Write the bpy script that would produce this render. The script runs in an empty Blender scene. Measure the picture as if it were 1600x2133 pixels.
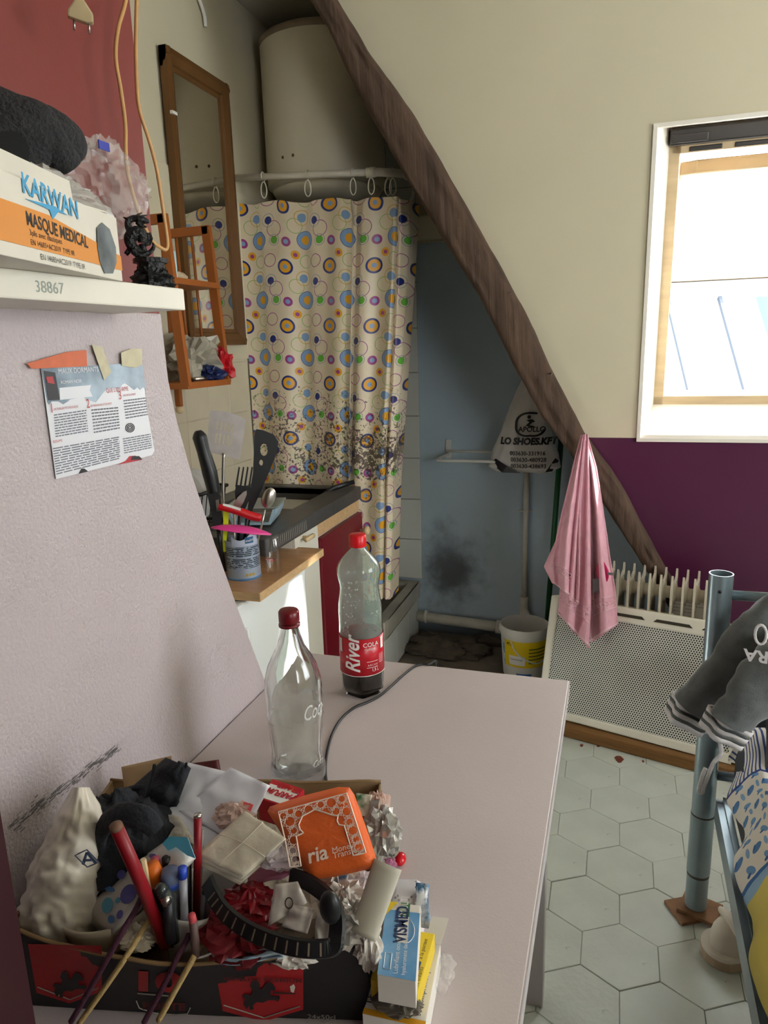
import bpy, bmesh, math, random
from mathutils import Vector, Matrix, noise, Euler
random.seed(7)
S = bpy.context.scene
COL = S.collection
PI = math.pi

# ---------------------------------------------------------------- camera
CAM = Vector((0, 0, 1.43)); FPX = 1505.0; CX, CY = 800.0, 1066.5
def _axes():
    fy = Vector((1290 - CX, 708 - CY, FPX)).normalized()
    dn = Vector((1000 - CX, 7587 - CY, FPX)).normalized()
    dn = (dn - fy * dn.dot(fy)).normalized()
    Z = -dn; Y = fy; X = Y.cross(Z)
    return Matrix((X, Y, Z))
RW = _axes()                                  # camera (x right, y down, z forward) -> room axes
cam = bpy.data.cameras.new('camera'); cam.sensor_fit = 'VERTICAL'; cam.sensor_height = 36
cam.lens = FPX / 2133 * 36; cam.clip_start = .02; cam.clip_end = 200
camo = bpy.data.objects.new('camera', cam); COL.objects.link(camo)
_r = RW @ Vector((1, 0, 0)); _u = -(RW @ Vector((0, 1, 0))); _b = -(RW @ Vector((0, 0, 1)))
camo.matrix_world = Matrix(((_r.x, _u.x, _b.x, CAM.x), (_r.y, _u.y, _b.y, CAM.y), (_r.z, _u.z, _b.z, CAM.z), (0, 0, 0, 1)))
S.camera = camo

# ---------------------------------------------------------------- sky, sun, exposure
w = bpy.data.worlds.new('world'); S.world = w; w.use_nodes = True
bg = w.node_tree.nodes['Background']; bg.inputs[0].default_value = (.93, .97, 1.0, 1); bg.inputs[1].default_value = 9.0
sun = bpy.data.lights.new('sun', 'SUN'); sun.energy = 28.0; sun.angle = .05; sun.color = (1, .96, .9)
suno = bpy.data.objects.new('sun', sun); COL.objects.link(suno); suno.rotation_euler = Vector((1.1, .65, 1.0)).to_track_quat('Z', 'Y').to_euler()
S.view_settings.view_transform = 'Standard'; S.view_settings.look = 'None'
S.view_settings.gamma = 1; S.view_settings.use_curve_mapping = False
S.view_settings.exposure = .35
def portal(name, M, sx, sy):
    l = bpy.data.lights.new(name, 'AREA'); l.shape = 'RECTANGLE'; l.size = sx; l.size_y = sy
    o = bpy.data.objects.new(name, l); COL.objects.link(o); o.matrix_world = M
    l.cycles.is_portal = True

# ---------------------------------------------------------------- helpers
def lin(c):
    if isinstance(c, str):
        c = c.lstrip('#'); c = [int(c[i:i + 2], 16) for i in (0, 2, 4)]
    o = []
    for v in c[:3]:
        v /= 255.0
        o.append(v / 12.92 if v <= .04045 else ((v + .055) / 1.055) ** 2.4)
    return (*o, 1)
MATS = {}
def node(nt, t, **k):
    n = nt.nodes.new(t)
    for a, b in k.items(): setattr(n, a, b)
    return n
def mat(name, col, rough=.6, metal=0, var=0, vs=6, col2=None, bump=0, bs=60, spec=.5, trans=0, ior=1.45, alpha=1, coat=0, sheen=0, stretch=None, emit=None, thr=None):
    if name in MATS: return MATS[name]
    m = bpy.data.materials.new(name); m.use_nodes = True; MATS[name] = m
    nt = m.node_tree; b = nt.nodes['Principled BSDF']
    b.inputs['Base Color'].default_value = lin(col); b.inputs['Roughness'].default_value = rough
    b.inputs['Metallic'].default_value = metal; b.inputs['Specular IOR Level'].default_value = spec
    b.inputs['Transmission Weight'].default_value = trans; b.inputs['IOR'].default_value = ior
    b.inputs['Alpha'].default_value = alpha; b.inputs['Coat Weight'].default_value = coat
    b.inputs['Sheen Weight'].default_value = sheen
    if emit: b.inputs['Emission Color'].default_value = lin(col); b.inputs['Emission Strength'].default_value = emit
    if var or bump or col2:
        tc = node(nt, 'ShaderNodeTexCoord'); mp = node(nt, 'ShaderNodeMapping')
        nt.links.new(tc.outputs['Object'], mp.inputs[0])
        if stretch: mp.inputs['Scale'].default_value = stretch
        if var or col2:
            nz = node(nt, 'ShaderNodeTexNoise'); nz.inputs['Scale'].default_value = vs; nz.inputs['Detail'].default_value = 6
            nt.links.new(mp.outputs[0], nz.inputs['Vector'])
            rp = node(nt, 'ShaderNodeValToRGB'); t = thr or (.32, .68)
            rp.color_ramp.elements[0].position = t[0]; rp.color_ramp.elements[1].position = t[1]
            c = lin(col); d = lin(col2) if col2 else tuple(x * (1 - var) for x in c[:3]) + (1,)
            rp.color_ramp.elements[0].color = d; rp.color_ramp.elements[1].color = c
            nt.links.new(nz.outputs['Fac'], rp.inputs[0]); nt.links.new(rp.outputs[0], b.inputs['Base Color'])
        if bump:
            n2 = node(nt, 'ShaderNodeTexNoise'); n2.inputs['Scale'].default_value = bs; n2.inputs['Detail'].default_value = 3
            nt.links.new(mp.outputs[0], n2.inputs['Vector'])
            bp = node(nt, 'ShaderNodeBump'); bp.inputs['Strength'].default_value = bump; bp.inputs['Distance'].default_value = .01
            nt.links.new(n2.outputs['Fac'], bp.inputs['Height']); nt.links.new(bp.outputs[0], b.inputs['Normal'])
    return m
def mixin(m, col, fac_socket):
    """lay a colour over a material's base colour where fac is 1"""
    nt = m.node_tree; b = nt.nodes['Principled BSDF']; i = b.inputs['Base Color']
    mx = node(nt, 'ShaderNodeMix', data_type='RGBA')
    if i.links: nt.links.new(i.links[0].from_socket, mx.inputs['A'])
    else: mx.inputs['A'].default_value = i.default_value
    mx.inputs['B'].default_value = lin(col)
    nt.links.new(fac_socket, mx.inputs['Factor']); nt.links.new(mx.outputs['Result'], i)
def mth(nt, op, a, b=None, clamp=False):
    n = node(nt, 'ShaderNodeMath', operation=op, use_clamp=clamp)
    for i, v in enumerate((a, b)):
        if v is None: continue
        if isinstance(v, (int, float)): n.inputs[i].default_value = v
        else: nt.links.new(v, n.inputs[i])
    return n.outputs[0]
def coord(nt, which='Object'):
    tc = node(nt, 'ShaderNodeTexCoord'); sp = node(nt, 'ShaderNodeSeparateXYZ')
    nt.links.new(tc.outputs[which], sp.inputs[0])
    return tc.outputs[which], sp.outputs[0], sp.outputs[1], sp.outputs[2]
def noisef(nt, vec, scale, detail=5, rough=.6):
    n = node(nt, 'ShaderNodeTexNoise'); n.inputs['Scale'].default_value = scale
    n.inputs['Detail'].default_value = detail; n.inputs['Roughness'].default_value = rough
    nt.links.new(vec, n.inputs['Vector']); return n.outputs['Fac']
def sstep(nt, v, a, b):
    n = node(nt, 'ShaderNodeMapRange', interpolation_type='SMOOTHSTEP')
    nt.links.new(v, n.inputs[0]); n.inputs[1].default_value = a; n.inputs[2].default_value = b
    return n.outputs[0]

class G:
    """collects shapes for one mesh"""
    def __init__(s): s.v = []; s.f = []; s.uv = {}; s.mi = []
    def _face(s, f, m=0): s.f.append(f); s.mi.append(m)
    def poly(s, pts, m=0):
        n = len(s.v); s.v += [Vector(p) for p in pts]; s._face(list(range(n, n + len(pts))), m); return s
    def box(s, x0, x1, y0, y1, z0, z1, M=None, m=0):
        n = len(s.v)
        c = [Vector((x, y, z)) for z in (z0, z1) for (x, y) in ((x0, y0), (x1, y0), (x1, y1), (x0, y1))]
        s.v += [M @ p for p in c] if M else c
        for f in ((3, 2, 1, 0), (4, 5, 6, 7), (0, 1, 5, 4), (1, 2, 6, 5), (2, 3, 7, 6), (3, 0, 4, 7)): s._face([n + i for i in f], m)
        return s
    def prism(s, pts, a, b, ax='z', M=None, m=0):
        """2-D outline pushed from a to b along an axis; pts are the other two axes in xyz order"""
        def mk(p, h):
            q = {'z': (p[0], p[1], h), 'y': (p[0], h, p[1]), 'x': (h, p[0], p[1])}[ax]
            q = Vector(q); return M @ q if M else q
        n = len(s.v); k = len(pts)
        s.v += [mk(p, a) for p in pts] + [mk(p, b) for p in pts]
        s._face([n + i for i in range(k)][::-1], m); s._face([n + k + i for i in range(k)], m)
        for i in range(k): s._face([n + i, n + (i + 1) % k, n + k + (i + 1) % k, n + k + i], m)
        return s
    def tube(s, pts, r, n=10, closed=False, cap=True, sy=1.0, m=0, up=None):
        P = [Vector(p) for p in pts]; k = len(P); R = r if isinstance(r, (list, tuple)) else [r] * k
        base = len(s.v); ref = None
        for i, p in enumerate(P):
            a = P[i - 1] if (i or closed) else p; b = P[(i + 1) % k] if (i < k - 1 or closed) else p
            t = (b - a)
            t = t.normalized() if t.length > 1e-9 else Vector((0, 0, 1))
            if ref is None:
                ref = Vector(up) if up else (Vector((0, 0, 1)) if abs(t.z) < .9 else Vector((1, 0, 0)))
            u = (ref - t * ref.dot(t)).normalized(); ref = u; w_ = t.cross(u)
            for j in range(n):
                an = 2 * PI * j / n
                s.v.append(p + u * (math.cos(an) * R[i]) + w_ * (math.sin(an) * R[i] * sy))
        rng = k if closed else k - 1
        for i in range(rng):
            i2 = (i + 1) % k
            for j in range(n):
                j2 = (j + 1) % n
                s._face([base + i * n + j, base + i * n + j2, base + i2 * n + j2, base + i2 * n + j], m)
        if cap and not closed:
            s._face([base + j for j in range(n)][::-1], m); s._face([base + (k - 1) * n + j for j in range(n)], m)
        return s
    def lathe(s, prof, n=32, c=(0, 0, 0), cap=True, M=None, m=0, fr=None):
        base = len(s.v); c = Vector(c)
        for (r, z) in prof:
            for j in range(n):
                a = 2 * PI * j / n; rr = fr(r, z, a) if fr else r
                p = Vector((rr * math.cos(a), rr * math.sin(a), z)) + c
                s.v.append(M @ p if M else p)
        for i in range(len(prof) - 1):
            for j in range(n):
                j2 = (j + 1) % n
                s._face([base + i * n + j, base + i * n + j2, base + (i + 1) * n + j2, base + (i + 1) * n + j], m)
        if cap:
            if prof[0][0] > 1e-6: s._face([base + j for j in range(n)][::-1], m)
            if prof[-1][0] > 1e-6: s._face([base + (len(prof) - 1) * n + j for j in range(n)], m)
        return s
    def grid(s, nu, nv, fn, m=0, wrap=False):
        base = len(s.v)
        for i in range(nu + 1):
            for j in range(nv + 1):
                u, v = i / nu, j / nv
                s.uv[len(s.v)] = (u, v); s.v.append(Vector(fn(u, v)))
        for i in range(nu):
            for j in range(nv):
                a = base + i * (nv + 1) + j
                s._face([a, a + nv + 1, a + nv + 2, a + 1], m)
        return s
    def ball(s, c, r, n=10, sc=(1, 1, 1), M=None, m=0, disp=None):
        prof = []; base = len(s.v); c = Vector(c)
        for i in range(n + 1):
            th = PI * i / n
            for j in range(2 * n):
                ph = PI * j / n
                d = Vector((math.sin(th) * math.cos(ph), math.sin(th) * math.sin(ph), -math.cos(th)))
                rr = r * (1 + (disp(d) if disp else 0))
                p = Vector((d.x * rr * sc[0], d.y * rr * sc[1], d.z * rr * sc[2]))
                s.v.append((M @ p if M else p) + c)
        k = 2 * n
        for i in range(n):
            for j in range(k):
                s._face([base + i * k + j, base + i * k + (j + 1) % k, base + (i + 1) * k + (j + 1) % k, base + (i + 1) * k + j], m)
        return s
    def build(s, name, material, parent=None, smooth=False, bevel=0, seg=2, solid=0, weld=False, warp=None, auto=None, org=None):
        if org is not None:
            og = Vector(org); s.v = [p - og for p in s.v]
        me = bpy.data.meshes.new(name)
        vs = [warp(p) for p in s.v] if warp else s.v
        me.from_pydata([tuple(p) for p in vs], [], s.f)
        for mm in (material if isinstance(material, (list, tuple)) else [material]): me.materials.append(mm)
        if s.uv:
            uvl = me.uv_layers.new(name='UVMap')
            for l in me.loops: uvl.data[l.index].uv = s.uv.get(l.vertex_index, (0, 0))
        if any(s.mi): me.polygons.foreach_set('material_index', s.mi)
        bm = bmesh.new(); bm.from_mesh(me)
        bmesh.ops.remove_doubles(bm, verts=bm.verts, dist=1e-6)
        if bevel:
            es = [e for e in bm.edges if len(e.link_faces) == 2 and e.calc_face_angle(0) > .5]
            bmesh.ops.bevel(bm, geom=es, offset=bevel, segments=seg, affect='EDGES', profile=.6, clamp_overlap=True)
        if solid:
            bmesh.ops.recalc_face_normals(bm, faces=bm.faces)
            bmesh.ops.solidify(bm, geom=bm.faces[:], thickness=solid)
        bmesh.ops.recalc_face_normals(bm, faces=bm.faces)
        bm.to_mesh(me); bm.free()
        if smooth:
            me.polygons.foreach_set('use_smooth', [True] * len(me.polygons))
            if auto is not None:
                try: me.set_sharp_from_angle(angle=auto)
                except Exception: pass
        o = bpy.data.objects.new(name, me); COL.objects.link(o)
        if parent: o.parent = parent
        elif org is not None: o.location = og
        return o
def tag(o, label, cat, group=None):
    o['label'] = label; o['category'] = cat
    if group: o['group'] = group
    return o
def struct(o, label=None):
    o['kind'] = 'structure'
    if label: o['label'] = label
    return o
def thing(name, label, cat, loc=(0, 0, 0), rot=(0, 0, 0), group=None, M=None):
    o = bpy.data.objects.new(name, None); COL.objects.link(o); o.empty_display_size = .05
    if M is not None: o.matrix_world = M
    else: o.location = loc; o.rotation_euler = rot
    return tag(o, label, cat, group)
def frame(o, r, u):
    """4x4 with origin o, x axis r, y axis u"""
    r = Vector(r).normalized(); u = Vector(u); u = (u - r * u.dot(r)).normalized(); n = r.cross(u)
    return Matrix(((r.x, u.x, n.x, o[0]), (r.y, u.y, n.y, o[1]), (r.z, u.z, n.z, o[2]), (0, 0, 0, 1)))
def text(s, size, material, parent, M, name='lettering', align='LEFT', ext=0, shear=0, sx=1, sp=1, warp=None, bold=0):
    cu = bpy.data.curves.new('t', 'FONT'); cu.body = s; cu.size = size; cu.align_x = align; cu.extrude = ext
    cu.shear = shear; cu.resolution_u = 3; cu.space_character = sp; cu.offset = bold
    to = bpy.data.objects.new('t', cu); me = bpy.data.meshes.new_from_object(to)
    bpy.data.objects.remove(to); bpy.data.curves.remove(cu); me.name = name
    me.materials.clear(); me.materials.append(material)
    X = Matrix.Diagonal((sx, 1, 1, 1))
    if warp:                                   # cut long strokes so they can follow a curved surface
        bm = bmesh.new(); bm.from_mesh(me)
        for _ in range(2):
            lg = [e for e in bm.edges if e.calc_length() > size * .16]
            if lg: bmesh.ops.subdivide_edges(bm, edges=lg, cuts=2); bmesh.ops.triangulate(bm, faces=bm.faces[:])
        bm.to_mesh(me); bm.free()
    for v in me.vertices:
        p = X @ v.co
        v.co = warp(p) if warp else M @ p
    o = bpy.data.objects.new(name, me); COL.objects.link(o)
    if parent: o.parent = parent
    return o
def ray(px, py): return RW @ Vector(((px - CX) / FPX, (py - CY) / FPX, 1))
def at(px, py, x=None, y=None, z=None):
    """room point where a sight line meets a plane of the room"""
    d = ray(px, py)
    t = (x - CAM.x) / d.x if x is not None else (y - CAM.y) / d.y if y is not None else (z - CAM.z) / d.z
    return CAM + d * t
def fbm(p, sc=1, o=3):
    v = 0; a = .5; p = Vector(p) * sc
    for _ in range(o): v += a * noise.noise(p); p = p * 2.03 + Vector((3.1, 1.7, 5.2)); a *= .5
    return v
def interp(tab, x):
    if x <= tab[0][0]: return tab[0][1]
    for (a, b), (c, d) in zip(tab, tab[1:]):
        if x <= c: return b + (d - b) * (x - a) / (c - a)
    return tab[-1][1]
def smoothpath(pts, k=6):
    """Catmull-Rom through the points"""
    P = [Vector(p) for p in pts]; out = []
    for i in range(len(P) - 1):
        p0 = P[max(i - 1, 0)]; p1 = P[i]; p2 = P[i + 1]; p3 = P[min(i + 2, len(P) - 1)]
        for j in range(k):
            t = j / k
            out.append(.5 * ((2 * p1) + (p2 - p0) * t + (2 * p0 - 5 * p1 + 4 * p2 - p3) * t * t + (3 * p1 - p0 - 3 * p2 + p3) * t ** 3))
    return out + [P[-1]]

class VP:
    """upright plane through a room point, square to the sight line: gives real points at that distance"""
    def __init__(s, P0, n=None):
        s.o = Vector(P0); d = s.o - CAM
        s.n = (Vector(n) if n is not None else Vector((d.x, d.y, 0))).normalized()
    def p(s, px, py, off=0):
        d = ray(px, py); t = ((s.o - CAM).dot(s.n) + off) / d.dot(s.n); return CAM + d * t
    def slab(s, pts, th, off=0, g=None):
        g = g or G(); a = [s.p(x, y, off) for x, y in pts]; k = len(a); n = len(g.v)
        g.v += a + [q + s.n * th for q in a]
        g._face([n + i for i in range(k)]); g._face([n + k + i for i in range(k)][::-1])
        for i in range(k): g._face([n + i, n + k + i, n + k + (i + 1) % k, n + (i + 1) % k])
        return g
    def tube(s, pts, r, n=10, off=0, g=None, sy=1.0, k=0):
        q = [s.p(a[0], a[1], off + (a[2] if len(a) > 2 else 0)) for a in pts]
        if k: q = smoothpath(q, k)
        R = r
        if isinstance(r, (list, tuple)) and k:
            m = len(pts); R = [interp([(i / (m - 1), r[i]) for i in range(m)], j / (len(q) - 1)) for j in range(len(q))]
        return (g or G()).tube(q, R, n, sy=sy, up=(0, 0, 1))
def ellipse(cx, cy, rx, ry, n=20, a0=0, a1=2 * PI):
    return [(cx + rx * math.cos(a0 + (a1 - a0) * i / n), cy + ry * math.sin(a0 + (a1 - a0) * i / n)) for i in range(n)]
def crumple(c, sc, seed, amp=.35, fs=2.2, n=16, rid=True, M=None, flat=None):
    """a crushed bag or wad of paper"""
    def d(v):
        q = Vector(v) * fs + Vector((seed * 3.7, seed * 1.3, seed * 7.1))
        a = noise.noise(q); b = abs(noise.noise(q * 2.1)); e = abs(noise.noise(q * 4.3))
        return amp * (a * .9 + (.55 - 1.6 * b if rid else b) + (.25 - .8 * e))
    g = G().ball(c, 1, n, sc, M=M, disp=d)
    if flat is not None:
        for p in g.v:
            if p.z < flat: p.z = flat + (p.z - flat) * .05
    return g

# ================================================================ the room
ZC = 2.75; XL = -1.46; XR = 2.7; YB = 3.38; YR = -1.3; XP = -.674
TILT = math.atan(.2); SLOPE = Matrix.Translation((0, 2.70, 1.09)) @ Matrix.Rotation(TILT, 4, 'X')   # leaning outer wall: x along it, z up it, -y into the room

m_white = mat('plaster_white', '#d2c9ae', .75, var=.06, vs=2.5, bump=.12, bs=14)
m_ceil = mat('ceiling_paint', '#cfcabc', .8, var=.05, vs=2)
m_red = mat('oxblood_paint', '#7d322d', .55, var=.08, vs=3, bump=.06, bs=40)
m_dred = mat('dark_red_paint', '#330b12', .5, var=.1, vs=4)
m_pink = mat('pale_pink_stipple', '#beb2b4', .36, var=.05, vs=5, bump=.28, bs=200)
m_purple = mat('purple_paint', '#541f40', .4, var=.15, vs=1.5, bump=.05, bs=10)
m_blue = mat('blue_grey_paint', '#b5c5ce', .6, var=.07, vs=3, bump=.08, bs=18)
nt = m_blue.node_tree; vec, x_, y_, z_ = coord(nt)
# soot and mould patch low on the wall beside the shower
dx = mth(nt, 'DIVIDE', mth(nt, 'ADD', x_, .76), .2); dz = mth(nt, 'DIVIDE', mth(nt, 'SUBTRACT', z_, .33), .24)
rr = mth(nt, 'SQRT', mth(nt, 'ADD', mth(nt, 'MULTIPLY', dx, dx), mth(nt, 'MULTIPLY', dz, dz)))
sp = mth(nt, 'ADD', rr, mth(nt, 'MULTIPLY', mth(nt, 'SUBTRACT', noisef(nt, vec, 9), .5), 1.5))
mixin(m_blue, '#3c3a38', mth(nt, 'MULTIPLY', sstep(nt, sp, 1.25, .15), .85))
mixin(m_blue, '#3a3530', mth(nt, 'MULTIPLY', sstep(nt, z_, .12, .0), .8))  # wall colour gets darker towards the floor
m_floor = mat('grey_green_floor_paint', '#c3c9bf', .42, var=.12, vs=7, bump=.15, bs=60)
nt = m_floor.node_tree; vec, x_, y_, z_ = coord(nt)
mixin(m_floor, '#8f8a80', sstep(nt, noisef(nt, vec, 26, 8, .7), .62, .74))
m_sub = mat('floor_grout', '#bcc0b5', .8, var=.2, vs=20)
m_dirt = mat('dirty_concrete', '#82786a', .85, var=.4, vs=8, bump=.3, bs=40)

# floor slab, with the painted hexagon tiles as pieces
g = G().box(XL - .2, XR + .2, YR - .2, YB + .2, -.2, -.006)
floor = struct(g.build('floor', m_sub), 'grey-green painted hexagonal tile floor')
AF = .176; RH = AF / math.sqrt(3)
hexm = None
for i in range(-4, 9):
    for j in range(-2, 16):
        cx_ = .06 + AF * (i + .5 * (j % 2)); cy_ = .62 + RH * 1.5 * j
        if not (-.42 < cx_ < 1.4 and .5 < cy_ < 2.74): continue
        if hexm is None:
            g = G(); n = 6
            o1 = [(math.cos(PI / 6 + k * PI / 3) * (RH - .0005), math.sin(PI / 6 + k * PI / 3) * (RH - .0005)) for k in range(6)]
            o2 = [(a * .985, b * .985) for a, b in o1]
            g.v = [Vector((a, b, -.02)) for a, b in o1] + [Vector((a, b, -.0015)) for a, b in o1] + [Vector((a, b, 0)) for a, b in o2]
            for k in range(6):
                k2 = (k + 1) % 6; g._face([k, k2, 6 + k2, 6 + k]); g._face([6 + k, 6 + k2, 12 + k2, 12 + k])
            g._face([12 + k for k in range(6)])
            ho = g.build('hexagon_tile', m_floor, floor); hexm = ho
        else:
            ho = hexm.copy(); COL.objects.link(ho)
        ho.location = (cx_, cy_, random.uniform(-.0016, .0004)); ho.rotation_euler = (random.uniform(-.004, .004), random.uniform(-.004, .004), 0)
# rest of the floor, level with the tiles, and the dirty patch in the alcove
f2 = G().box(-1.46, -.33, YR, 2.74, -.006, -.004).box(-.33, XR, YR, .5, -.006, -.004).box(1.33, XR, .5, 3, -.006, -.004).build('floor_paint', m_floor, floor)
f3 = G().box(-1.46, .5, 2.74, YB, -.006, -.002).build('bare_screed', m_dirt, floor)

struct(G().box(XL - .2, .06, YR - .2, YB + .2, ZC, ZC + .2).box(.06, XR + .2, YR - .2, 2.50, ZC, ZC + .2).build('ceiling', m_ceil), 'dull off-white ceiling')
# left wall with kitchen splashback tiles
wl = struct(G().box(XL - .2, XL, YR - .2, YB + .2, -.1, ZC).build('wall_left', m_white), 'off-white wall behind the kitchenette')
m_ktile = mat('beige_wall_tile', '#cfc4ac', .3, var=.06, vs=6)
kt = None
for i in range(7):
    for k in range(4):
        if kt is None: kt = G().box(-.004, .006, -.0755, .0755, -.099, .099).build('splashback_tile', m_ktile, wl, bevel=.0015, seg=1); o = kt
        else: o = kt.copy(); COL.objects.link(o)
        o.location = (XL, 1.71 + .1535 * i, 1.29 - .2015 * k + (.0 if k else .0))
# boarding above: two big panels with a visible step
G().box(XL, XL + .012, 1.0, 2.20, 1.40, 1.98).build('wall_panel', m_white, wl, bevel=.002)
G().box(XL, XL + .009, 2.20, YB, 1.40, 2.04).build('wall_panel', m_white, wl, bevel=.002)

# back wall of the alcove (blue) with its shower tiling
wb = struct(G().box(XL - .2, .05, YB, YB + .2, -.1, ZC).box(.05, .45, YB, YB + .2, -.1, 1.0).build('wall_back', m_blue), 'blue-grey back wall of the alcove with a sooty patch')
G().box(-.895, .02, YB - .02, YB, 1.885, ZC).build('upper_plaster', m_white, wb)
G().box(-.895, -.05, YB - .09, YB - .02, 1.895, 1.99).build('plaster_ledge', m_white, wb, bevel=.006)
m_stile = mat('white_wall_tile', '#d4d5cb', .22, var=.05, vs=5)
m_gr = mat('tile_adhesive', '#9d9a8e', .9, var=.25, vs=20)
G().box(XL, -.903, YB - .012, YB, .285, 2.3).build('tile_backing', m_gr, wb)
st = None
for k in range(10):
    for c, (x0, x1) in enumerate(((-1.032, -.9), (-1.234, -1.036), (-1.436, -1.238))):
        o = G().box(x0, x1, YB - .022, YB - .011, .287 + .2045 * k, .287 + .2045 * k + .2005).build('wall_tile', m_stile, wb, bevel=.002, seg=1)
# alcove cheek hidden behind the leaning wall
wc = struct(G().prism([(2.82, 1.0), (2.47, ZC), (YB, ZC), (YB, 1.0)], .0, .05, 'x').prism([(3.02, -.1), (2.80, 1.0), (YB, 1.0), (YB, -.1)], .40, .45, 'x').box(.0, .45, 2.82, YB, .96, 1.0).build('wall_alcove', m_blue), 'blue cheek of the alcove behind the beam')

# partition beside the table: red above, pale pink stipple below with a flaring end
edge = [(1.49, .991), (1.39, .994), (1.33, 1.006), (1.27, 1.024), (1.222, 1.04), (1.10, 1.088), (.95, 1.152), (.75, 1.243), (0, 1.5)]
wp = struct(G().box(XP - .12, XP, YR, .991, 1.47, ZC).build('wall_partition', m_red), 'dull red painted partition wall above the shelf')
G().prism([(.30, -.02), (.30, 1.4875)] + [(y, z) for z, y in edge], XP - .1, XP + .004, 'x').build('stippled_panel', m_pink, wp, bevel=.004)
m_smear = mat('black_rub_mark', '#6b6666', .95, var=.3, vs=60)
# rubbed black mark along the panel
rnd = random.Random(3); g = G()
a = at(22, 1725, x=XP + .0046); b = at(250, 1558, x=XP + .0046)
for k in range(190):
    t = rnd.random(); p = a.lerp(b, t); hh = (.0035 + .004 * (1 - t)) * rnd.gauss(0, .8) + .002; L = rnd.uniform(.002, .007); h = rnd.uniform(.0003, .0011)
    g.poly([(p.x + rnd.random() * .0003, p.y - L, p.z + hh - h), (p.x, p.y + L, p.z + hh + .3 * h), (p.x, p.y + L, p.z + hh + 1.3 * h), (p.x, p.y - L, p.z + hh + h)])
so = g.build('rub_mark', m_smear, wp); so['kind'] = 'stuff'
struct(G().box(-1.3, -.468, YR, .40, -.05, ZC).build('wall_near', m_dred), 'dark red wall corner at the near left')
struct(G().box(XL - .2, 1.4, YR - .2, YR, -.1, ZC).box(2.65, XR + .2, YR - .2, YR, -.1, ZC).box(1.4, 2.65, YR - .2, YR, -.1, 1.0).box(1.4, 2.65, YR - .2, YR, 2.15, ZC).build('wall_rear', m_white), 'off-white rear wall')  # unseen window opening added here to brighten the alcove from behind
struct(G().box(-.468, .95, -.62, -.5, -.05, ZC).build('wall_light_block', m_dred), 'added dark red wall behind the viewpoint, blocking rear light')  # unseen wall added to keep rear light off the near left
portal('portal_added_rear', frame((2.02, YR - .1, 1.57), (1, 0, 0), (0, 0, 1)) @ Matrix.Rotation(PI, 4, 'Y'), 1.25, 1.15)
# right wall; its unseen window opening is added to light the room
struct(G().box(XR, XR + .2, YR - .2, .3, -.1, ZC).box(XR, XR + .2, 1.7, 3.2, -.1, ZC).box(XR, XR + .2, .3, 1.7, -.1, .95).box(XR, XR + .2, .3, 1.7, 2.15, ZC).build('wall_right', m_white), 'off-white right wall')
portal('portal_added_right', frame((XR + .1, 1.0, 1.55), (0, 1, 0), (0, 0, 1)) @ Matrix.Rotation(PI, 4, 'Y'), 1.4, 1.2)

# leaning outer wall: white above, purple below; beam line cut on its left
WX0, WX1, WS1 = .072, .86, .983
beamC = [(-1.05, 1.72), (-.928, 1.441), (-.857, 1.32), (-.725, 1.08), (-.60, .865), (-.494, .675), (-.384, .48), (-.278, .25), (-.178, .05), (-.12, 0)]
g = G()
g.prism([(x, s) for x, s in beamC] + [(WX0, 0), (WX0, 1.72)], 0, .2, 'y', M=SLOPE)
g.prism([(WX0, WS1), (WX1, WS1), (WX1, 1.72), (WX0, 1.72)], 0, .2, 'y', M=SLOPE)
g.prism([(WX1, -.0), (XR + .1, -.0), (XR + .1, 1.72), (WX1, 1.72)], 0, .2, 'y', M=SLOPE)
struct(g.build('wall_front', m_white), 'leaning white plaster wall around the roof window')
g = G().prism([(-.10, -.001), (.03, -.21), (.25, -.62), (.5, -1.16), (XR + .1, -1.16), (XR + .1, -.001)], .004, .2, 'y', M=SLOPE)
struct(g.build('wall_lower', m_purple), 'deep purple painted wall below the roof window')

# ---------------------------------------------------------------- roof window
m_lining = mat('white_gloss_lining', '#ece6da', .35, var=.04, vs=4)
m_pine = mat('varnished_pine', '#d8bf98', .4, var=.2, vs=5, stretch=(1, 1, 8))
m_alu = mat('dark_grey_metal', '#4b4744', .4, metal=.6, var=.2, vs=8)
m_glass = bpy.data.materials.new('window_glass'); m_glass.use_nodes = True
nt = m_glass.node_tree; _t = node(nt, 'ShaderNodeBsdfTransparent'); _g = node(nt, 'ShaderNodeBsdfGlossy'); _m = node(nt, 'ShaderNodeMixShader'); _m.inputs[0].default_value = .06
_g.inputs['Roughness'].default_value = .02; nt.links.new(_t.outputs[0], _m.inputs[1]); nt.links.new(_g.outputs[0], _m.inputs[2]); nt.links.new(_m.outputs[0], nt.nodes['Material Output'].inputs[0])
win = thing('window_1', 'open roof window with pine frame in the leaning white wall', 'window', M=SLOPE)
del win['category']; win['kind'] = 'structure'
# splayed lining
g = G().prism([(WX0, 0), (WX0, -.008), (WX0 + .012, -.008), (WX0 + .058, .14), (WX0 + .043, .14)], 0, WS1, 'z')
g.build('lining_left', m_lining, win)
G().prism([(WX1, 0), (WX1 - .043, .14), (WX1 + .01, .14), (WX1 + .01, 0)], 0, WS1, 'z').build('lining_right', m_lining, win)
G().prism([(-.006, .0), (-.006, -.012), (.14, .075), (.14, .09), (0, .012)], WX0, WX1, 'x').build('lining_sill', m_lining, win)
G().prism([(-.006, WS1 + .004), (-.006, WS1 - .008), (.14, WS1 - .008), (.14, WS1 - .001)], WX0, WX1, 'x').build('lining_head', m_lining, win)
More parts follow.
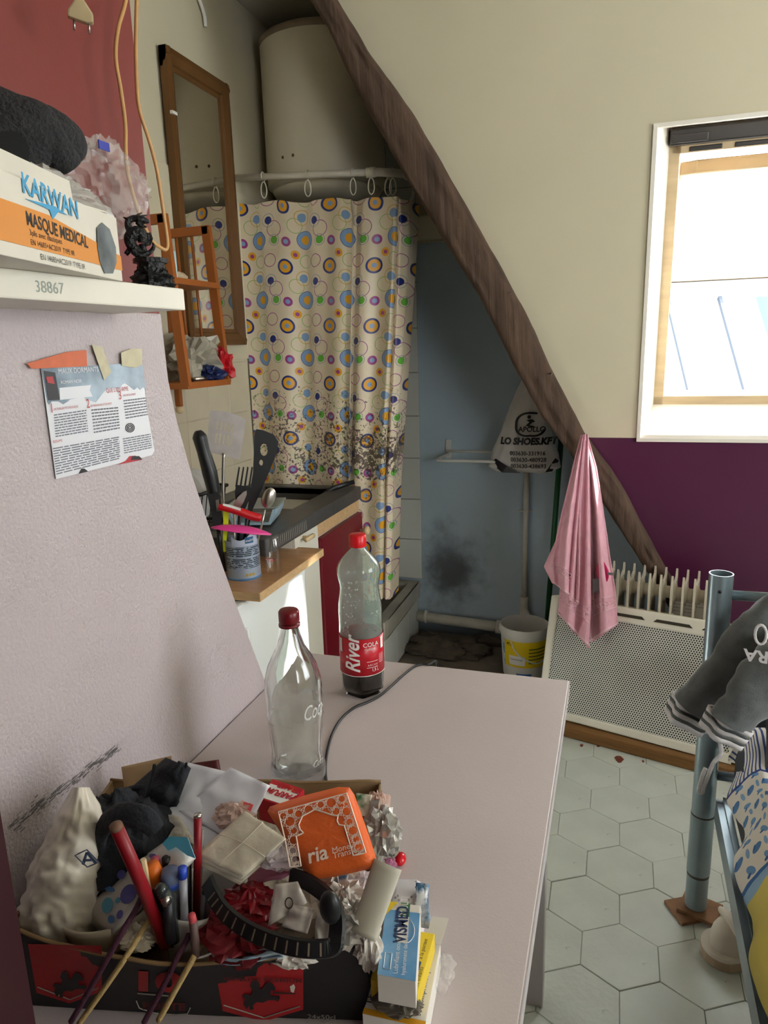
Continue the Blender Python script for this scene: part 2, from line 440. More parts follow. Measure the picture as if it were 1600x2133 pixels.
# fixed frame
fx0, fx1, fs0, fs1 = WX0 + .043, WX1 - .043, .075, .975
G().box(fx0, fx0 + .045, .13, .21, fs0, fs1).build('frame_jamb', m_pine, win, bevel=.003)
G().box(fx1 - .045, fx1, .13, .21, fs0, fs1).build('frame_jamb', m_pine, win, bevel=.003)
G().box(fx0, fx1, .13, .21, fs0, fs0 + .04).build('frame_sill', m_pine, win, bevel=.003)
G().box(fx0, fx1, .13, .21, fs1 - .075, fs1).build('frame_head', m_pine, win, bevel=.003)
# ventilation flap: dark bar with a hinge slot
G().box(fx0 + .01, fx1 - .01, .085, .13, fs1 - .052, fs1 - .004).build('vent_bar', m_alu, win, bevel=.006)
G().box(fx0 + .012, fx0 + .12, .072, .086, fs1 - .046, fs1 - .022).build('hinge_plate', m_alu, win, bevel=.004)
G().box(fx0 + .045, fx1 - .045, .118, .132, fs1 - .075, fs1 - .052).build('vent_lip', m_pine, win, bevel=.003)
for k in range(4): G().box(fx0 + .07 + .13 * k, fx0 + .165 + .13 * k, .114, .12, fs1 - .072, fs1 - .058).build('vent_slot', m_alu, win, bevel=.004)
# top-hung sash swung outwards
sash = bpy.data.objects.new('sash', None); COL.objects.link(sash); sash.parent = win
sash.location = (0, .17, fs1 - .12); sash.rotation_euler = (math.radians(58), 0, 0)
L = .80; sx0, sx1 = fx0 + .05, fx1 - .05
sash_g = G().box(sx0, sx0 + .05, -.02, .025, -L, 0).box(sx1 - .05, sx1, -.02, .025, -L, 0).box(sx0 + .05, sx1 - .05, -.02, .025, -.055, 0).box(sx0 + .05, sx1 - .05, -.02, .025, -L, -L + .06)
so = sash_g.build('sash_frame', m_pine, sash, bevel=.004)
G().box(sx0 + .048, sx1 - .048, .004, .010, -L + .05, -.05).build('pane', m_glass, so)
G().box(sx0, sx1, -.024, -.018, -L - .004, -L + .008).build('seal', m_alu, so)
portal('portal_front', SLOPE @ frame(((WX0 + WX1) / 2, .21, .54), (1, 0, 0), (0, 0, 1)), .76, .9)

# ---------------------------------------------------------------- rooftops outside
m_zinc = mat('pale_zinc_sheet', '#c9d0d6', .4, metal=.25, var=.12, vs=2)
m_zdark = mat('zinc_seam', '#3a4048', .6)
m_sky = mat('skylight_glass', '#14303c', .3)
roof = thing('neighbour_roof', 'pale zinc roof with standing seams seen through the window', 'roof', (0, 7.2, .0), (0, 0, .3))
rs = Matrix.Rotation(math.radians(-52), 4, 'X')          # rises away from us
RM = Matrix.Translation((0, 0, -.9)) @ Matrix.Rotation(math.radians(52), 4, 'X')
def rp(x, s, h): return RM @ Vector((x, s, h))
SL = 3.6
G().box(-6, 9, 0, SL, -.15, 0, M=RM).build('zinc_sheet', m_zinc, roof)
for k in range(24):
    x = -5.6 + .62 * k
    G().box(x - .02, x + .02, 0, SL, 0, .05, M=RM @ Matrix.Rotation(0, 4, 'Z')).build('standing_seam', m_zdark, roof)
G().box(-6, 9, SL - .08, SL + .12, -.05, .1, M=RM).build('ridge_cap', m_zinc, roof, bevel=.02)
_L = (Matrix.Translation((0, 7.2, 0)) @ Matrix.Rotation(.3, 4, 'Z') @ RM).inverted()
_o = _L @ CAM; _d = _L.to_3x3() @ ray(1575, 672); _q = _o + _d * (-_o.z / _d.z)      # where the neighbour's skylight sits on its slope
sx_, sy_ = _q.x, _q.y
G().box(sx_, sx_ + .62, sy_ - .42, sy_ + .30, .02, .1, M=RM).build('skylight', m_sky, roof)
G().box(sx_ - .07, sx_, sy_ - .48, sy_ + .34, .02, .13, M=RM).box(sx_ - .07, sx_ + .69, sy_ - .50, sy_ - .42, .02, .13, M=RM).box(sx_ + .62, sx_ + .69, sy_ - .42, sy_ + .34, .02, .13, M=RM).build('skylight_frame', m_zinc, roof)
G().box(-6, 9, -1.2, .0, -.15, 0, M=Matrix.Translation((0, 0, -.9)) ).build('gutter_ledge', m_zinc, roof)

# ---------------------------------------------------------------- beam
m_beam = mat('old_oak', '#604b3d', .85, var=.5, vs=26, bump=.9, bs=45)
nt = m_beam.node_tree
for n_ in nt.nodes:
    if n_.bl_idname == 'ShaderNodeMapping': n_.inputs['Rotation'].default_value = (0, math.radians(-28), 0); n_.inputs['Scale'].default_value = (1, 1, .06)
bl = [(652, -45), (652, 0), (690, 60), (740, 170), (800, 280), (870, 400), (930, 500), (1000, 610), (1080, 770), (1130, 860), (1190, 940), (1270, 1060), (1340, 1170), (1500, 1430)]
br = [(680, -45), (705, 0), (770, 110), (860, 235), (950, 390), (1030, 530), (1100, 660), (1150, 770), (1220, 905), (1290, 1000), (1385, 1180), (1540, 1430)]
def onslope(px, py, off=0.0):
    d = ray(px, py); t = (2.70 + off + (1.09 - CAM.z) * .2) / (d.y + .2 * d.z)
    q = SLOPE.inverted() @ (CAM + d * t); return (q.x, q.z)
Lp = sorted([onslope(*p)[::-1] for p in bl]); Rp = sorted([onslope(*p)[::-1] for p in br])   # (s, x)
beam = thing('timber_beam', 'dark rough diagonal timber beam across the leaning wall', 'beam', M=SLOPE)
def beamface(u, v):
    # u around the section, v along the length
    s = -.98 + (1.72 + .98) * v
    xl = interp(Lp, s); xr = interp(Rp, s)
    sec = [(0, .16), (0, .02), (.0, -.035), (.12, -.05), (.5, -.052), (.88, -.045), (1, -.03), (1, .02), (1, .16)]
    k = u * (len(sec) - 1); i = min(int(k), len(sec) - 2); t = k - i
    a = sec[i][0] + (sec[i + 1][0] - sec[i][0]) * t; y = sec[i][1] + (sec[i + 1][1] - sec[i][1]) * t
    p = Vector((xl + (xr - xl) * a, y, s))
    n1 = fbm((p.x * 9 + a, p.y * 9, s * 2.2), 3, 3); n2 = fbm((a * 7, 3.3, s * 1.3), 4, 2)
    p.x += .004 * n1 + .003 * fbm((a * 3, 1.7, s * 14), 1, 2) * (1 if a in (0, 1) else .3); p.y += .012 * n2 * (1 if y < .01 else 0) + .004 * fbm((a * 22, 4.1, s * 2.5), 1, 2)
    if .3 < a < .8 and abs(fbm((a * 5, 9, s * 3), 1, 2)) < .03: p.y += .006
    return p
G().grid(24, 150, beamface).build('timber', m_beam, beam, smooth=True)
m_nail = mat('nail_metal', '#6b6258', .4, metal=.9)
for (px, py) in ((1068, 606), (1152, 772), (1215, 908)):
    x, s = onslope(px, py)
    G().tube([(x, -.03, s), (x, -.085, s + .004)], .0022, 6).build('nail', m_nail, beam)
x, s = onslope(1150, 745); 

# ================================================================ table beside the partition
m_table = mat('table_laminate', '#c6bab9', .38, var=.06, vs=4, bump=.07, bs=330)
m_edge = mat('table_edging', '#b9b3b4', .35)
tb = thing('table', 'pale pink laminate table pushed against the stippled panel', 'table', (-.372, .8, 0))
G().box(-.295, .302, -.385, .617, .722, .75).build('tabletop', m_table, tb, bevel=.002)
G().box(.302, .3035, -.385, .617, .7225, .7495).build('edge_band', m_edge, tb)
for x, y in ((.25, .56), (.25, -.33), (-.26, .56), (-.26, -.33)):
    G().box(x - .02, x + .02, y - .02, y + .02, 0, .722).build('leg', m_edge, tb, bevel=.003)

# ================================================================ kitchenette
m_steel = mat('brushed_steel', '#c9c4bc', .28, metal=1, var=.12, vs=30)
m_cw = mat('cream_cabinet_paint', '#e3dfd2', .4, var=.06, vs=5)
m_cr = mat('crimson_cabinet_paint', '#750d20', .3, var=.12, vs=6)
m_wood = mat('worn_veneer', '#b98a5e', .42, var=.22, vs=9, stretch=(1, 6, 6))
m_woode = mat('veneer_edge', '#d8b384', .5, var=.2, vs=20, stretch=(1, 3, 6))
m_resin = mat('dark_grey_resin', '#4d4b4a', .38, var=.3, vs=12, bump=.1, bs=60)
m_fridge = mat('white_enamel', '#f4f8f6', .18, coat=.3)
m_knobw = mat('pale_wood_knob', '#dcc398', .4)
m_blackp = mat('black_plastic', '#1c1d1f', .38)
m_redp = mat('red_plastic', '#c8141f', .3)

fr = thing('fridge', 'small white enamel fridge under the wooden board', 'fridge', (-1.17, 1.82, 0))
G().box(-.25, .20, -.225, .225, 0, .773).build('body', m_fridge, fr, bevel=.006)
G().box(.202, .235, -.225, .225, .04, .77).build('door', m_fridge, fr, bevel=.008)
G().box(.236, .25, -.2, -.185, .45, .7).build('handle', m_fridge, fr, bevel=.004)
bd = thing('wooden_board', 'worn wooden board lying on the white fridge', 'board', (-1.155, 1.86, .775))
G().box(-.28, .268, -.222, .224, .0, .025).build('veneer_top', m_wood, bd, bevel=.001)
G().box(.2682, .2695, -.222, .224, .001, .0245).box(-.28, .268, -.2236, -.2222, .001, .0245).build('edge_strip', m_woode, bd)

cb = thing('sink_cabinet', 'cream and crimson cabinet under the sink counter', 'cabinet', (-1.2, 2.37, 0))
G().box(-.25, .215, -.31, .31, 0, .833).build('body', m_cw, cb, bevel=.002)
G().box(.216, .226, -.31, -.12, .05, .833).build('stile', m_cw, cb, bevel=.001)
G().box(.216, .224, -.118, .31, .79, .832).build('rail', m_woode, cb)
dr = G().box(.217, .237, -.115, .312, .06, .783).build('door', m_cr, cb, bevel=.002)
kn = G().lathe([(.006, 0), (.006, .014), (.015, .018), (.019, .028), (.016, .037), (.007, .041)], 16, M=Matrix.Translation((.237, .28, .715)) @ Matrix.Rotation(PI / 2, 4, 'Y')).build('knob', m_knobw, dr, smooth=True)
G().tube([(.226, -.245, .822), (.248, -.245, .822)], .006, 8).tube([(.25, -.275, .822), (.25, -.215, .822)], .008, 10).build('drawer_pull', m_knobw, cb, smooth=True)

ct = thing('sink_counter', 'dark grey resin sink counter along the tiled wall', 'counter', (-1.2, 2.28, .835))
x0, x1, y0, y1 = -.255, .23, -.43, .42
bx0, bx1, by0, by1 = -.17, .13, -.02, .36
G().box(x0, bx0, y0, y1, .02, .05).box(bx1, x1, y0, y1, .02, .05).box(bx0, bx1, y0, by0, .02, .05).box(bx0, bx1, by1, y1, .02, .05).box(x1 - .02, x1, y0, y1, 0, .02).box(x0, x1 - .02, y1 - .02, y1, 0, .02).build('worktop', m_resin, ct, bevel=.003)
G().box(bx0, bx1, by0, by1, -.13, -.12).box(bx0 - .01, bx0, by0, by1, -.13, .045).box(bx1, bx1 + .01, by0, by1, -.13, .045).box(bx0, bx1, by0 - .01, by0, -.13, .045).box(bx0, bx1, by1, by1 + .01, -.13, .045).build('basin', m_resin, ct)
m_scr = mat('scuffed_resin', '#8b8880', .6)
for k in range(17):
    y = -.36 + .014 * k
    G().box(x1, x1 + .0006, y, y + .004, .008, .040).build('groove', m_scr, ct)
for k in range(4):
    G().box(-.12, .1, -.36 + .07 * k, -.345 + .07 * k, .05, .052).build('drain_ridge', m_resin, ct, bevel=.0008)

# things in and by the sink
tag(G().prism([(-.06, 0), (.06, 0), (.075, .03), (.078, .05), (.07, .05), (.055, .008), (-.055, .008), (-.07, .05), (-.078, .05), (-.075, .03)], -.075, .075, 'y').build('food_tub', mat('pale_blue_plastic', '#9db6c4', .35)), 'pale blue plastic tub on the sink drainer', 'tub').matrix_world = Matrix.Translation((-1.105, 2.06, .892)) @ Matrix.Rotation(.25, 4, 'Z')
lid = tag(G().box(-.085, .085, -.075, .075, 0, .005).build('tub_lid', mat('clear_grey_plastic', '#8f9694', .25), bevel=.002), 'flat grey lid resting on the pale blue tub', 'lid'); lid.matrix_world = Matrix.Translation((-1.105, 2.06, .9445)) @ Matrix.Rotation(.25, 4, 'Z')
pan = thing('frying_pan', 'black pan lying in the sink with its handle out', 'pan', (-1.22, 2.46, .716))
G().lathe([(.001, 0), (.09, 0), (.105, .045), (.102, .045), (.088, .005), (.001, .005)], 28, cap=False).build('bowl', m_blackp, pan, smooth=True)
G().tube([(.06, .08, .035), (.13, .12, .15), (.17, .14, .178), (.24, .19, .196)], [.008, .009, .011, .009], 10, sy=.6).build('handle', m_blackp, pan, smooth=True)
wash = thing('washing_up_bottle', 'yellow washing-up liquid bottle behind the utensils', 'bottle', (-1.40, 2.02, .886))
G().lathe([(.028, 0), (.03, .01), (.03, .13), (.02, .17), (.012, .185)], 20).build('body', mat('yellow_plastic', '#e4c91f', .35), wash, smooth=True)
G().lathe([(.013, .185), (.013, .21), (.006, .22), (.005, .235)], 14).build('cap', mat('white_plastic', '#e8e8e4', .35), wash, smooth=True)
rackd = thing('dish_rack', 'black wire dish rack holding white plates behind the utensils', 'dish rack', (-1.30, 1.97, .886))
G().tube([(-.1, -.08, .12), (.1, -.08, .12), (.1, .08, .12), (-.1, .08, .12)], .006, 8, closed=True).build('rim', m_blackp, rackd, smooth=True)
G().tube([(-.09, -.07, .005), (.09, -.07, .005), (.09, .07, .005), (-.09, .07, .005)], .004, 8, closed=True).build('base_ring', m_blackp, rackd, smooth=True)
for k in range(6):
    y = -.07 + .028 * k; G().tube([(-.1, y, .12), (-.08, y, .01), (.08, y, .01), (.1, y, .12)], .002, 6).build('wire', m_blackp, rackd)
m_china = mat('white_china', '#e9e7e2', .2)
for k in range(3):
    o = G().lathe([(.001, 0), (.05, 0), (.085, .014), (.087, .016), (.05, .005), (.001, .005)], 32, cap=False, M=Matrix.Rotation(math.radians(80), 4, 'X')).build('plate', m_china, smooth=True)
    o.location = (-1.30 + .005 * k, 1.945 + .027 * k, .980); tag(o, ['front white plate in the black dish rack', 'middle white plate in the black dish rack', 'rear white plate in the black dish rack'][k], 'plate', 'plates in the dish rack')

# ---------------------------------------------------------------- tin can with kitchen tools
canc = Vector((-1.0, 1.765, .80))
can = thing('tin_can', 'opened food can with a printed blue and silver label holding kitchen tools', 'can', canc)
m_can = mat('can_label', '#aab9cf', .3, metal=.35)
nt = m_can.node_tree; vec, x_, y_, z_ = coord(nt)
line = mth(nt, 'GREATER_THAN', mth(nt, 'FRACT', mth(nt, 'MULTIPLY', z_, 190)), .45)
blk = mth(nt, 'MULTIPLY', mth(nt, 'GREATER_THAN', z_, .035), mth(nt, 'LESS_THAN', z_, .098))
gap = mth(nt, 'LESS_THAN', mth(nt, 'ABSOLUTE', mth(nt, 'SUBTRACT', z_, .066)), .0025)
wd = mth(nt, 'GREATER_THAN', noisef(nt, vec, 120, 2), .43)
mixin(m_can, '#2f3440', mth(nt, 'MULTIPLY', mth(nt, 'MULTIPLY', line, blk), mth(nt, 'MULTIPLY', mth(nt, 'SUBTRACT', 1, gap), wd)))
mixin(m_can, '#5a89bd', mth(nt, 'LESS_THAN', z_, .006))
m_tin = mat('bare_tin', '#c5c8cc', .22, metal=1)
G().lathe([(.049, 0), (.0495, .004), (.048, .006), (.048, .108), (.0495, .110), (.0495, .113), (.047, .113), (.047, .006), (.001, .005)], 40, cap=False).build('body', m_can, can, smooth=True, auto=.6)
tow = (CAM - canc); ang0 = math.atan2(tow.y, tow.x)
def oncan(p, r=.0487, a=ang0, z0=0): 
    t = a + p.x / r; return Vector((r * math.cos(t), r * math.sin(t), z0 + p.y))
# torn paper flap standing above the rim, its blue patch with the reversed word
g = G().grid(14, 4, lambda u, v: (lambda t, r: (r * math.cos(t), r * math.sin(t), .1 + .03 * v - .012 * math.sin(u * 5) * v))(ang0 + .2 + (u - .5) * 1.6, .0495 + .001 * v))
fl = g.build('label_flap', mat('label_back', '#c3cbe0', .4), can, smooth=True)
g = G().grid(6, 2, lambda u, v: (lambda t, r: (r * math.cos(t), r * math.sin(t), .108 + .018 * v))(ang0 + .42 + (u - .5) * .5, .0508 + .0005 * v))
g.build('blue_patch', mat('label_blue', '#2b5f8f', .4), fl, smooth=True)
text('Fillets', .010, m_china, fl, None, warp=lambda p: oncan(Vector((.0335 - p.x, p.y, 0)), .0518, ang0, .113))
m_gold = mat('gold_print', '#b79a4a', .4)
for k in range(3):
    t = ang0 + .15 + .2 * k; G().lathe([(.001, 0), (.0045, 0), (.0045, .0006), (.001, .0006)], 12, cap=False, M=Matrix.Translation((.0483 * math.cos(t), .0483 * math.sin(t), .016)) @ Matrix.Rotation(t, 4, 'Z') @ Matrix.Rotation(PI / 2, 4, 'Y')).build('badge', m_gold, can)
vt = VP(canc)
def tool(name, label, cat, org, parts, group='kitchen tools in the can'):
    r = thing(name, label, cat, org, group=group)
    for nm, g, m, sm in parts: g.build(nm, m, r, smooth=sm, org=org, bevel=0 if sm else .0015)
    return r
b0 = canc + Vector((0, 0, .01))
tool('kitchen_knife', 'knife standing blade down with a thick black handle in the can', 'knife', b0 + Vector((-.03, .0, 0)), [
    ('handle', vt.tube([(448, 1035, .012), (437, 985, .012), (424, 940, .012), (416, 910, .012), (413, 897, .012)], [.017, .021, .018, .020, .008], 12, k=5), m_blackp, True),
    ('blade', vt.slab([(440, 1035), (455, 1035), (470, 1185), (462, 1190)], .0015, .012), m_steel, False)])
tool('slotted_turner', 'steel slotted turner with its square blade up in the can', 'turner', b0, [
    ('blade', (lambda g: g)(G()), m_steel, False)] if False else [])
tr = [o for o in bpy.data.objects if o.name == 'slotted_turner'][0]
vt2 = VP(canc + Vector((0, .02, 0)))
g = G(); 
xs = [0, .22, .27, .33, .38, .44, .49, .55, .60, .66, .71, 1]; ys = [0, .24, .44, .52, .76, 1]
def tq(a, b):   # corner-to-corner blade in the picture plane
    P = [(437, 856), (513, 873), (500, 958), (430, 940)]
    x = (P[0][0] * (1 - a) + P[1][0] * a) * (1 - b) + (P[3][0] * (1 - a) + P[2][0] * a) * b
    y = (P[0][1] * (1 - a) + P[1][1] * a) * (1 - b) + (P[3][1] * (1 - a) + P[2][1] * a) * b
    return (x, y + (-6 * math.sin(PI * a) * (1 - b)))
for i in range(len(xs) - 1):
    for j in range(len(ys) - 1):
        if i in (1, 3, 5, 7, 9) and j in (1, 3): continue
        vt2.slab([tq(xs[i], ys[j]), tq(xs[i + 1], ys[j]), tq(xs[i + 1], ys[j + 1]), tq(xs[i], ys[j + 1])], .0012, .01 , g)
g.build('blade', mat('dull_steel', '#c4bdb8', .42, metal=.75, var=.15, vs=40), tr, org=b0)
vt2.tube([(466, 944, .008), (465, 990, .008), (466, 1060, .006), (480, 1180, .004)], [.004, .0045, .0045, .004], 10, sy=.6, k=4).build('shank', m_steel, tr, smooth=True, org=b0)
vt3 = VP(canc + Vector((.0, .035, 0)))
tool('black_spatula', 'black nylon spatula with a round and a small hole in the can', 'spatula', b0 + Vector((.02, .03, 0)), [])
sp_ = [o for o in bpy.data.objects if o.name == 'black_spatula'][0]
# blade ring around the holes: strips between outline and hole line
outl = [(534, 894), (548, 896), (570, 905), (580, 920), (576, 945), (560, 985), (545, 1020), (527, 1060), (518, 1100), (511, 1100), (516, 1060), (521, 1020), (527, 985), (529, 940), (530, 905)]
hole1 = ellipse(550, 937, 8, 13, 12); hole2 = ellipse(544, 964, 4, 6.5, 10)
def holed(vp, out, holes, th, off):
    """outline with holes, cut by a constrained fill"""
    bm = bmesh.new(); loops = [out] + holes; es = []
    for L_ in loops:
        vs = [bm.verts.new(vp.p(x, y, off)) for x, y in L_]
        es += [bm.edges.new((vs[i], vs[(i + 1) % len(vs)])) for i in range(len(vs))]
    bmesh.ops.triangle_fill(bm, use_beauty=True, use_dissolve=False, edges=es)
    r = bmesh.ops.extrude_face_region(bm, geom=bm.faces[:])
    for v in [e for e in r['geom'] if isinstance(e, bmesh.types.BMVert)]: v.co += vp.n * th
    g = G(); bm.verts.index_update(); bm.verts.ensure_lookup_table()
    g.v = [v.co.copy() for v in bm.verts]
    for f in bm.faces: g._face([v.index for v in f.verts])
    bm.free(); return g
holed(vt3, outl, [hole1, hole2], .004, .012).build('blade', m_blackp, sp_, org=b0 + Vector((.02, .03, 0)))
vt3.tube([(516, 1070, .014), (512, 1100, .012), (506, 1180, 0)], .005, 8).build('handle', m_blackp, sp_, smooth=True, org=b0 + Vector((.02, .03, 0)))
vt4 = VP(canc + Vector((0, .012, 0)))
fk = thing('black_fork', 'black nylon serving fork with four tines in the can', 'fork', b0 + Vector((.01, .012, 0)), group='kitchen tools in the can')
g = vt4.slab([(489, 1025), (492, 1010), (526, 1015), (522, 1035), (510, 1062), (500, 1070), (492, 1050)], .004)
for x in (496, 505, 514, 523): vt4.slab([(x - 6, 1014), (x - 2, 1014), (x + 4, 974), (x + 1, 972)], .004, 0, g)
g.build('tines', m_blackp, fk, org=fk.location)
vt4.tube([(500, 1060), (497, 1110), (494, 1185)], .005, 8).build('handle', m_blackp, fk, smooth=True, org=fk.location)
sn = thing('spoon', 'steel spoon with its shiny bowl up in the can', 'spoon', b0 + Vector((.03, -.01, 0)), group='kitchen tools in the can')
vt5 = VP(canc + Vector((.0, -.02, 0)))
c0 = vt5.p(560, 1037); up_ = (vt5.p(567, 1012) - vt5.p(551, 1066)).normalized(); rt = up_.cross(vt5.n)
g = G().grid(14, 14, lambda u, v: c0 + up_ * (.030 * math.cos(PI * v)) + rt * (.0205 * math.sin(PI * v) * (2 * u - 1)) + vt5.n * (-.010 * (1 - (2 * u - 1) ** 2) * math.sin(PI * v)))
g.build('bowl', m_steel, sn, smooth=True, org=sn.location, solid=.001)
vt5.tube([(552, 1062), (546, 1090), (536, 1130), (520, 1190)], [.0025, .003, .004, .004], 8, sy=.5).build('handle', m_steel, sn, smooth=True, org=sn.location)
kf = thing('table_knife', 'dull table knife blade with a pinkish sheen in the can', 'knife', b0 + Vector((.015, -.012, 0)), group='kitchen tools in the can')
vt5.slab([(487, 1050), (495, 1036), (506, 1025), (514, 1022), (514, 1030), (508, 1045), (498, 1062), (490, 1085), (484, 1085)], .0015, .012).build('blade', m_steel, kf, org=kf.location)
vt5.tube([(488, 1070, .012), (489, 1130, .012), (492, 1190, .012)], .003, 8, sy=.6).build('handle', m_steel, kf, smooth=True, org=kf.location)
pe = thing('peeler', 'black plastic peeler with an open loop head in the can', 'peeler', b0 + Vector((-.012, -.014, 0)), group='kitchen tools in the can')
holed(vt5, [(432, 1030), (455, 1026), (459, 1032), (461, 1060), (462, 1100), (446, 1102), (440, 1070)], [[(449, 1042), (456, 1040), (458, 1066), (451, 1068)]], .006, .004).build('loop_head', m_blackp, pe, org=pe.location)
vt5.tube([(454, 1098, .007), (458, 1130, .007), (468, 1190, .007)], .006, 10, sy=.7).build('handle', m_blackp, pe, smooth=True, org=pe.location)
vt6 = VP(canc + Vector((.0, -.05, 0)))
rh = thing('red_handled_opener', 'red plastic handle lying across the top of the can', 'opener', canc + Vector((0, -.05, .113)), group='kitchen tools in the can')
vt6.tube([(455, 1056), (470, 1058), (500, 1066), (525, 1075), (540, 1078), (545, 1079)], [.008, .010, .0115, .012, .0115, .006], 14, k=4).build('handle', m_redp, rh, smooth=True, org=rh.location)
vt6.slab([(464, 1049), (478, 1051), (502, 1059), (501, 1064), (478, 1057), (464, 1053)], .0006, -.0112).build('worn_lettering', m_china, rh, org=rh.location)
pk = thing('pink_scoop', 'bright pink plastic lid resting tilted on the can rim', 'lid', canc + Vector((0, 0, .115)), group='kitchen tools in the can')
m_pinkp = mat('hot_pink_plastic', '#f04a9c', .3)
Cp = vt.p(503, 1105, -.02); rx = (vt.p(566, 1118, -.02) - vt.p(440, 1112, -.02)) / 2
g = G().grid(6, 28, lambda u, v: Cp + rx * (math.cos(2 * PI * v) * (1 - .94 * u)) + vt.n * (.03 * math.sin(2 * PI * v) * (1 - .94 * u)) + Vector((0, 0, .0145 * (1 - (1 - u) ** 2.2) - .006 * math.cos(2 * PI * v) * (1 - u))))
g.build('shell', m_pinkp, pk, smooth=True, org=pk.location, solid=.0015)
ys_ = thing('yellow_brush', 'lime yellow plastic strip standing in the can', 'tool', b0 + Vector((-.005, .01, 0)), group='kitchen tools in the can')
vt.slab([(463, 1052), (478, 1052), (476, 1088), (470, 1150), (464, 1150), (465, 1088)], .004, -.012).build('strip', mat('lime_plastic', '#d3dd1e', .4), ys_, org=ys_.location, bevel=.001)
# empty glass jar behind the can, rubber band on the board
gj = tag(G().lathe([(.001, .002), (.02, .002), (.024, .006), (.024, .10), (.020, .108), (.020, .118), (.0175, .118), (.0175, .108), (.0215, .1), (.0215, .008), (.001, .006)], 28, cap=False).build('glass_jar', m_glass, smooth=True), 'small empty glass jar behind the can', 'jar'); gj.location = (-.922, 1.80, .80)
rb = tag(G().tube([(.016 * math.cos(a), .011 * math.sin(a), .0014) for a in [2 * PI * k / 24 for k in range(24)]], .0013, 6, closed=True).build('rubber_band', m_redp, smooth=True), 'red rubber band lying on the wooden board', 'rubber band'); rb.location = tuple(at(563, 1167, z=.8))

# ---------------------------------------------------------------- mirror on the left wall
m_mf = mat('walnut_frame', '#6e4a26', .4, var=.3, vs=6, stretch=(2, 2, .6))
m_mirror = mat('mirror_glass', '#d8d4c8', .03, metal=1)
XM = XL + .012
my0, my1, mz0, mz1 = 2.262, 2.668, 1.455, 2.395
mr = thing('mirror', 'tall mirror in a brown wooden frame on the kitchenette wall', 'mirror', (XM, (my0 + my1) / 2, mz0))
hw = (my1 - my0) / 2; hh = mz1 - mz0; fw = .06
def mld(a, b, vert):
    prof = [(0, 0), (fw, 0), (fw, .010), (fw - .014, .012), (fw - .018, .020), (.02, .030), (0, .026)]
    return prof
for side in (0, 1):
    s_ = -1 if side == 0 else 1
    G().prism([(x, s_ * (hw - t)) for t, x in mld(0, 0, 0)], 0, hh, 'z').build('frame_stile', m_mf, mr)
G().prism([(x, hh - t) for t, x in mld(0, 0, 0)], -hw, hw, 'y').build('frame_rail', m_mf, mr)
G().prism([(x, t) for t, x in mld(0, 0, 0)], -hw, hw, 'y').build('frame_rail', m_mf, mr)
G().box(.006, .009, -hw + fw - .004, hw - fw + .004, fw - .004, hh - fw + .004).build('mirror_glass', m_mirror, mr)
G().box(.026, .036, -hw - .006, -hw + .022, .735, .745).build('clip', m_china, mr)

# pine rack hanging in front of it
m_pinr = mat('orange_pine', '#a85f28', .4, var=.25, vs=6, stretch=(1, 1, .3))
rk = thing('pine_wall_rack', 'small orange pine rack with two shelves on the wall', 'rack', (XL + .012, 2.13, 1.33))
RX = .20          # projects this far from the wall
def bar(a, b, w_=.022, t_=.018):
    a = Vector(a); b = Vector(b); M = frame(a, (0, 1, 0), (b - a)); L_ = (b - a).length
    return G().box(-t_ / 2, t_ / 2, 0, L_, -w_ / 2, w_ / 2, M=M)
for y in (-.19, .05):
    bar((.015, y, -.02), (.015, y, .485), .028).build('back_post', m_pinr, rk, bevel=.002)
    bar((RX, y, .0), (RX - .03, y, .495), .03).build('front_post', m_pinr, rk, bevel=.002)
    bar((.0, y, .48), (RX - .02, y, .482), .028).build('top_arm', m_pinr, rk, bevel=.002)
    for k, t in enumerate((.33, .62)): G().tube([(RX * t, y, .01), (RX * t - .01, y, .48)], .005, 8).build('dowel', m_pinr, rk, smooth=True)
G().box(.0, RX + .012, -.2, .06, -.008, .012).build('shelf', m_pinr, rk, bevel=.002)
G().box(.0, RX - .0, -.2, .06, .30, .318).build('shelf', m_pinr, rk, bevel=.002)
G().box(.04, .06, -.02, .0, -.075, -.008).build('peg', m_pinr, rk, bevel=.004)
G().ball((.05, -.01, -.085), .014, 8).build('peg_tip', m_knobw, rk, smooth=True)
m_sack = mat('grey_plastic_bag', '#b9b3a3', .35, var=.3, vs=14)
cbg = thing('crumpled_bag', 'crumpled grey carrier bag with red and blue print on the lower pine shelf', 'bag', (-1.36, 2.13, 1.342))
crumple((.02, -.01, .065), (.085, .085, .07), 3, .5, flat=0).build('bag', m_sack, cbg)
crumple((.105, .035, .045), (.036, .036, .045), 5, .5, flat=0).build('red_print', mat('red_film', '#c2202a', .35), cbg)
crumple((.105, -.02, .02), (.035, .035, .022), 8, .5, flat=0).build('blue_print', mat('navy_film', '#1f2c5c', .35), cbg)
mk = thing('marker_pen', 'silver marker pen with a black tip at the front edge of the lower pine shelf', 'pen', (-1.262, 2.10, 1.349))
G().tube([(0, -.09, 0), (0, .03, 0)], .0065, 12).build('barrel', m_steel, mk, smooth=True)
G().tube([(0, .03, 0), (0, .07, 0), (0, .085, 0)], [.0075, .008, .004], 12).build('cap', mat('grey_barrel', '#8d8578', .4, metal=.5), mk, smooth=True)
G().tube([(0, .085, 0), (0, .10, 0)], [.005, .002], 10).build('tip', m_blackp, mk, smooth=True)
lb = tag(G().box(-.003, .003, -.018, .018, 0, .075).build('pale_card', mat('pale_cyan_card', '#b9dbe2', .5), bevel=.003), 'pale cyan card standing on the upper pine shelf', 'card'); lb.matrix_world = Matrix.Translation((-1.275, 1.955, 1.649)) @ Matrix.Rotation(-.9, 4, 'Z')
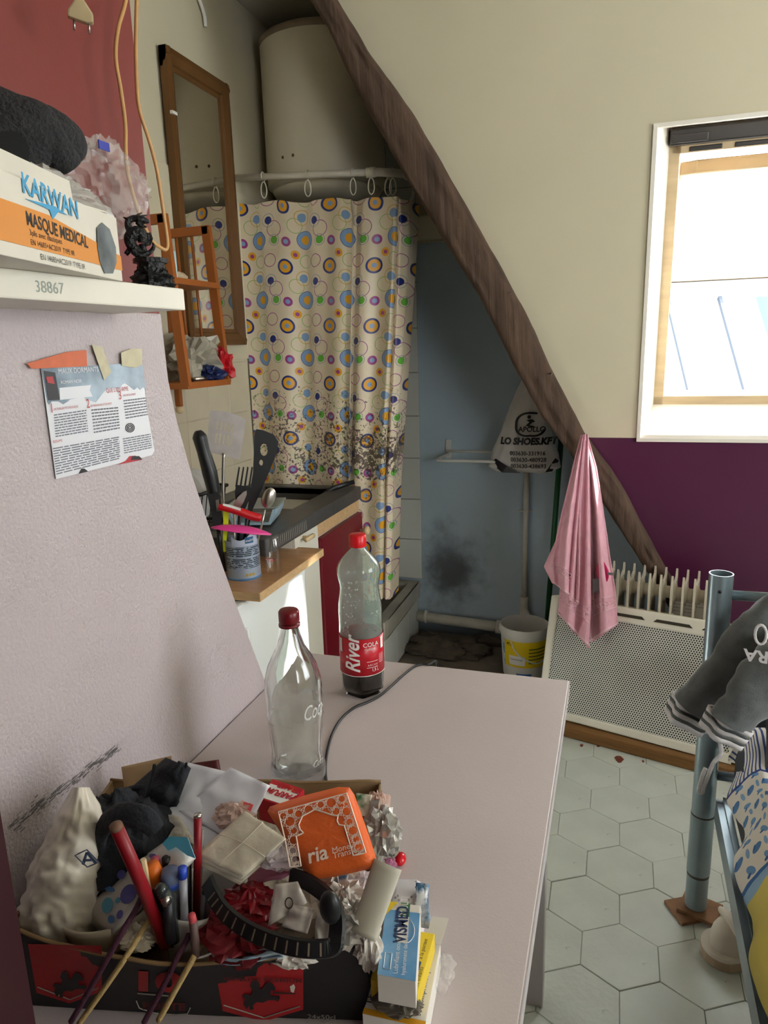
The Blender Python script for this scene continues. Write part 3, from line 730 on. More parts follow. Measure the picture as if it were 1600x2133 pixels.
tag(crumple((0, 0, .012), (.02, .03, .016), 12, .6, n=10, flat=0).build('crumpled_tissue', mat('beige_tissue', '#c9b79a', .7)), 'small crumpled beige tissue on the upper pine shelf', 'tissue').location = (-1.34, 2.09, 1.649)

# white cable clipped to the upper wall
tag(G().tube(smoothpath([(XL + .01, 2.30, 2.745), (XL + .012, 2.42, 2.70), (XL + .012, 2.52, 2.655), (XL + .012, 2.57, 2.60), (XL + .012, 2.575, 2.56)]), .007, 8).build('wall_conduit', m_china, smooth=True), 'short bent white conduit high on the kitchenette wall', 'conduit')

# ================================================================ shower corner
m_boil = mat('boiler_enamel', '#d3cab2', .35, var=.04, vs=3)
bo = thing('water_heater', 'large white cylindrical water heater above the shower', 'water heater', (-1.185, 3.02, 2.04))
G().lathe([(.225, .03), (.243, .04), (.245, .06), (.245, .555), (.243, .575), (.23, .585)], 64).build('tank', m_boil, bo, smooth=True, auto=.6)
G().lathe([(.10, -.02), (.21, .0), (.225, .02), (.225, .032)], 48).build('bottom_cap', m_boil, bo, smooth=True)
G().lathe([(.246, .553), (.249, .556), (.249, .572), (.244, .578)], 64, cap=False).build('top_rim', mat('rust_brown_rim', '#8a7a66', .6, var=.3, vs=20), bo, smooth=True)
m_rust = mat('rust_spot', '#5a4632', .8)
for a_ in (-1.95, -1.74): G().ball((.245 * math.cos(a_), .245 * math.sin(a_), .12), .006, 6, (1, .5, 1)).build('screw', m_rust, bo)
tag(G().tube(smoothpath([(-.895, 3.30, 2.40), (-.875, 3.28, 2.2), (-.88, 3.25, 2.07), (-.89, 3.2, 2.02)]), .006, 8).build('heater_cable', m_china, smooth=True), 'thin white cable hanging beside the water heater', 'cable')
m_rod = mat('white_rod_enamel', '#d9d2c2', .3, var=.1, vs=20)
rod = thing('curtain_rod', 'white curtain rod with a bent elbow over the shower', 'rod', (-1.46, 2.73, 2.09))
G().tube([(.0, 0, .0), (.575, 0, -.032)], .0125, 16).build('rail', m_rod, rod, smooth=True)
G().tube(smoothpath([(.575, 0, -.032), (.61, .012, -.034), (.635, .05, -.03), (.645, .12, -.02)]), .015, 14).build('elbow', m_rod, rod, smooth=True)
G().tube([(.645, .12, -.02), (.66, .64, .0)], .0115, 14).build('side_rail', m_rod, rod, smooth=True)
G().lathe([(.018, -.018), (.018, .018)], 18, M=Matrix.Translation((.565, 0, -.032)) @ Matrix.Rotation(PI / 2, 4, 'Y')).build('collar', m_rod, rod, smooth=True)
m_hook = mat('ivory_plastic_hook', '#e6dfcd', .4)
hooks = [(548, .0), (640, .15), (735, -.1), (773, .0), (808, .3), (818, .35)]
for i, (px, tw) in enumerate(hooks):
    c = at(px, 366, y=2.73 if i < 4 else 2.775); zr = 2.09 - .032 * (c.x + 1.46) / .575 if i < 4 else 2.058
    h = thing('curtain_hook', ['ivory curtain hook nearest the mirror', 'second ivory curtain hook from the mirror', 'third ivory curtain hook from the mirror', 'fourth ivory curtain hook, just before the rod elbow', 'fifth ivory curtain hook, on the rod elbow', 'last ivory curtain hook, behind the rod elbow'][i], 'hook', (c.x, c.y, zr), (0, 0, tw), group='curtain hooks')
    G().tube([(.0, .017 * math.cos(a), .017 * math.sin(a)) for a in [PI * (-.35 + 1.5 * k / 14) for k in range(15)]], .0022, 6).build('wire_hook', m_hook, h, smooth=True)
    G().tube([(.012 * math.cos(a), 0, -.052 + (.034 if math.sin(a) > 0 else .024) * math.sin(a) + 0) for a in [2 * PI * k / 18 for k in range(18)]], .0024, 6, closed=True).build('loop', m_hook, h, smooth=True)

# shower curtain with printed circles
m_curt = bpy.data.materials.new('printed_vinyl'); m_curt.use_nodes = True
nt = m_curt.node_tree; bs_ = nt.nodes['Principled BSDF']; bs_.inputs['Roughness'].default_value = .38
tcn = node(nt, 'ShaderNodeTexCoord')
CWm, CHm = .192, .2235; U = 325.0
cell = node(nt, 'ShaderNodeVectorMath', operation='DIVIDE'); nt.links.new(tcn.outputs['UV'], cell.inputs[0]); cell.inputs[1].default_value = (CWm, CHm, 1)
state = {'c': None}
def cmix(fac, col):
    mx = node(nt, 'ShaderNodeMix', data_type='RGBA')
    if state['c'] is None: mx.inputs['A'].default_value = lin('#dccdb2')
    else: nt.links.new(state['c'], mx.inputs['A'])
    mx.inputs['B'].default_value = lin(col); nt.links.new(fac, mx.inputs['Factor']); state['c'] = mx.outputs['Result']
NAVY, YEL, SKY, GRN, MAG, GRY = '#1f2f78', '#e0a21f', '#7d9cc4', '#5fae3d', '#9c3f86', '#9aa0a8'
def el(cx_, cy_, *rings):
    """rings: (outer radius, colour) painted in order, or (r, colour, 'o') for a thin ring"""
    a = node(nt, 'ShaderNodeVectorMath', operation='SUBTRACT'); nt.links.new(cell.outputs[0], a.inputs[0]); a.inputs[1].default_value = (cx_ / U, -cy_ / 378.0, 0)
    b = node(nt, 'ShaderNodeVectorMath', operation='WRAP'); nt.links.new(a.outputs[0], b.inputs[0]); b.inputs[1].default_value = (.5, .5, .5); b.inputs[2].default_value = (-.5, -.5, -.5)
    c = node(nt, 'ShaderNodeVectorMath', operation='MULTIPLY'); nt.links.new(b.outputs[0], c.inputs[0]); c.inputs[1].default_value = (U, 378.0, 0)
    d = node(nt, 'ShaderNodeVectorMath', operation='LENGTH'); nt.links.new(c.outputs[0], d.inputs[0]); D = d.outputs['Value']
    for r in rings:
        if len(r) == 3: f_ = mth(nt, 'LESS_THAN', mth(nt, 'ABSOLUTE', mth(nt, 'SUBTRACT', D, r[0])), 2.2)
        else: f_ = mth(nt, 'LESS_THAN', D, r[0])
        cmix(f_, r[1])
el(133, -45, (40, '#8fb56a', 'o')); el(-106, -45, (40, MAG, 'o')); el(68, 115, (45, '#8fb56a', 'o')); el(-69, 140, (48, MAG, 'o'))
el(113, 62, (45, '#c9a548', 'o'), (27, SKY)); el(-107, 85, (40, GRY, 'o'), (24, NAVY)); el(-71, 210, (34, GRY, 'o'), (24, GRN))
el(11, 220, (30, MAG), (15, SKY)); el(66, 295, (27, YEL), (13, MAG)); el(135, 200, (58, NAVY), (55, SKY), (28, YEL)); el(0, 0, (50, NAVY), (37, YEL), (15, SKY))
vec, x_, y_, z_ = coord(nt, 'Object')
stain = noisef(nt, vec, 5, 6, .6); cmix(mth(nt, 'MULTIPLY', sstep(nt, stain, .5, .75), .35), '#a58a63')
spk = noisef(nt, vec, 75, 4, .7); band = mth(nt, 'MULTIPLY', sstep(nt, z_, 1.16, .88), sstep(nt, z_, .3, .75))
lowb = sstep(nt, z_, .95, .62)
thr_ = mth(nt, 'SUBTRACT', .87, mth(nt, 'MULTIPLY', mth(nt, 'ADD', mth(nt, 'MULTIPLY', band, .55), mth(nt, 'MULTIPLY', lowb, .35)), mth(nt, 'ADD', .12, mth(nt, 'MULTIPLY', noisef(nt, vec, 4, 3), .6))))
cmix(mth(nt, 'MULTIPLY', mth(nt, 'GREATER_THAN', spk, thr_), .88), '#3a2a22')
nt.links.new(state['c'], bs_.inputs['Base Color'])
cur = thing('shower_curtain', 'stained shower curtain printed with coloured circles', 'shower curtain', (-1.1, 2.73, .36))
ztop = lambda x: 1.998 - .04 * (x + 1.44) / .7
def curt(u, v):
    z = ztop(-1.45 + .7 * u) * (1 - v) + .40 * v
    xr = interp([(.4, -.868), (.9, -.845), (1.4, -.80), (1.8, -.765), (2.0, -.752)], z); xl = -1.452
    W_ = xr - xl
    k = interp([(0, 0), (.10, .115), (.14, .14), (.36, .40), (.44, .47), (.63, .70), (.655, .692), (.68, .72), (.80, .86), (.87, .945), (.895, .93), (.92, .955), (.96, .995), (1, 1.0)], u)
    x = xl + W_ * k
    y = .02 * math.sin(u * 17 + .8) * (.3 + .7 * u) + .012 * math.sin(u * 41 + v * 2) * u + .008 * math.sin(u * 9 - v * 3) + .02 * v * math.sin(u * 23)
    y += interp([(0, 0), (.6, 0), (.64, -.02), (.66, .018), (.70, -.006), (.86, -.03), (.885, .02), (.905, .0), (.93, -.012), (.96, .03), (.985, .09), (1, .16)], u)
    if v < .03: x += .006 * math.sin(u * 38)
    return (x, 2.735 + y, z - .006 * math.sin(u * 22) * (1 - v))
g = G().grid(150, 60, curt)
g.uv = {i: (u * .755 + .0, -v * 1.58 + .018) for i, (u, v) in g.uv.items()}
o = g.build('printed_sheet', m_curt, cur, smooth=True, org=(-1.1, 2.73, .36))
for n_ in nt.nodes:
    pass

# ---------------------------------------------------------------- shower tray with tiled apron
m_tray = mat('stained_ceramic', '#b9b3a2', .35, var=.25, vs=9)
ty = thing('shower_tray', 'stained ceramic shower tray with a tiled side', 'shower tray', (-1.18, 3.07, 0))
G().box(-.275, .27, -.30, -.25, .19, .275).box(-.275, .27, .24, .29, .19, .275).box(.22, .27, -.25, .24, .19, .275).box(-.275, -.225, -.25, .24, .19, .275).box(-.225, .22, -.25, .24, .15, .17).build('basin', m_tray, ty, bevel=.004)
G().box(-.265, .255, -.29, .28, 0, .19).build('plinth', m_gr, ty)
for k in range(3):
    G().box(.255, .262, -.288 + .19 * k, -.102 + .19 * k, .003, .187).build('apron_tile', m_stile, ty, bevel=.001, seg=1)
for k in range(3):
    G().box(-.262 + .175 * k, -.09 + .175 * k, -.297, -.29, .003, .187).build('apron_tile', m_stile, ty, bevel=.001, seg=1)

# ---------------------------------------------------------------- pipes
m_pvc = mat('cream_pvc', '#d8d2c2', .4, var=.12, vs=10)
vp_ = thing('vertical_pipe', 'thin cream vertical pipe on the blue wall', 'pipe', (-.388, YB - .03, .12))
G().tube([(.0, 0, .10), (.004, 0, .80)], .0125, 14).build('riser', m_pvc, vp_, smooth=True)
G().tube(smoothpath([(0, 0, .115), (0, -.0, .05), (.015, -.01, .015), (.05, -.03, -.02)], 5), [.021] * 6 + [.024] * 10, 14).build('elbow', m_pvc, vp_, smooth=True)
G().tube([(-.032, .0, .54), (.032, .0, .54)], .004, 8).tube([(-.0, -.016, .534), (0, -.016, .546)], .006, 8).build('clamp', m_pvc, vp_, smooth=True)
hp = thing('drain_pipe', 'fat cream drain pipe running low along the blue wall', 'pipe', (-.92, YB - .045, .095))
G().tube([(0, 0, 0), (.43, 0, -.022)], .026, 18).build('run', m_pvc, hp, smooth=True)
G().tube([(.40, 0, -.02), (.45, 0, -.023)], .033, 18).build('socket', m_pvc, hp, smooth=True)
G().tube([(.45, 0, -.023), (.62, 0, -.03)], .026, 18).build('run', m_pvc, hp, smooth=True)
G().tube([(.045, 0, -.032), (.045, 0, .034)], .005, 8).tube([(.038, 0, 0), (.052, 0, 0)], .030, 16).build('clip', m_pvc, hp, smooth=True)

# towel rack on the blue wall
tr_ = thing('towel_rack', 'white two-bar towel rack on the blue wall', 'towel rack', (-.76, YB, .92))
m_wm = mat('white_enamel_metal', '#dedbd2', .35, var=.1, vs=12)
G().box(-.014, .014, -.012, 0, -.02, .07).build('wall_plate', m_wm, tr_, bevel=.005)
G().tube(smoothpath([(0, -.01, .0), (-.012, -.10, .0), (-.01, -.19, .0), (.01, -.21, 0), (.05, -.213, 0), (.3, -.213, 0), (.49, -.213, 0)], 5), .0065, 10).build('front_bar', m_wm, tr_, smooth=True)
G().tube([(.0, -.05, .02), (.49, -.05, .02)], .006, 10).build('back_bar', m_wm, tr_, smooth=True)
G().tube(smoothpath([(.44, -.213, -.004), (.44, -.213, -.03), (.457, -.213, -.045), (.475, -.213, -.03), (.475, -.213, 0)], 4), .004, 8).build('hook', m_wm, tr_, smooth=True)
G().box(.476, .50, -.012, 0, -.02, .07).tube([(.488, -.01, .0), (.49, -.213, 0)], .0065, 8).build('wall_plate', m_wm, tr_)

# carrier bag on the rack
VB = VP((-.36, 3.20, 1.1), (0, 1, 0))
bgL = [(776, 1096), (800, 1083), (820, 1074), (845, 1062), (880, 1050), (920, 1036), (955, 1022), (972, 1016), (980, 1030)]
bgR = [(776, 1106), (800, 1112), (820, 1122), (845, 1133), (880, 1144), (920, 1155), (955, 1165), (972, 1168), (980, 1150)]
m_bag = mat('translucent_white_bag', '#cfccc6', .3, var=.15, vs=10)
bag = thing('carrier_bag', 'white carrier bag with black print hanging on the towel rack', 'bag', (-.36, 3.20, .93))
def bagw(py): 
    a = VB.p(interp(bgL, py), py); b = VB.p(interp(bgR, py), py); return a, b
def bagf(u, v):
    py = 776 + 206 * v; a, b = bagw(py); c = (a + b) / 2; hw_ = (b - a).length / 2
    an = 2 * PI * u; dep = interp([(0, .012), (.2, .03), (.6, .055), (.95, .06), (1, .03)], v)
    n_ = 1 + .10 * fbm((math.cos(an) * 1.3, math.sin(an) * 1.3, v * 2.5), 2.2, 3) + .05 * math.sin(an * 9 + v * 3) * (1 - v)
    return c + Vector((math.cos(an) * hw_ * n_, math.sin(an) * dep * n_, 0))
g = G().grid(48, 40, bagf); og = Vector((-.36, 3.20, .93))
g.build('sack', m_bag, bag, smooth=True, org=og)
def bagy(x, z):
    q = VB.p(1100, 900); ppy = 900 - (z - q.z) * 452
    a, b = bagw(ppy); cc = (a + b) / 2; hw_ = (b - a).length / 2
    k = max(-.98, min(.98, (x - cc.x) / hw_)); v = max(0, min(1, (ppy - 776) / 206))
    dep = interp([(0, .012), (.2, .03), (.6, .055), (.95, .06), (1, .03)], v)
    return 3.20 - dep * math.sqrt(1 - k * k) * 1.12 - .003
def bagtext(s, size, px, py, sx=1, shear=0, bold=0, nm='lettering'):
    c = VB.p(px, py)
    def wp_(p):
        q = c + Vector((p.x, 0, p.y)); ppy = py - p.y * 455
        a, b = bagw(ppy); cc = (a + b) / 2; hw_ = (b - a).length / 2
        k = max(-.98, min(.98, (q.x - cc.x) / hw_)); v = (ppy - 776) / 206
        dep = interp([(0, .012), (.2, .03), (.6, .055), (.95, .06), (1, .03)], v)
        q.y = 3.20 - dep * math.sqrt(1 - k * k) * 1.12 - .002; return q - og
    return text(s, size, m_blackp, bag, None, nm, 'CENTER', sx=sx, shear=shear, warp=wp_, bold=bold)
bagtext('APOLLO', .030, 1111, 896, bold=.0008); bagtext('LO SHOES.KFT', .040, 1102, 922, .92, .15, .0022)
bagtext('003630-331916', .024, 1102, 944, bold=.0006); bagtext('003630-480928', .024, 1104, 957, bold=.0006); bagtext('003630-438693', .024, 1104, 970, bold=.0006)
# emblem: open heart ring with a running figure
cE = VB.p(1108, 881)
def ring(a0, a1, n, rx, rz, w0):
    g = G()
    for i in range(n):
        t0 = a0 + (a1 - a0) * i / n; t1 = a0 + (a1 - a0) * (i + 1) / n
        ps = []
        for t, r in ((t0, 1), (t1, 1), (t1, 1 - w0), (t0, 1 - w0)):
            x = rx * r * math.cos(t); z = rz * r * math.sin(t) - (.012 * abs(math.cos(t)) if math.sin(t) < 0 else -.004 * abs(math.cos(t)))
            ps.append((cE.x + x, bagy(cE.x + x, cE.z + z), cE.z + z))
        g.poly(ps)
    return g
ring(.35 * PI, 1.93 * PI, 26, .066, .052, .16).build('emblem_ring', m_blackp, bag, org=og)
g = G()
def flat(pts): g.poly([(cE.x + x, bagy(cE.x + x, cE.z + z), cE.z + z) for x, z in pts])
flat([(-.006 + .008 * math.cos(a), .031 + .008 * math.sin(a)) for a in [2 * PI * k / 10 for k in range(10)]])
flat([(-.018, .018), (.008, .022), (.020, .012), (.006, .006), (-.004, -.004), (.012, -.006), (.026, -.014), (.004, -.014), (-.016, -.006), (-.032, -.018), (-.014, .0), (-.004, .010)])
g.build('emblem_figure', m_blackp, bag, org=og)
# black band showing through the bottom corners
for pts in ([(1024, 962), (1036, 952), (1060, 966), (1090, 980), (1050, 980)], [(1165, 958), (1158, 952), (1148, 968), (1138, 980), (1152, 979)]):
    ps = []
    for px, py in pts:
        q = VB.p(px, py); a, b = bagw(min(py, 975)); cc = (a + b) / 2; k = max(-.98, min(.98, (q.x - cc.x) / ((b - a).length / 2))); q.y = 3.20 - .058 * math.sqrt(1 - k * k) * 1.1 - .004; ps.append(q)
    G().poly(ps).build('black_corner', m_blackp, bag, org=og)

# green broom pole
m_green = mat('green_lacquer', '#1c5a34', .35, var=.1, vs=10)
bp_ = thing('broom_pole', 'dark green pole leaning on the blue wall behind the towel', 'pole', (-.225, 3.27, 0))
G().tube([(-.05, -.01, .02), (.005, .045, 1.22)], .0125, 12).build('shaft', m_green, bp_, smooth=True)
G().tube([(.005, .045, 1.22), (.0055, .0455, 1.235)], [.0125, .007], 12).build('end_cap', m_blackp, bp_, smooth=True)
G().box(-.13, .03, -.04, .015, 0, .03).build('brush_head', m_green, bp_, bevel=.006)

# bucket
bk = thing('bucket', 'white plastic bucket with a yellow label on the floor of the alcove', 'bucket', (-.345, 3.01, 0))
m_bkt = mat('white_bucket_plastic', '#dcdad2', .4, var=.06, vs=8)
G().lathe([(.001, .004), (.088, .0), (.090, .006), (.103, .205), (.110, .207), (.110, .222), (.105, .235), (.101, .235), (.099, .205), (.086, .012), (.001, .01)], 48, cap=False).build('pail', m_bkt, bk, smooth=True, auto=.7)
G().tube(smoothpath([(-.045, -.098, .185), (-.02, -.128, .15), (.03, -.128, .115), (.075, -.10, .10), (.108, -.04, .12), (.107, .0, .19)], 5), .0035, 8).build('handle', m_bkt, bk, smooth=True)
ab = math.atan2(CAM.y - 3.01, CAM.x + .345)
def onb(a0, a1, z0, z1, off, m, nm, par):
    return G().grid(10, 1, lambda u, v: (lambda t, z: ((.0905 + .0635 * z + off) * math.cos(t), (.0905 + .0635 * z + off) * math.sin(t), z))(ab + a0 + (a1 - a0) * u, z0 + (z1 - z0) * v)).build(nm, m, par, smooth=True)
lbq = onb(-.95, 1.2, .065, .185, .0006, mat('yellow_label', '#e6c818', .4), 'label', bk)
onb(-.7, .05, .075, .118, .0012, m_china, 'white_patch', lbq); onb(-1.2, -.98, .06, .185, .0008, mat('label_picture', '#4f8fb8', .4, col2='#e8e8e8', vs=40), 'side_picture', bk)
onb(-.35, .35, .022, .036, .0010, mat('blue_print', '#2a62a8', .4), 'blue_stripe', bk)
for k in range(5): onb(.2, 1.05, .085 + .016 * k, .091 + .016 * k, .0012, mat('olive_print', '#5c6a2a', .5), 'text_line', lbq)
text('DIAMOND', .012, m_blackp, lbq, None, warp=lambda p: (lambda t, z: Vector(((.0912 + .0635 * z + .0022) * math.cos(t), (.0912 + .0635 * z + .0022) * math.sin(t), z)))(ab - .62 + p.x / .1, .098 + p.y))
text('PCI', .017, m_blackp, lbq, None, warp=lambda p: (lambda t, z: Vector(((.0912 + .0635 * z + .0014) * math.cos(t), (.0912 + .0635 * z + .0014) * math.sin(t), z)))(ab - .8 + p.x / .1, .162 + p.y))

# floor rags in the alcove
m_rag = mat('filthy_cloth', '#5f564a', .95, var=.35, vs=20, bump=.4, bs=80)
tag(crumple((0, 0, .012), (.17, .10, .045), 21, .45, 1.8, n=22, flat=0).build('floor_rag', m_rag, smooth=True), 'crumpled dirty grey rag on the alcove floor beside the shower', 'rag').location = (-.74, 3.17, .0)
tag(crumple((0, 0, .008), (.08, .04, .022), 25, .5, 1.8, n=14, flat=0).build('floor_rag', m_rag, smooth=True), 'small dark rag scrap under the drain pipe', 'rag').location = (-.56, 3.30, .0)

# ---------------------------------------------------------------- pink towel on the beam nail
m_towel = mat('pink_terry', '#eab2bf', 1.0, var=.12, vs=30, bump=.4, bs=420, sheen=.0, spec=.0)
m_hem = mat('pale_pink_hem', '#ecc4cb', .9, bump=.5, bs=300)
VT = VP((-.10, 2.56, .7))
tw = thing('pink_towel', 'pink terry towel hanging from a nail in the beam over the white heater', 'towel', VT.p(1215, 1350))
og = tw.location.copy()
def layer(L_, R_, off, amp, nf, seed, name, hem=True, nu=26, nv=60):
    n_ = len(L_) - 1
    def f(u, v):
        k = v * n_; i = min(int(k), n_ - 1); t = k - i
        l = (L_[i][0] + (L_[i + 1][0] - L_[i][0]) * t, L_[i][1] + (L_[i + 1][1] - L_[i][1]) * t)
        r = (R_[i][0] + (R_[i + 1][0] - R_[i][0]) * t, R_[i][1] + (R_[i + 1][1] - R_[i][1]) * t)
        d = amp * (.25 + v) * (math.sin(u * nf * PI + seed) - .9 * math.sin(u * PI)) + .006 * fbm((u * 4, v * 5, seed), 1, 2)
        return VT.p(l[0] + (r[0] - l[0]) * u, l[1] + (r[1] - l[1]) * u, off * (.25 + .75 * min(1, v * 2)) + d)
    o = G().grid(nu, nv, f).build(name, m_towel, tw, smooth=True, org=og, solid=.004)
    if hem:
        G().tube([f(i / 20, .985) + VT.n * -.001 for i in range(21)], .0042, 6, sy=.6).build('hem', m_hem, o, smooth=True, org=og)
        for vv in (.80, .875):
            G().tube([f(.04 + .92 * i / 24, vv) - VT.n * .0015 for i in range(25)], .0016, 5).build('woven_line', m_hem, o, smooth=True, org=og)
        for q in range(7):
            c_ = f(.08 + .13 * q, .838) - VT.n * .0015
            G().tube([c_ + Vector((.009 * math.cos(a), 0, .007 * math.sin(a))) for a in [2 * PI * j / 12 for j in range(12)]], .0012, 5, closed=True).build('woven_ring', m_hem, o, smooth=True, org=og)
    return f
layer([(1214, 905), (1195, 970), (1175, 1060), (1160, 1120), (1133, 1180), (1150, 1215)], [(1218, 905), (1215, 970), (1200, 1060), (1190, 1120), (1180, 1180), (1172, 1222)], .012, .008, 3, 1.2, 'left_flap', False)
layer([(1212, 907), (1194, 975), (1176, 1050), (1161, 1115), (1153, 1170), (1156, 1216)], [(1219, 905), (1213, 975), (1208, 1050), (1207, 1130), (1206, 1200), (1204, 1258)], -.016, .020, 3.2, .3, 'front_fold')
layer([(1214, 904), (1203, 975), (1190, 1060), (1178, 1150), (1166, 1230), (1163, 1280)], [(1226, 905), (1228, 975), (1230, 1060), (1231, 1160), (1232, 1270), (1228, 1352)], .0, .022, 3.6, 1.0, 'middle_fold')
f3_ = layer([(1216, 905), (1222, 975), (1228, 1060), (1230, 1150), (1231, 1250), (1232, 1338)], [(1222, 907), (1242, 975), (1257, 1060), (1270, 1160), (1283, 1240), (1287, 1302)], .02, .022, 2.6, .4, 'right_fold')
G().grid(6, 6, lambda u, v: VT.p(1240 + 26 * (u - .5) * math.sin(PI * min(.95, .2 + .75 * (1 - v))) + 12 + 6 * v, 1165 + 46 * v, -.004)).build('magenta_applique', mat('magenta_satin', '#c01a58', .4), tw, smooth=True, org=og, solid=.002)
VT.slab([(1234, 1206), (1249, 1206), (1250, 1236), (1240, 1232), (1235, 1240)], .003, -.004).build('grey_applique', mat('grey_felt', '#6d676a', .9), tw, org=og)
VT.slab([(1265, 1192), (1278, 1194), (1277, 1199), (1265, 1197)], .003, -.006).build('grey_tab', mat('grey_felt', '#6d676a', .9), tw, org=og)

# ---------------------------------------------------------------- leaning panel heater, plank, oil radiator
HB = Vector((-.243, 2.565, .052)); hx = Vector((.965, -.262, 0)).normalized(); hu = Vector((.031, .12, .414)).normalized()
HM = frame(HB, hx, hu)
ht = thing('panel_heater', 'white perforated panel heater leaning against the oil radiator', 'heater', M=HM)
m_hw = mat('heater_cream', '#e5e0d0', .4, var=.08, vs=6)
Wd, Hh = .70, .452
m_perf = mat('perforated_steel', '#dcdcd2', .4, var=.1, vs=9)
nt = m_perf.node_tree; vec, x_, y_, z_ = coord(nt)
# offset grid of punched holes, 8 mm apart
per = .0088
row = mth(nt, 'DIVIDE', y_, per * .866); rf = mth(nt, 'FLOOR', row); odd = mth(nt, 'MULTIPLY', mth(nt, 'FRACT', mth(nt, 'MULTIPLY', rf, .5)), 1.0)
fx = mth(nt, 'SUBTRACT', mth(nt, 'FRACT', mth(nt, 'ADD', mth(nt, 'DIVIDE', x_, per), odd)), .5); fy_ = mth(nt, 'MULTIPLY', mth(nt, 'SUBTRACT', mth(nt, 'FRACT', row), .5), .866)
dd = mth(nt, 'SQRT', mth(nt, 'ADD', mth(nt, 'MULTIPLY', fx, fx), mth(nt, 'MULTIPLY', fy_, fy_)))
mixin(m_perf, '#c9ad62', mth(nt, 'MULTIPLY', mth(nt, 'MULTIPLY', sstep(nt, y_, .36, .42), sstep(nt, x_, .14, .06)), .45))
mixin(m_perf, '#26261f', mth(nt, 'LESS_THAN', dd, .33))
b_ = .028
G().box(b_ - .004, Wd - b_ + .004, b_ - .004, Hh - .052, -.012, -.004).build('perforated_front', m_perf, ht)
G().box(0, b_, 0, Hh, -.05, .0).box(Wd - b_, Wd, 0, Hh, -.05, .0).box(b_, Wd - b_, 0, b_, -.05, .0).box(b_, Wd - b_, Hh - .055, Hh, -.05, .0).build('casing', m_hw, ht, bevel=.006, seg=2)
m_slot = mat('slot_shadow', '#3a3428', .8)
for k in range(4):
    x = .06 + .16 * k
    G().prism([(x, Hh - .035), (x + .012, Hh - .024), (x + .12, Hh - .024), (x + .132, Hh - .035)], .0003, .0012, 'z').build('air_slot', m_slot, ht)
pkq = HB - Vector((0, 0, .052))
PM = frame(pkq + hx * .02 - Vector((.262, .965, 0)).normalized() * .028, hx, (.262, .965, 0))
tag(G().box(0, .72, 0, .05, 0, .044).build('wooden_plank', mat('rough_brown_wood', '#8a6234', .8, var=.4, vs=8, stretch=(.2, 2, 2), bump=.6, bs=50), bevel=.004), 'rough brown wooden plank on the floor under the panel heater', 'plank').matrix_world = PM
# card behind the heater
cdM = frame(HB + hx * .44 + hu * .42 + Vector((.0, .085, 0)), hx, hu)
cd = thing('notice_card', 'small white printed card standing between heater and radiator', 'card', M=cdM)
G().box(0, .13, 0, .07, -.002, 0).build('card', m_china, cd)
for k in range(4): text(['Le dechargeur laisse a allumer', 'des lumieres en maniere de cache', 'Ne pas laisser branche', 'avant la mise en service'][k], .0075, m_blackp, cd, Matrix.Translation((.008, .055 - .012 * k, .0005)))
# oil radiator
m_rad = mat('ivory_radiator', '#cfc7b4', .4, var=.08, vs=6)
ra = thing('oil_radiator', 'ivory finned oil radiator behind the panel heater', 'radiator', M=frame((.005, 2.722, 0.0), (.97, -.22, 0), (.22, .97, 0)))
for k in range(10):
    x = .0 + .0375 * k
    G().prism([(-.05, .06), (.05, .06), (.06, .10), (.06, .57), (.05, .612), (.04, .585), (0, .572), (-.04, .585), (-.05, .612), (-.06, .57), (-.06, .10)], x - .0035, x + .0035, 'x').build('fin', m_rad, ra)
prof = []
for k in range(10):
    prof += [(.022, .0375 * k - .012), (.036, .0375 * k - .006), (.036, .0375 * k + .006), (.022, .0375 * k + .012)]
for z in (.535, .14): G().lathe(prof, 20, M=Matrix.Translation((0, 0, z)) @ Matrix.Rotation(PI / 2, 4, 'Y')).build('oil_tube', m_rad, ra, smooth=True, auto=.5)
for x in (.03, .30): G().box(x - .012, x + .012, -.06, .06, 0, .06).build('foot', m_blackp, ra, bevel=.006)
# dark bundle behind the radiator
tag(crumple((0, 0, .1), (.09, .06, .13), 31, .3, 1.6, n=12, flat=0).build('dark_bundle', mat('dark_fabric', '#23252b', .9), smooth=True), 'dark fabric bundle wedged behind the oil radiator', 'bundle').matrix_world = Matrix.Translation((.50, 2.76, 0))
tag(crumple((0, 0, .0), (.14, .06, .05), 33, .2, 1.4, n=14).build('white_pillow', mat('white_cotton', '#d9d4c8', .9), smooth=True), 'white pillow lying behind the bed post beside the heater', 'pillow').matrix_world = Matrix.Translation((.50, 2.34, .42))
# paint chip on the floor
m_chip = mat('bare_terracotta', '#7a3d2a', .9, var=.3, vs=40)
for k, (px, py, r) in enumerate(((1290, 1580, .014), (1212, 1552, .006), (1247, 1552, .007), (1340, 1585, .004))):
    c = at(px, py, z=.001); rn = random.Random(k)
    G().prism([(c.x + r * (.7 + .5 * rn.random()) * math.cos(a), c.y + 1.5 * r * (.7 + .5 * rn.random()) * math.sin(a)) for a in [2 * PI * j / 11 for j in range(11)]], -.001, .0009, 'z').build('paint_chip', m_chip, floor)

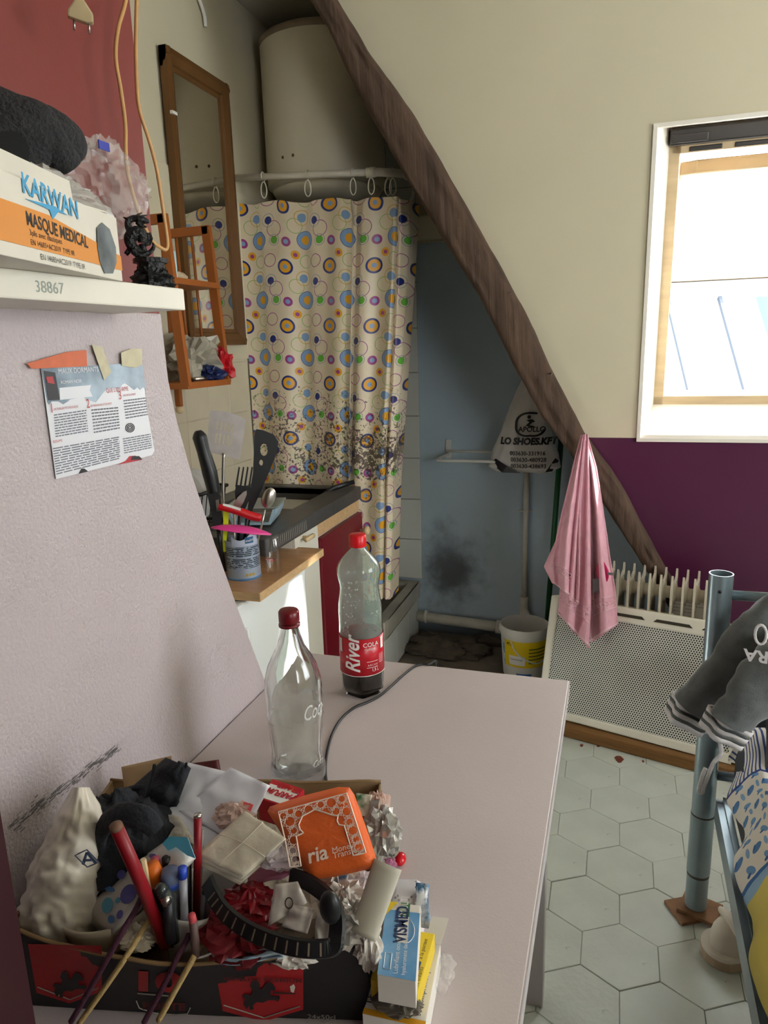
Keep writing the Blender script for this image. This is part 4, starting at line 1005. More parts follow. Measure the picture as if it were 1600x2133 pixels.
# ================================================================ bed
m_bed = mat('silver_grey_tube', '#8f9fa6', .28, metal=.55, var=.12, vs=14)
m_bedd = mat('tube_joint', '#4a4640', .7)
bed = thing('bed_frame', 'silver-grey tubular metal bed frame', 'bed', (.242, 1.718, 0))
G().lathe([(.026, .03), (.026, .125)], 28).lathe([(.0275, .128), (.0275, .29)], 28).lathe([(.0262, .293), (.0262, .908), (.0235, .908), (.0235, .88), (.001, .878)], 28, cap=False).build('post', m_bed, bed, smooth=True, auto=.6)
G().lathe([(.0264, .120), (.0264, .130)], 28).lathe([(.0266, .288), (.0266, .294)], 28).build('joint_ring', m_bedd, bed, smooth=True)
G().ball((-.004, -.0262, .872), .0042, 6, (1, .3, 1)).build('bolt_hole', m_blackp, bed)
G().tube([(.02, 0, .858), (.92, 0, .858)], .0115, 14).build('end_rail', m_bed, bed, smooth=True)
G().tube([(.02, 0, .40), (.92, 0, .40)], .0115, 14).build('end_rail', m_bed, bed, smooth=True)
G().lathe([(.026, .03), (.026, .908)], 24, c=(.93, 0, 0)).build('post', m_bed, bed, smooth=True)
G().prism([(.022, -.03), (.038, -.03), (.022, -1.9), (.006, -1.9)], .30, .355, 'z').build('side_rail', m_bed, bed)
G().prism([(.037, -.03), (.05, -.03), (.034, -1.9), (.021, -1.9)], .352, .362, 'z').build('rail_flange', m_bed, bed)
G().box(.90, .93, -1.9, -.03, .30, .355).build('side_rail', m_bed, bed)
for x in (.0, .93): G().lathe([(.026, 0), (.026, .6)], 20, c=(x, -1.92, 0)).build('post', m_bed, bed, smooth=True)
for k in range(6): G().box(.04, .9, -.3 - .28 * k, -.24 - .28 * k, .335, .35).build('slat', m_pine, bed)
m_shim = mat('brown_board', '#8f6a4c', .8, var=.3, vs=20)
tag(G().box(-.05, .045, -.035, .045, 0, .009).build('board_shim', m_shim, bevel=.001), 'lower brown board scrap under the bed post', 'board', 'shims under the bed post').matrix_world = Matrix.Translation((.235, 1.722, 0)) @ Matrix.Rotation(.5, 4, 'Z')
tag(G().box(-.042, .05, -.04, .04, 0, .009).build('board_shim', m_shim, bevel=.001), 'upper brown board scrap under the bed post', 'board', 'shims under the bed post').matrix_world = Matrix.Translation((.25, 1.728, .0095)) @ Matrix.Rotation(-.35, 4, 'Z')
# mattress and printed cover
m_mat_ = mat('mattress_ticking', '#3a3c40', .9)
tag(G().box(.29, 1.15, -.15, 1.66, .364, .515).build('mattress', m_mat_, bevel=.02), 'thin dark mattress on the metal bed', 'mattress')
m_cov = bpy.data.materials.new('printed_cotton'); m_cov.use_nodes = True
nt = m_cov.node_tree; bs_ = nt.nodes['Principled BSDF']; bs_.inputs['Roughness'].default_value = .85
vec, x_, y_, z_ = coord(nt, 'UV'); state = {'c': None}
def cm2(fac, col, base='#e2dccf'):
    mx = node(nt, 'ShaderNodeMix', data_type='RGBA')
    if state['c'] is None: mx.inputs['A'].default_value = lin(base)
    else: nt.links.new(state['c'], mx.inputs['A'])
    mx.inputs['B'].default_value = lin(col); nt.links.new(fac, mx.inputs['Factor']); state['c'] = mx.outputs['Result']
# uv in metres: x across the bed, y along it (0 at the foot end)
wob = mth(nt, 'MULTIPLY', mth(nt, 'SUBTRACT', noisef(nt, vec, 9, 2), .5), .03)
ya = mth(nt, 'ADD', y_, wob)
leafz = mth(nt, 'MULTIPLY', mth(nt, 'GREATER_THAN', ya, .17), mth(nt, 'LESS_THAN', ya, .46))
def leaf(cx_, cy_, rx_, ry_, rot, col):
    a = node(nt, 'ShaderNodeVectorMath', operation='DIVIDE'); nt.links.new(vec, a.inputs[0]); a.inputs[1].default_value = (.052, .066, 1)
    b = node(nt, 'ShaderNodeVectorMath', operation='SUBTRACT'); nt.links.new(a.outputs[0], b.inputs[0]); b.inputs[1].default_value = (cx_, cy_, 0)
    c = node(nt, 'ShaderNodeVectorMath', operation='WRAP'); nt.links.new(b.outputs[0], c.inputs[0]); c.inputs[1].default_value = (.5, .5, .5); c.inputs[2].default_value = (-.5, -.5, -.5)
    r = node(nt, 'ShaderNodeVectorRotate', rotation_type='Z_AXIS'); nt.links.new(c.outputs[0], r.inputs[0]); r.inputs['Angle'].default_value = rot
    s = node(nt, 'ShaderNodeVectorMath', operation='DIVIDE'); nt.links.new(r.outputs[0], s.inputs[0]); s.inputs[1].default_value = (rx_, ry_, 1e6)
    L_ = node(nt, 'ShaderNodeVectorMath', operation='LENGTH'); nt.links.new(s.outputs[0], L_.inputs[0])
    cm2(mth(nt, 'MULTIPLY', mth(nt, 'LESS_THAN', L_.outputs['Value'], 1), leafz), col)
leaf(.25, .25, .26, .13, .3, '#4f7db0'); leaf(.12, .2, .1, .05, .9, '#38639b'); leaf(.75, .72, .24, .12, -.5, '#6a97c4'); leaf(.6, .8, .12, .05, .2, '#38639b'); leaf(.75, .2, .10, .17, .2, '#7fa6cc')
strz = mth(nt, 'LESS_THAN', ya, .17)
cm2(mth(nt, 'MULTIPLY', strz, mth(nt, 'LESS_THAN', mth(nt, 'FRACT', mth(nt, 'DIVIDE', x_, .0135)), .38)), '#27407f')
cm2(mth(nt, 'LESS_THAN', mth(nt, 'ABSOLUTE', mth(nt, 'SUBTRACT', ya, .17)), .004), '#27407f')
low = mth(nt, 'GREATER_THAN', ya, .46); cm2(low, '#8fb2cc')
xb = mth(nt, 'ADD', x_, mth(nt, 'MULTIPLY', wob, .8))
cm2(mth(nt, 'MULTIPLY', mth(nt, 'GREATER_THAN', ya, .485), mth(nt, 'LESS_THAN', xb, .19)), '#d6c35e')
cm2(mth(nt, 'MULTIPLY', mth(nt, 'GREATER_THAN', ya, .47), mth(nt, 'LESS_THAN', mth(nt, 'ABSOLUTE', mth(nt, 'SUBTRACT', xb, .19)), .005)), '#27508f')
cm2(mth(nt, 'LESS_THAN', mth(nt, 'ABSOLUTE', mth(nt, 'SUBTRACT', ya, .46)), .004), '#3a6aa6')
bow = mth(nt, 'MULTIPLY', mth(nt, 'LESS_THAN', y_, .115), mth(nt, 'GREATER_THAN', x_, .22))
cm2(mth(nt, 'MULTIPLY', bow, mth(nt, 'GREATER_THAN', noisef(nt, vec, 28, 2), .56)), '#b3222e')
nt.links.new(state['c'], bs_.inputs['Base Color'])
bl_ = thing('printed_bed_cover', 'rumpled bed cover with blue stripes, leaf print and yellow border', 'bed cover', (.7, .9, .44))
def cov(u, v):
    # u across from the near edge, v from the foot end towards us
    y = 1.70 - 1.75 * v; x = .298 - .045 * min(1, v * 3.2) + u * .80
    e = max(0, 1 - u / .045)
    ripple = .022 * fbm((u * 6 + v * 3, v * 16, 2.5), 1, 3) + .012 * math.sin((v * 40 + u * 9) + 3 * fbm((u * 3, v * 4, 1), 1, 2)) * max(0, 1 - u * 1.3)
    z = .55 + ripple - .085 * e ** 1.3 + .02 * fbm((u * 2, v * 3, 7), 1, 2)
    x += -.010 * e + .018 * fbm((1, v * 14, 4), 1, 2) * max(0, 1 - u * 5) + .012 * e * math.sin(v * 47)
    return (x, y, z)
g = G().grid(90, 160, cov); g.uv = {i: (u * .80 + .075 * min(1, u / .045), v * 1.75) for i, (u, v) in g.uv.items()}
g.build('cotton_sheet', m_cov, bl_, smooth=True, org=(.7, .9, .44), solid=.004)

# grey sweatshirt over the bed end
m_sw = mat('charcoal_melange', '#5c5f5f', .95, var=.22, vs=60, bump=.25, bs=350, sheen=.3)
m_swd = mat('sweatshirt_inside', '#3c4142', .95, var=.15, vs=60)
m_cufw = mat('white_rib', '#cfcbcb', .9, bump=.2, bs=300); m_cufg = mat('grey_rib', '#5d605f', .9)
VS = VP((.25, 1.60, .6))
sw = thing('sweatshirt', 'charcoal sweatshirt with striped cuffs slung over the bed end', 'sweatshirt', VS.p(1500, 1545)); og = sw.location.copy()
def sleeve(cl, rad, off, seed, nm, root):
    q = smoothpath([Vector(root)] + [VS.p(a, b, off + c) for a, b, c in cl], 8); k = len(q)
    R_ = [interp([(i / (len(rad) - 1), r) for i, r in enumerate(rad)], j / (k - 1)) for j in range(k)]
    g = G().tube(q, R_, 28, cap=False, sy=.72)
    for i, p in enumerate(g.v):
        d = .030 * fbm(p * 9 + Vector((seed, 0, 0)), 1, 3) + .012 * (abs(fbm(p * 16 + Vector((0, seed, 0)), 1, 2)) - .15)
        c = q[i // 28]; g.v[i] = p + (p - c).normalized() * d
    g.build(nm, m_sw, sw, smooth=True, org=og)
    return q[-2], (q[-1] - q[-3]).normalized(), R_[-1]
def cuff(p, d, r, ln, seed, nm='cuff'):
    cu = None; up_ = Vector((0, 0, 1)); u_ = (up_ - d * up_.dot(d)).normalized(); w_ = d.cross(u_)
    seq = [(0, .20, m_cufw), (.20, .36, m_cufg), (.36, .58, m_cufw), (.58, .74, m_cufg), (.74, 1.0, m_cufw)]
    for a, b, m in seq:
        g = G().grid(28, 2, lambda u, v: (lambda t, an: p + d * (ln * t) + (u_ * math.cos(an) + w_ * (.72 * math.sin(an))) * (r * (.96 - .05 * t) + .006 * math.sin(an * 5 + seed)))(a + (b - a) * v, 2 * PI * u))
        o = g.build('cuff' if cu is None else 'cuff_stripe', m, sw if cu is None else cu, smooth=True, org=og, solid=.004); cu = cu or o
    G().grid(28, 1, lambda u, v: (lambda t, an: p + d * (ln * t) + (u_ * math.cos(an) + w_ * (.72 * math.sin(an))) * (r * .86 + .005 * math.sin(an * 5 + seed)))(.25 + .7 * v, 2 * PI * u)).build('cuff_lining', m_swd, cu, smooth=True, org=og)
    G().lathe([(.001, 0), (r * .84, 0)], 20, cap=False, M=frame(p + d * ln * .25, w_, u_)).build('sleeve_inside', m_swd, cu, org=og)
p_, d_, r_ = sleeve([(1600, 1318, .03), (1525, 1390, .012), (1475, 1440, 0), (1448, 1470, 0)], [.05, .066, .06, .055, .052], .03, 1.0, 'sleeve', VS.p(1690, 1222, .10))
cuff(p_, (d_ + Vector((0, 0, -.5))).normalized(), r_ * 1.02, .055, .4)
p_, d_, r_ = sleeve([(1632, 1394, .0), (1575, 1440, -.02), (1542, 1475, -.03), (1524, 1497, -.03)], [.05, .066, .058, .05, .047], -.04, 4.0, 'sleeve', VS.p(1705, 1338, .0))
cuff(p_, (d_ + Vector((0, 0, -.25))).normalized(), r_ * 1.02, .05, 2.1)
def torso(u, v):
    x = .33 + .62 * u; 
    z = interp([(0, .70), (.25, .862), (.35, .872), (.45, .86), (1, .50)], v); y = interp([(0, 1.76), (.25, 1.745), (.35, 1.718), (.45, 1.69), (.7, 1.61), (1, 1.56)], v)
    return (x, y + .07 * fbm((u * 4 + v, v * 3, 1), 1, 3) + .02 * math.sin(u * 19 + 3 * v) * v - .03 * v, z + .03 * fbm((u * 4, v * 6, 3), 1, 2) * (1 if v > .5 else .2) - .08 * max(0, .25 - u) * v)
G().grid(30, 30, torso).build('body', m_sw, sw, smooth=True, org=og, solid=.01)
VS.tube([(1500, 1545, -.03), (1502, 1570, -.03), (1486, 1590, -.03), (1474, 1620, -.035), (1466, 1640, -.035), (1463, 1652, -.03), (1456, 1648, -.03), (1462, 1620, -.04), (1470, 1600, -.04)], .0045, 8, k=6, sy=.5).build('drawstring', m_cufw, sw, smooth=True, org=og)
c_ = VS.p(1588, 1357, -.125)
text('BRA', .034, m_cufw, sw, Matrix.Translation(c_ - og) @ frame((0, 0, 0), -Vector((VS.n.y, -VS.n.x, 0)), (-.12, 0, -1)), align='CENTER', bold=.001)
G().tube([VS.p(1585 + 12 * math.cos(a), 1322 + 20 * math.sin(a), -.07) for a in [2 * PI * k / 16 for k in range(16)]], .003, 6, closed=True).build('crest', m_cufw, sw, smooth=True, org=og)

# trainer under the bed
m_tr = mat('off_white_leather', '#cfc6b6', .55, var=.1, vs=20); m_trs = mat('trainer_sole', '#a8937c', .8)
sh = thing('trainer', 'off-white trainer on the floor under the bed rail', 'shoe', (.298, 1.60, 0), (0, 0, -1.2))
def shoe(u, v):
    # v along the foot from the rounded end, u around
    L_ = .02 + .25 * v; an = 2 * PI * u
    w_ = .044 * math.sqrt(max(0, 1 - (1 - min(1, v / .22)) ** 2)) if v < .22 else .044 - .004 * math.sin((v - .22) * 4)
    h_ = interp([(0, .02), (.06, .065), (.18, .088), (.35, .085), (.6, .06), (.85, .045), (1, .02)], v)
    return (w_ * math.cos(an), -.06 + L_, .024 + h_ * max(0, math.sin(an)) ** .8 if math.sin(an) > 0 else .024)
G().grid(28, 24, shoe).build('upper', m_tr, sh, smooth=True)
so_ = [(.050 * math.cos(a) * (1 if math.sin(a) < 0 else .95), (-.005 + .05 * math.sin(a)) if math.sin(a) < 0 else .1 + .12 * math.sin(a)) for a in [2 * PI * k / 28 for k in range(28)]]
G().prism(so_, 0, .026, 'z').build('sole', m_trs, sh, bevel=.004)
G().prism([(x * 1.01, y * 1.01) for x, y in so_], .024, .036, 'z').build('foxing', m_tr, sh, bevel=.003)
G().tube(smoothpath([(-.047, .03, .05), (-.040, .01, .085), (0, .0, .105), (.04, .01, .085), (.047, .03, .05)], 5), .009, 10, sy=1.6).build('strap', m_tr, sh, smooth=True)
G().tube([(.026 * math.cos(a), .045 + .03 * math.sin(a), .108 + .012 * math.sin(a)) for a in [2 * PI * k / 18 for k in range(18)]], .009, 8, closed=True).build('collar', mat('grey_padding', '#8f8a84', .9), sh, smooth=True)

# ================================================================ wall shelf and what stands on it
m_shelf = mat('white_painted_board', '#e3ded0', .45, var=.06, vs=10)
m_pencil = mat('pencil_grey', '#9aa29a', .8)
sf = thing('wall_shelf', 'thick white shelf board on the red partition', 'shelf', (XP + .001, .645, 1.486))
G().box(0, .113, -.24, .24, 0, .028).build('board', m_shelf, sf, bevel=.002)
text('38867', .0165, m_pencil, sf, frame((.1134, -.03, .008), (0, 1, 0), (0, 0, 1)), name='pencil_scribble')
Z0 = 1.5142
Qb = at(256, 586, z=Z0); db = Vector((-math.sin(.26), math.cos(.26), 0))
KM = frame(Qb, db, (0, 0, 1))
m_cardw = mat('white_carton', '#dcd6c8', .55, var=.06, vs=20); m_oran = mat('orange_print', '#d98a2b', .5); m_karb = mat('sky_blue_print', '#3f9ccb', .5); m_ink = mat('black_ink', '#24211f', .6)
kb = thing('mask_box', 'open white and orange carton of medical masks on the shelf', 'box', M=KM)
Lk, Hk, Dk = .30, .070, .085
G().box(-Lk, 0, 0, Hk, -Dk, 0).build('carton', m_cardw, kb, bevel=.001)
G().prism([(-Lk, .012), (0, .012), (0, .028), (-.165, .046), (-Lk, .046)], .0002, .0008, 'z').build('orange_band', m_oran, kb)
G().box(-Lk + .05, -.09, Hk - .004, Hk + .022, -.004, -.002, M=Matrix.Rotation(-.08, 4, 'X')).build('lid_flap', m_cardw, kb)
G().prism([(-.06, Hk), (-.002, Hk + .006), (-.006, Hk + .007), (-.06, Hk + .004)], -Dk, -.01, 'z').build('torn_flap', m_cardw, kb)
text('KARWAN', .0245, m_karb, kb, Matrix.Translation((-.208, .058, .0009)) @ Matrix.Rotation(-.05, 4, 'Z'), bold=.0005)
G().prism([(x_ - .05, y_) for x_, y_ in [(-.155, .053), (-.10, .056), (-.075, .052), (-.095, .052), (-.108, .043), (-.112, .051)]], .0009, .0012, 'z').build('swoosh', m_karb, kb)
text('MASQUE MEDICAL', .0165, m_ink, kb, Matrix.Translation((-.208, .031, .0011)) @ Matrix.Rotation(-.04, 4, 'Z'), sx=.88, bold=.0004)
text('3plis avec elastiques', .0075, m_ink, kb, Matrix.Translation((-.205, .0225, .0011)))
text('EN 14683+AC2019  TYPE IIR', .007, m_ink, kb, Matrix.Translation((-.205, .0145, .0011)))
text('EN 14683+AC2019  TYPE IIR', .0075, m_ink, kb, Matrix.Translation((-.19, .0035, .0009)))
G().prism([(-.062, .016), (-.052, .004), (-.03, .006), (-.016, .02), (-.014, .036), (-.026, .054), (-.045, .058), (-.06, .05), (-.064, .03)], .0012, .0016, 'z').build('mask_picture', mat('slate_print', '#3d464c', .25, col2='#8b9499', vs=16), kb)
# clear bags over the box
def plastic(name, col, alpha, rough=.15):
    m = mat(name, col, rough, alpha=alpha, spec=.8); return m
m_clear = plastic('clear_film', '#e4dfda', .24, .08); m_milky = plastic('milky_film', '#dcd8d0', .55, .12)
def kp(px, py, x=-.60): return at(px, py, x=x)
o = crumple((0, 0, 0), (.035, .085, .022), 41, .4, 1.9, n=26).build('plastic_wrap', m_milky, smooth=True, auto=.5); o.location = kp(95, 412); o.rotation_euler = (0, 0, .2)
o.location.z = Z0 + Hk + .017; tag(o, 'milky plastic wrap crumpled on top of the mask carton', 'plastic bag')
bgc = thing('clear_bag', 'clear plastic bag with a blue mark bulging behind the mask carton', 'plastic bag', kp(222, 385, -.648))
crumple((0, 0, -.002), (.034, .064, .050), 44, .30, 1.5, n=30).build('film', m_clear, bgc, smooth=True, auto=.4)
G().box(.030, .0315, -.048, -.028, .030, .040).build('blue_mark', mat('ink_blue', '#2b3aa0', .4), bgc)
# charcoal knit hat on top
m_knit = mat('charcoal_knit', '#38383a', .95, var=.3, vs=50, bump=.6, bs=240)
hat = thing('knit_hat', 'charcoal knitted hat slumped on the plastic wrap', 'hat', kp(70, 365, -.61))
VHh = VP(kp(60, 310, -.62))
g = VHh.tube([(152, 345, 0), (135, 318, 0), (100, 300, 0), (55, 298, 0), (10, 310, 0), (-25, 325, 0)], [.012, .030, .038, .044, .047, .050], 26, k=7)
for i, p in enumerate(g.v): g.v[i] = p + Vector((0, 0, 1)) * (.010 * fbm(p * 22, 1, 3)) + VHh.n * (.012 * fbm(p * 17 + Vector((3, 1, 0)), 1, 2))
g.build('crown', m_knit, hat, smooth=True, org=hat.location)
VHh.tube([(150, 350, -.006), (120, 312, -.012), (80, 268, -.010), (30, 250, -.006), (-20, 236, 0)], [.012, .022, .026, .026, .03], 18, k=6).build('turned_brim', m_knit, hat, smooth=True, org=hat.location)

VHh.slab(ellipse(16, 322, 46, 50, 24), .004, -.052).build('opening_shade', m_blackp, hat, org=hat.location)  # flat black disc painted in for the shade inside the hat
# black dragon figurine
m_drag = mat('black_resin_figure', '#1d1e1f', .35, var=.4, vs=40, bump=.5, bs=200)
dg = thing('dragon_figurine', 'black dragon figurine on a pedestal at the end of the shelf', 'figurine', Vector((-.592, .862, Z0)))
VD = VP((-.592, .868, 1.56)); og = dg.location.copy()
crumple((0, 0, .010), (.024, .024, .016), 51, .4, 3, n=14, flat=0).build('rock_base', m_drag, dg)
G().prism([(.018 * math.cos(a), .018 * math.sin(a)) for a in [PI / 8 + PI / 4 * k for k in range(8)]], .016, .034, 'z').build('column', m_drag, dg, bevel=.001)
G().prism([(.023 * math.cos(a), .023 * math.sin(a)) for a in [PI / 8 + PI / 4 * k for k in range(8)]], .032, .038, 'z').build('plinth', m_drag, dg, bevel=.001)
VD.tube([(312, 528), (292, 525), (275, 512), (272, 495), (285, 485), (295, 490), (298, 505)], [.003, .005, .007, .0085, .009, .008, .006], 14, k=6).build('body', m_drag, dg, smooth=True, org=og)
VD.tube([(282, 490), (270, 478), (267, 462), (278, 455), (290, 457), (303, 460), (311, 463)], [.007, .005, .0042, .0042, .0055, .0042, .0015], 12, k=5).build('neck_and_head', m_drag, dg, smooth=True, org=og)
VD.tube([(285, 462, -.002), (295, 470, -.002), (306, 473, -.002)], [.0035, .0028, .001], 8).build('jaw', m_drag, dg, smooth=True, org=og)
for q in ([(288, 455), (296, 450), (308, 448)], [(280, 455), (288, 447), (296, 443)], [(272, 458), (262, 455), (256, 452)]): VD.tube(q, [.0022, .0015, .0004], 8).build('horn', m_drag, dg, smooth=True, org=og)
VD.slab([(298, 486), (314, 484), (319, 497), (314, 510), (304, 512), (300, 500)], .006, -.004).build('wing', m_drag, dg, org=og)
for q in ([(280, 508), (270, 520), (262, 530)], [(296, 508), (300, 520), (308, 532)]): VD.tube(q, [.005, .0036, .003], 10).build('leg', m_drag, dg, smooth=True, org=og)
VD.tube([(275, 520), (290, 532), (310, 527), (320, 515), (318, 505)], [.0045, .004, .003, .0025, .0008], 8, k=5, off=-.006).build('tail', m_drag, dg, smooth=True, org=og)

# hanging plug and tan cable
m_plug = mat('yellowed_plastic', '#c9b48a', .5, var=.2, vs=30)
pg = thing('hanging_plug', 'yellowed two-pin plug hanging by its cord in front of the red wall', 'plug', at(168, 60, x=-.60)); og = pg.location.copy(); VPg = VP(og)
VPg.slab([(157, -6), (172, -6), (194, 28), (195, 46), (180, 46), (140, 32), (141, 18)], .010, -.005).build('body', m_plug, pg, org=og, bevel=.002)
VPg.tube([(154, 40), (155, 62)], .0013, 8).build('pin', m_steel, pg, smooth=True, org=og); VPg.tube([(185, 44), (186, 69)], .0013, 8).build('pin', m_steel, pg, smooth=True, org=og)
G().tube([VPg.p(164, -4), VPg.p(160, -60), Vector((og.x, og.y, 2.75))], .0028, 8).build('cord', m_plug, pg, smooth=True, org=og)
m_tan = mat('tan_cable', '#c99b62', .45, var=.1, vs=30)
tcp = [(288, -180), (287, -90), (285, 0), (283, 100), (286, 190), (292, 235), (310, 290), (326, 350), (336, 410), (346, 480), (349, 510), (345, 520), (335, 516), (318, 503), (305, 480), (285, 430), (268, 370), (262, 320), (261, 260), (252, 190), (241, 120), (246, 60), (262, 0), (272, -90), (276, -180)]
pts = [at(a, b, x=-.63) for a, b in tcp]
pts = [pts[0] + Vector((0, 0, z_)) for z_ in (.6, .4, .2)] + pts + [pts[-1] + Vector((0, 0, z_)) for z_ in (.2, .4, .6)]
tag(G().tube(smoothpath(pts, 5), .0026, 8).build('tan_cable', m_tan, smooth=True), 'loop of tan cable hanging beside the red wall', 'cable')

# ---------------------------------------------------------------- leaflet taped to the panel
XF = XP + .0062
lf = thing('taped_leaflet', 'printed leaflet taped to the stippled pink panel', 'leaflet', (XF, .833, 1.28)); og = lf.location.copy()
m_pap = mat('white_paper', '#dfe0e6', .3); m_lfd = mat('stormy_print', '#49596b', .3, col2='#a9bccb', vs=14); m_lfr = mat('red_print', '#b3343c', .4); m_lft = mat('grey_text', '#70727c', .6); m_dkp = mat('dark_print', '#2b2a30', .4)
VL = VP((XF, .8, 1.3), (-1, 0, 0))
def lq(pts, nm, m, par=lf, off=0.0, th=.0003): return VL.slab(pts, th, off, None).build(nm, m, par, org=og)
sheet = lq([(86, 768), (296, 755), (304, 840), (322, 938), (317, 948), (117, 998)], 'sheet', m_pap, off=-.0006, th=.0006)
sk = lq([(87, 768), (296, 755), (304, 812), (299, 806), (292, 812), (287, 806), (280, 812), (262, 798), (256, 800), (250, 808), (235, 808), (224, 808), (212, 822), (200, 838), (184, 832), (174, 827), (146, 832), (142, 836), (132, 842), (122, 836), (108, 836), (102, 843), (99, 838)], 'storm_picture', m_lfd, off=-.0012)
lq([(91, 772), (115, 776), (125, 833), (101, 834)], 'book_cover', m_dkp, off=-.0016); lq([(96, 785), (110, 784), (114, 800), (99, 797)], 'cover_flame', m_lfr, off=-.002)
lq([(124, 808), (190, 802), (187, 813), (193, 826), (125, 833)], 'pale_box', m_pap, off=-.0016)
def ltxt(s, px, py, size, m, slope=-.11, sx=1): 
    c = VL.p(px, py, -.0022) - og
    return text(s, size, m, lf, Matrix.Translation(c) @ frame((0, 0, 0), (0, 1, .0), (0, 0, 1)), sx=sx)
ltxt('MAUX DORMANTS', 122, 779, .0095, m_pap, sx=.92); ltxt('ROMAN NOIR', 127, 800, .006, m_pap); ltxt("QUE L'ON AIME", 222, 818, .0085, m_lfr, sx=.8)
for s_, a, b in (('1', 105, 860), ('2', 181, 850), ('3', 248, 832)): ltxt(s_, a, b, .017, m_lfr, sx=.8)
ltxt('UN THRILLER PSYCHOLOGIQUE', 112, 855, .0042, m_lfr, sx=.72); ltxt('DES PERSONNAGES ATTACHANTS', 189, 848, .0042, m_lfr, sx=.66); ltxt('UN DENOUEMENT', 257, 826, .0042, m_lfr, sx=.8); ltxt('RESUME', 111, 923, .0045, m_lfr)
# columns of text too small to read: lines of word dashes
rn = random.Random(11); g = G()
def lines(c0, c1, c2, c3, n_):
    """four pixel corners tl, tr, br, bl"""
    for i in range(n_):
        t = (i + .3) / n_; a = (c0[0] + (c3[0] - c0[0]) * t, c0[1] + (c3[1] - c0[1]) * t); b = (c1[0] + (c2[0] - c1[0]) * t, c1[1] + (c2[1] - c1[1]) * t)
        h_ = .42 * ((c3[1] - c0[1]) / n_); u = 0
        while u < 1:
            w_ = rn.uniform(.06, .17); e = min(1, u + w_)
            A = (a[0] + (b[0] - a[0]) * u, a[1] + (b[1] - a[1]) * u); B = (a[0] + (b[0] - a[0]) * e, a[1] + (b[1] - a[1]) * e)
            g.poly([VL.p(A[0], A[1], -.0013), VL.p(B[0], B[1], -.0013), VL.p(B[0], B[1] + h_, -.0013), VL.p(A[0], A[1] + h_, -.0013)]); u = e + .018
lines((112, 862), (180, 852), (184, 900), (116, 912), 9); lines((190, 851), (246, 846), (250, 894), (196, 904), 8); lines((257, 832), (304, 826), (308, 866), (262, 874), 7)
lines((110, 932), (248, 908), (251, 956), (118, 990), 11); lines((256, 912), (314, 902), (317, 934), (259, 946), 7)
so = g.build('text_lines', m_lft, lf, org=og); so['kind'] = 'stuff'
g = G()
for k in range(3): g.tube([VL.p(271 + (9 - 3 * k) * math.cos(a), 891 + (9 - 3 * k) * math.sin(a), -.0014) for a in [2 * PI * j / 16 for j in range(16)]], .0006, 5, closed=True)
g.build('spiral_emblem', m_dkp, lf, org=og)
lq([(164, 987), (170, 976), (176, 976), (184, 982)], 'scorched_edge', m_dkp, off=-.0014); lq([(245, 968), (262, 960), (270, 950), (282, 949), (296, 958)], 'scorched_edge', m_lfr, off=-.0014); lq([(273, 958), (276, 950), (290, 950), (297, 957)], 'scorched_edge', m_dkp, off=-.0018)
m_tpo = mat('orange_tape', '#d9714c', .55, var=.15, vs=60); m_tpb = mat('masking_tape', '#cfc6a6', .6, var=.15, vs=60)
tag(lq([(56, 757), (140, 733), (180, 729), (182, 763), (66, 768)], 'adhesive_tape', m_tpo, par=None, off=-.0022), 'torn orange tape on the corner of the leaflet', 'tape')
tag(lq([(191, 717), (213, 723), (232, 775), (217, 792)], 'adhesive_tape', m_tpb, par=None, off=-.0024), 'pointed strip of beige masking tape on the leaflet', 'tape')
tag(lq([(252, 735), (275, 726), (296, 727), (296, 760), (282, 766), (254, 762)], 'adhesive_tape', m_tpb, par=None, off=-.0026), 'square beige masking tape on the leaflet corner', 'tape')

# ================================================================ bottles and cable on the table
ZT = .75
def rad_prof(base, rows, cxf):
    """(radius, height) list from silhouette rows (py, half width px) at the bottle's own distance"""
    vp = VP(base); out = []
    for py, hw_ in rows:
        c = cxf(py); p = vp.p(c, py); q = vp.p(c + hw_, py); out.append(((q - p).length, p.z - base.z))
    return out
m_bglass = mat('bottle_glass', '#f6fbf8', .01, trans=1, ior=1.46)
gb = at(623, 1622, z=ZT)
gbt = thing('glass_bottle', 'empty clear glass cola bottle with a dark red screw cap', 'bottle', gb)
rows = [(1618, 50), (1608, 56), (1590, 57), (1572, 53.5), (1552, 51), (1520, 54), (1486, 57.5), (1482, 59), (1478, 58), (1430, 58.5), (1426, 59.5), (1405, 58), (1380, 51), (1362, 42), (1338, 29), (1315, 21.5), (1300, 18.3), (1286, 17.5)]
pr = rad_prof(gb, rows, lambda y: 623 - 9 * (1622 - y) / 360)
pr = [(r, max(0, h - pr[0][1])) for r, h in pr]
Hs = pr[-1][1]
inner = [(max(.001, r - .0042), h) for r, h in pr if h > .012][::-1]
_zw = [VP(gb).p(623, y_).z - gb.z for y_ in (1600, 1560, 1500, 1484)]
flute = lambda r, z, a: r * (1 + .012 * math.cos(12 * a) * max(0, min(1, (z - _zw[0]) / .02, (_zw[2] - z) / .02)))
G().lathe(pr + inner + [(.001, .014)], 96, cap=False, fr=flute).build('shell', m_bglass, gbt, smooth=True)
m_capd = mat('dark_red_cap', '#6d0f1a', .3)
G().lathe([(.0150, Hs - .003), (.0162, Hs - .001), (.0162, Hs + .014), (.014, Hs + .017), (.001, Hs + .017)], 40, cap=False, fr=lambda r, z, a: r * (1 + .02 * math.sin(a * 40)) if r > .016 else r).build('screw_cap', m_capd, gbt, smooth=True)
G().lathe([(.0168, Hs - .009), (.0168, Hs - .005)], 32).build('tamper_ring', m_capd, gbt, smooth=True)
m_emb = mat('frosted_glass', '#e9ece8', .5, alpha=.55)
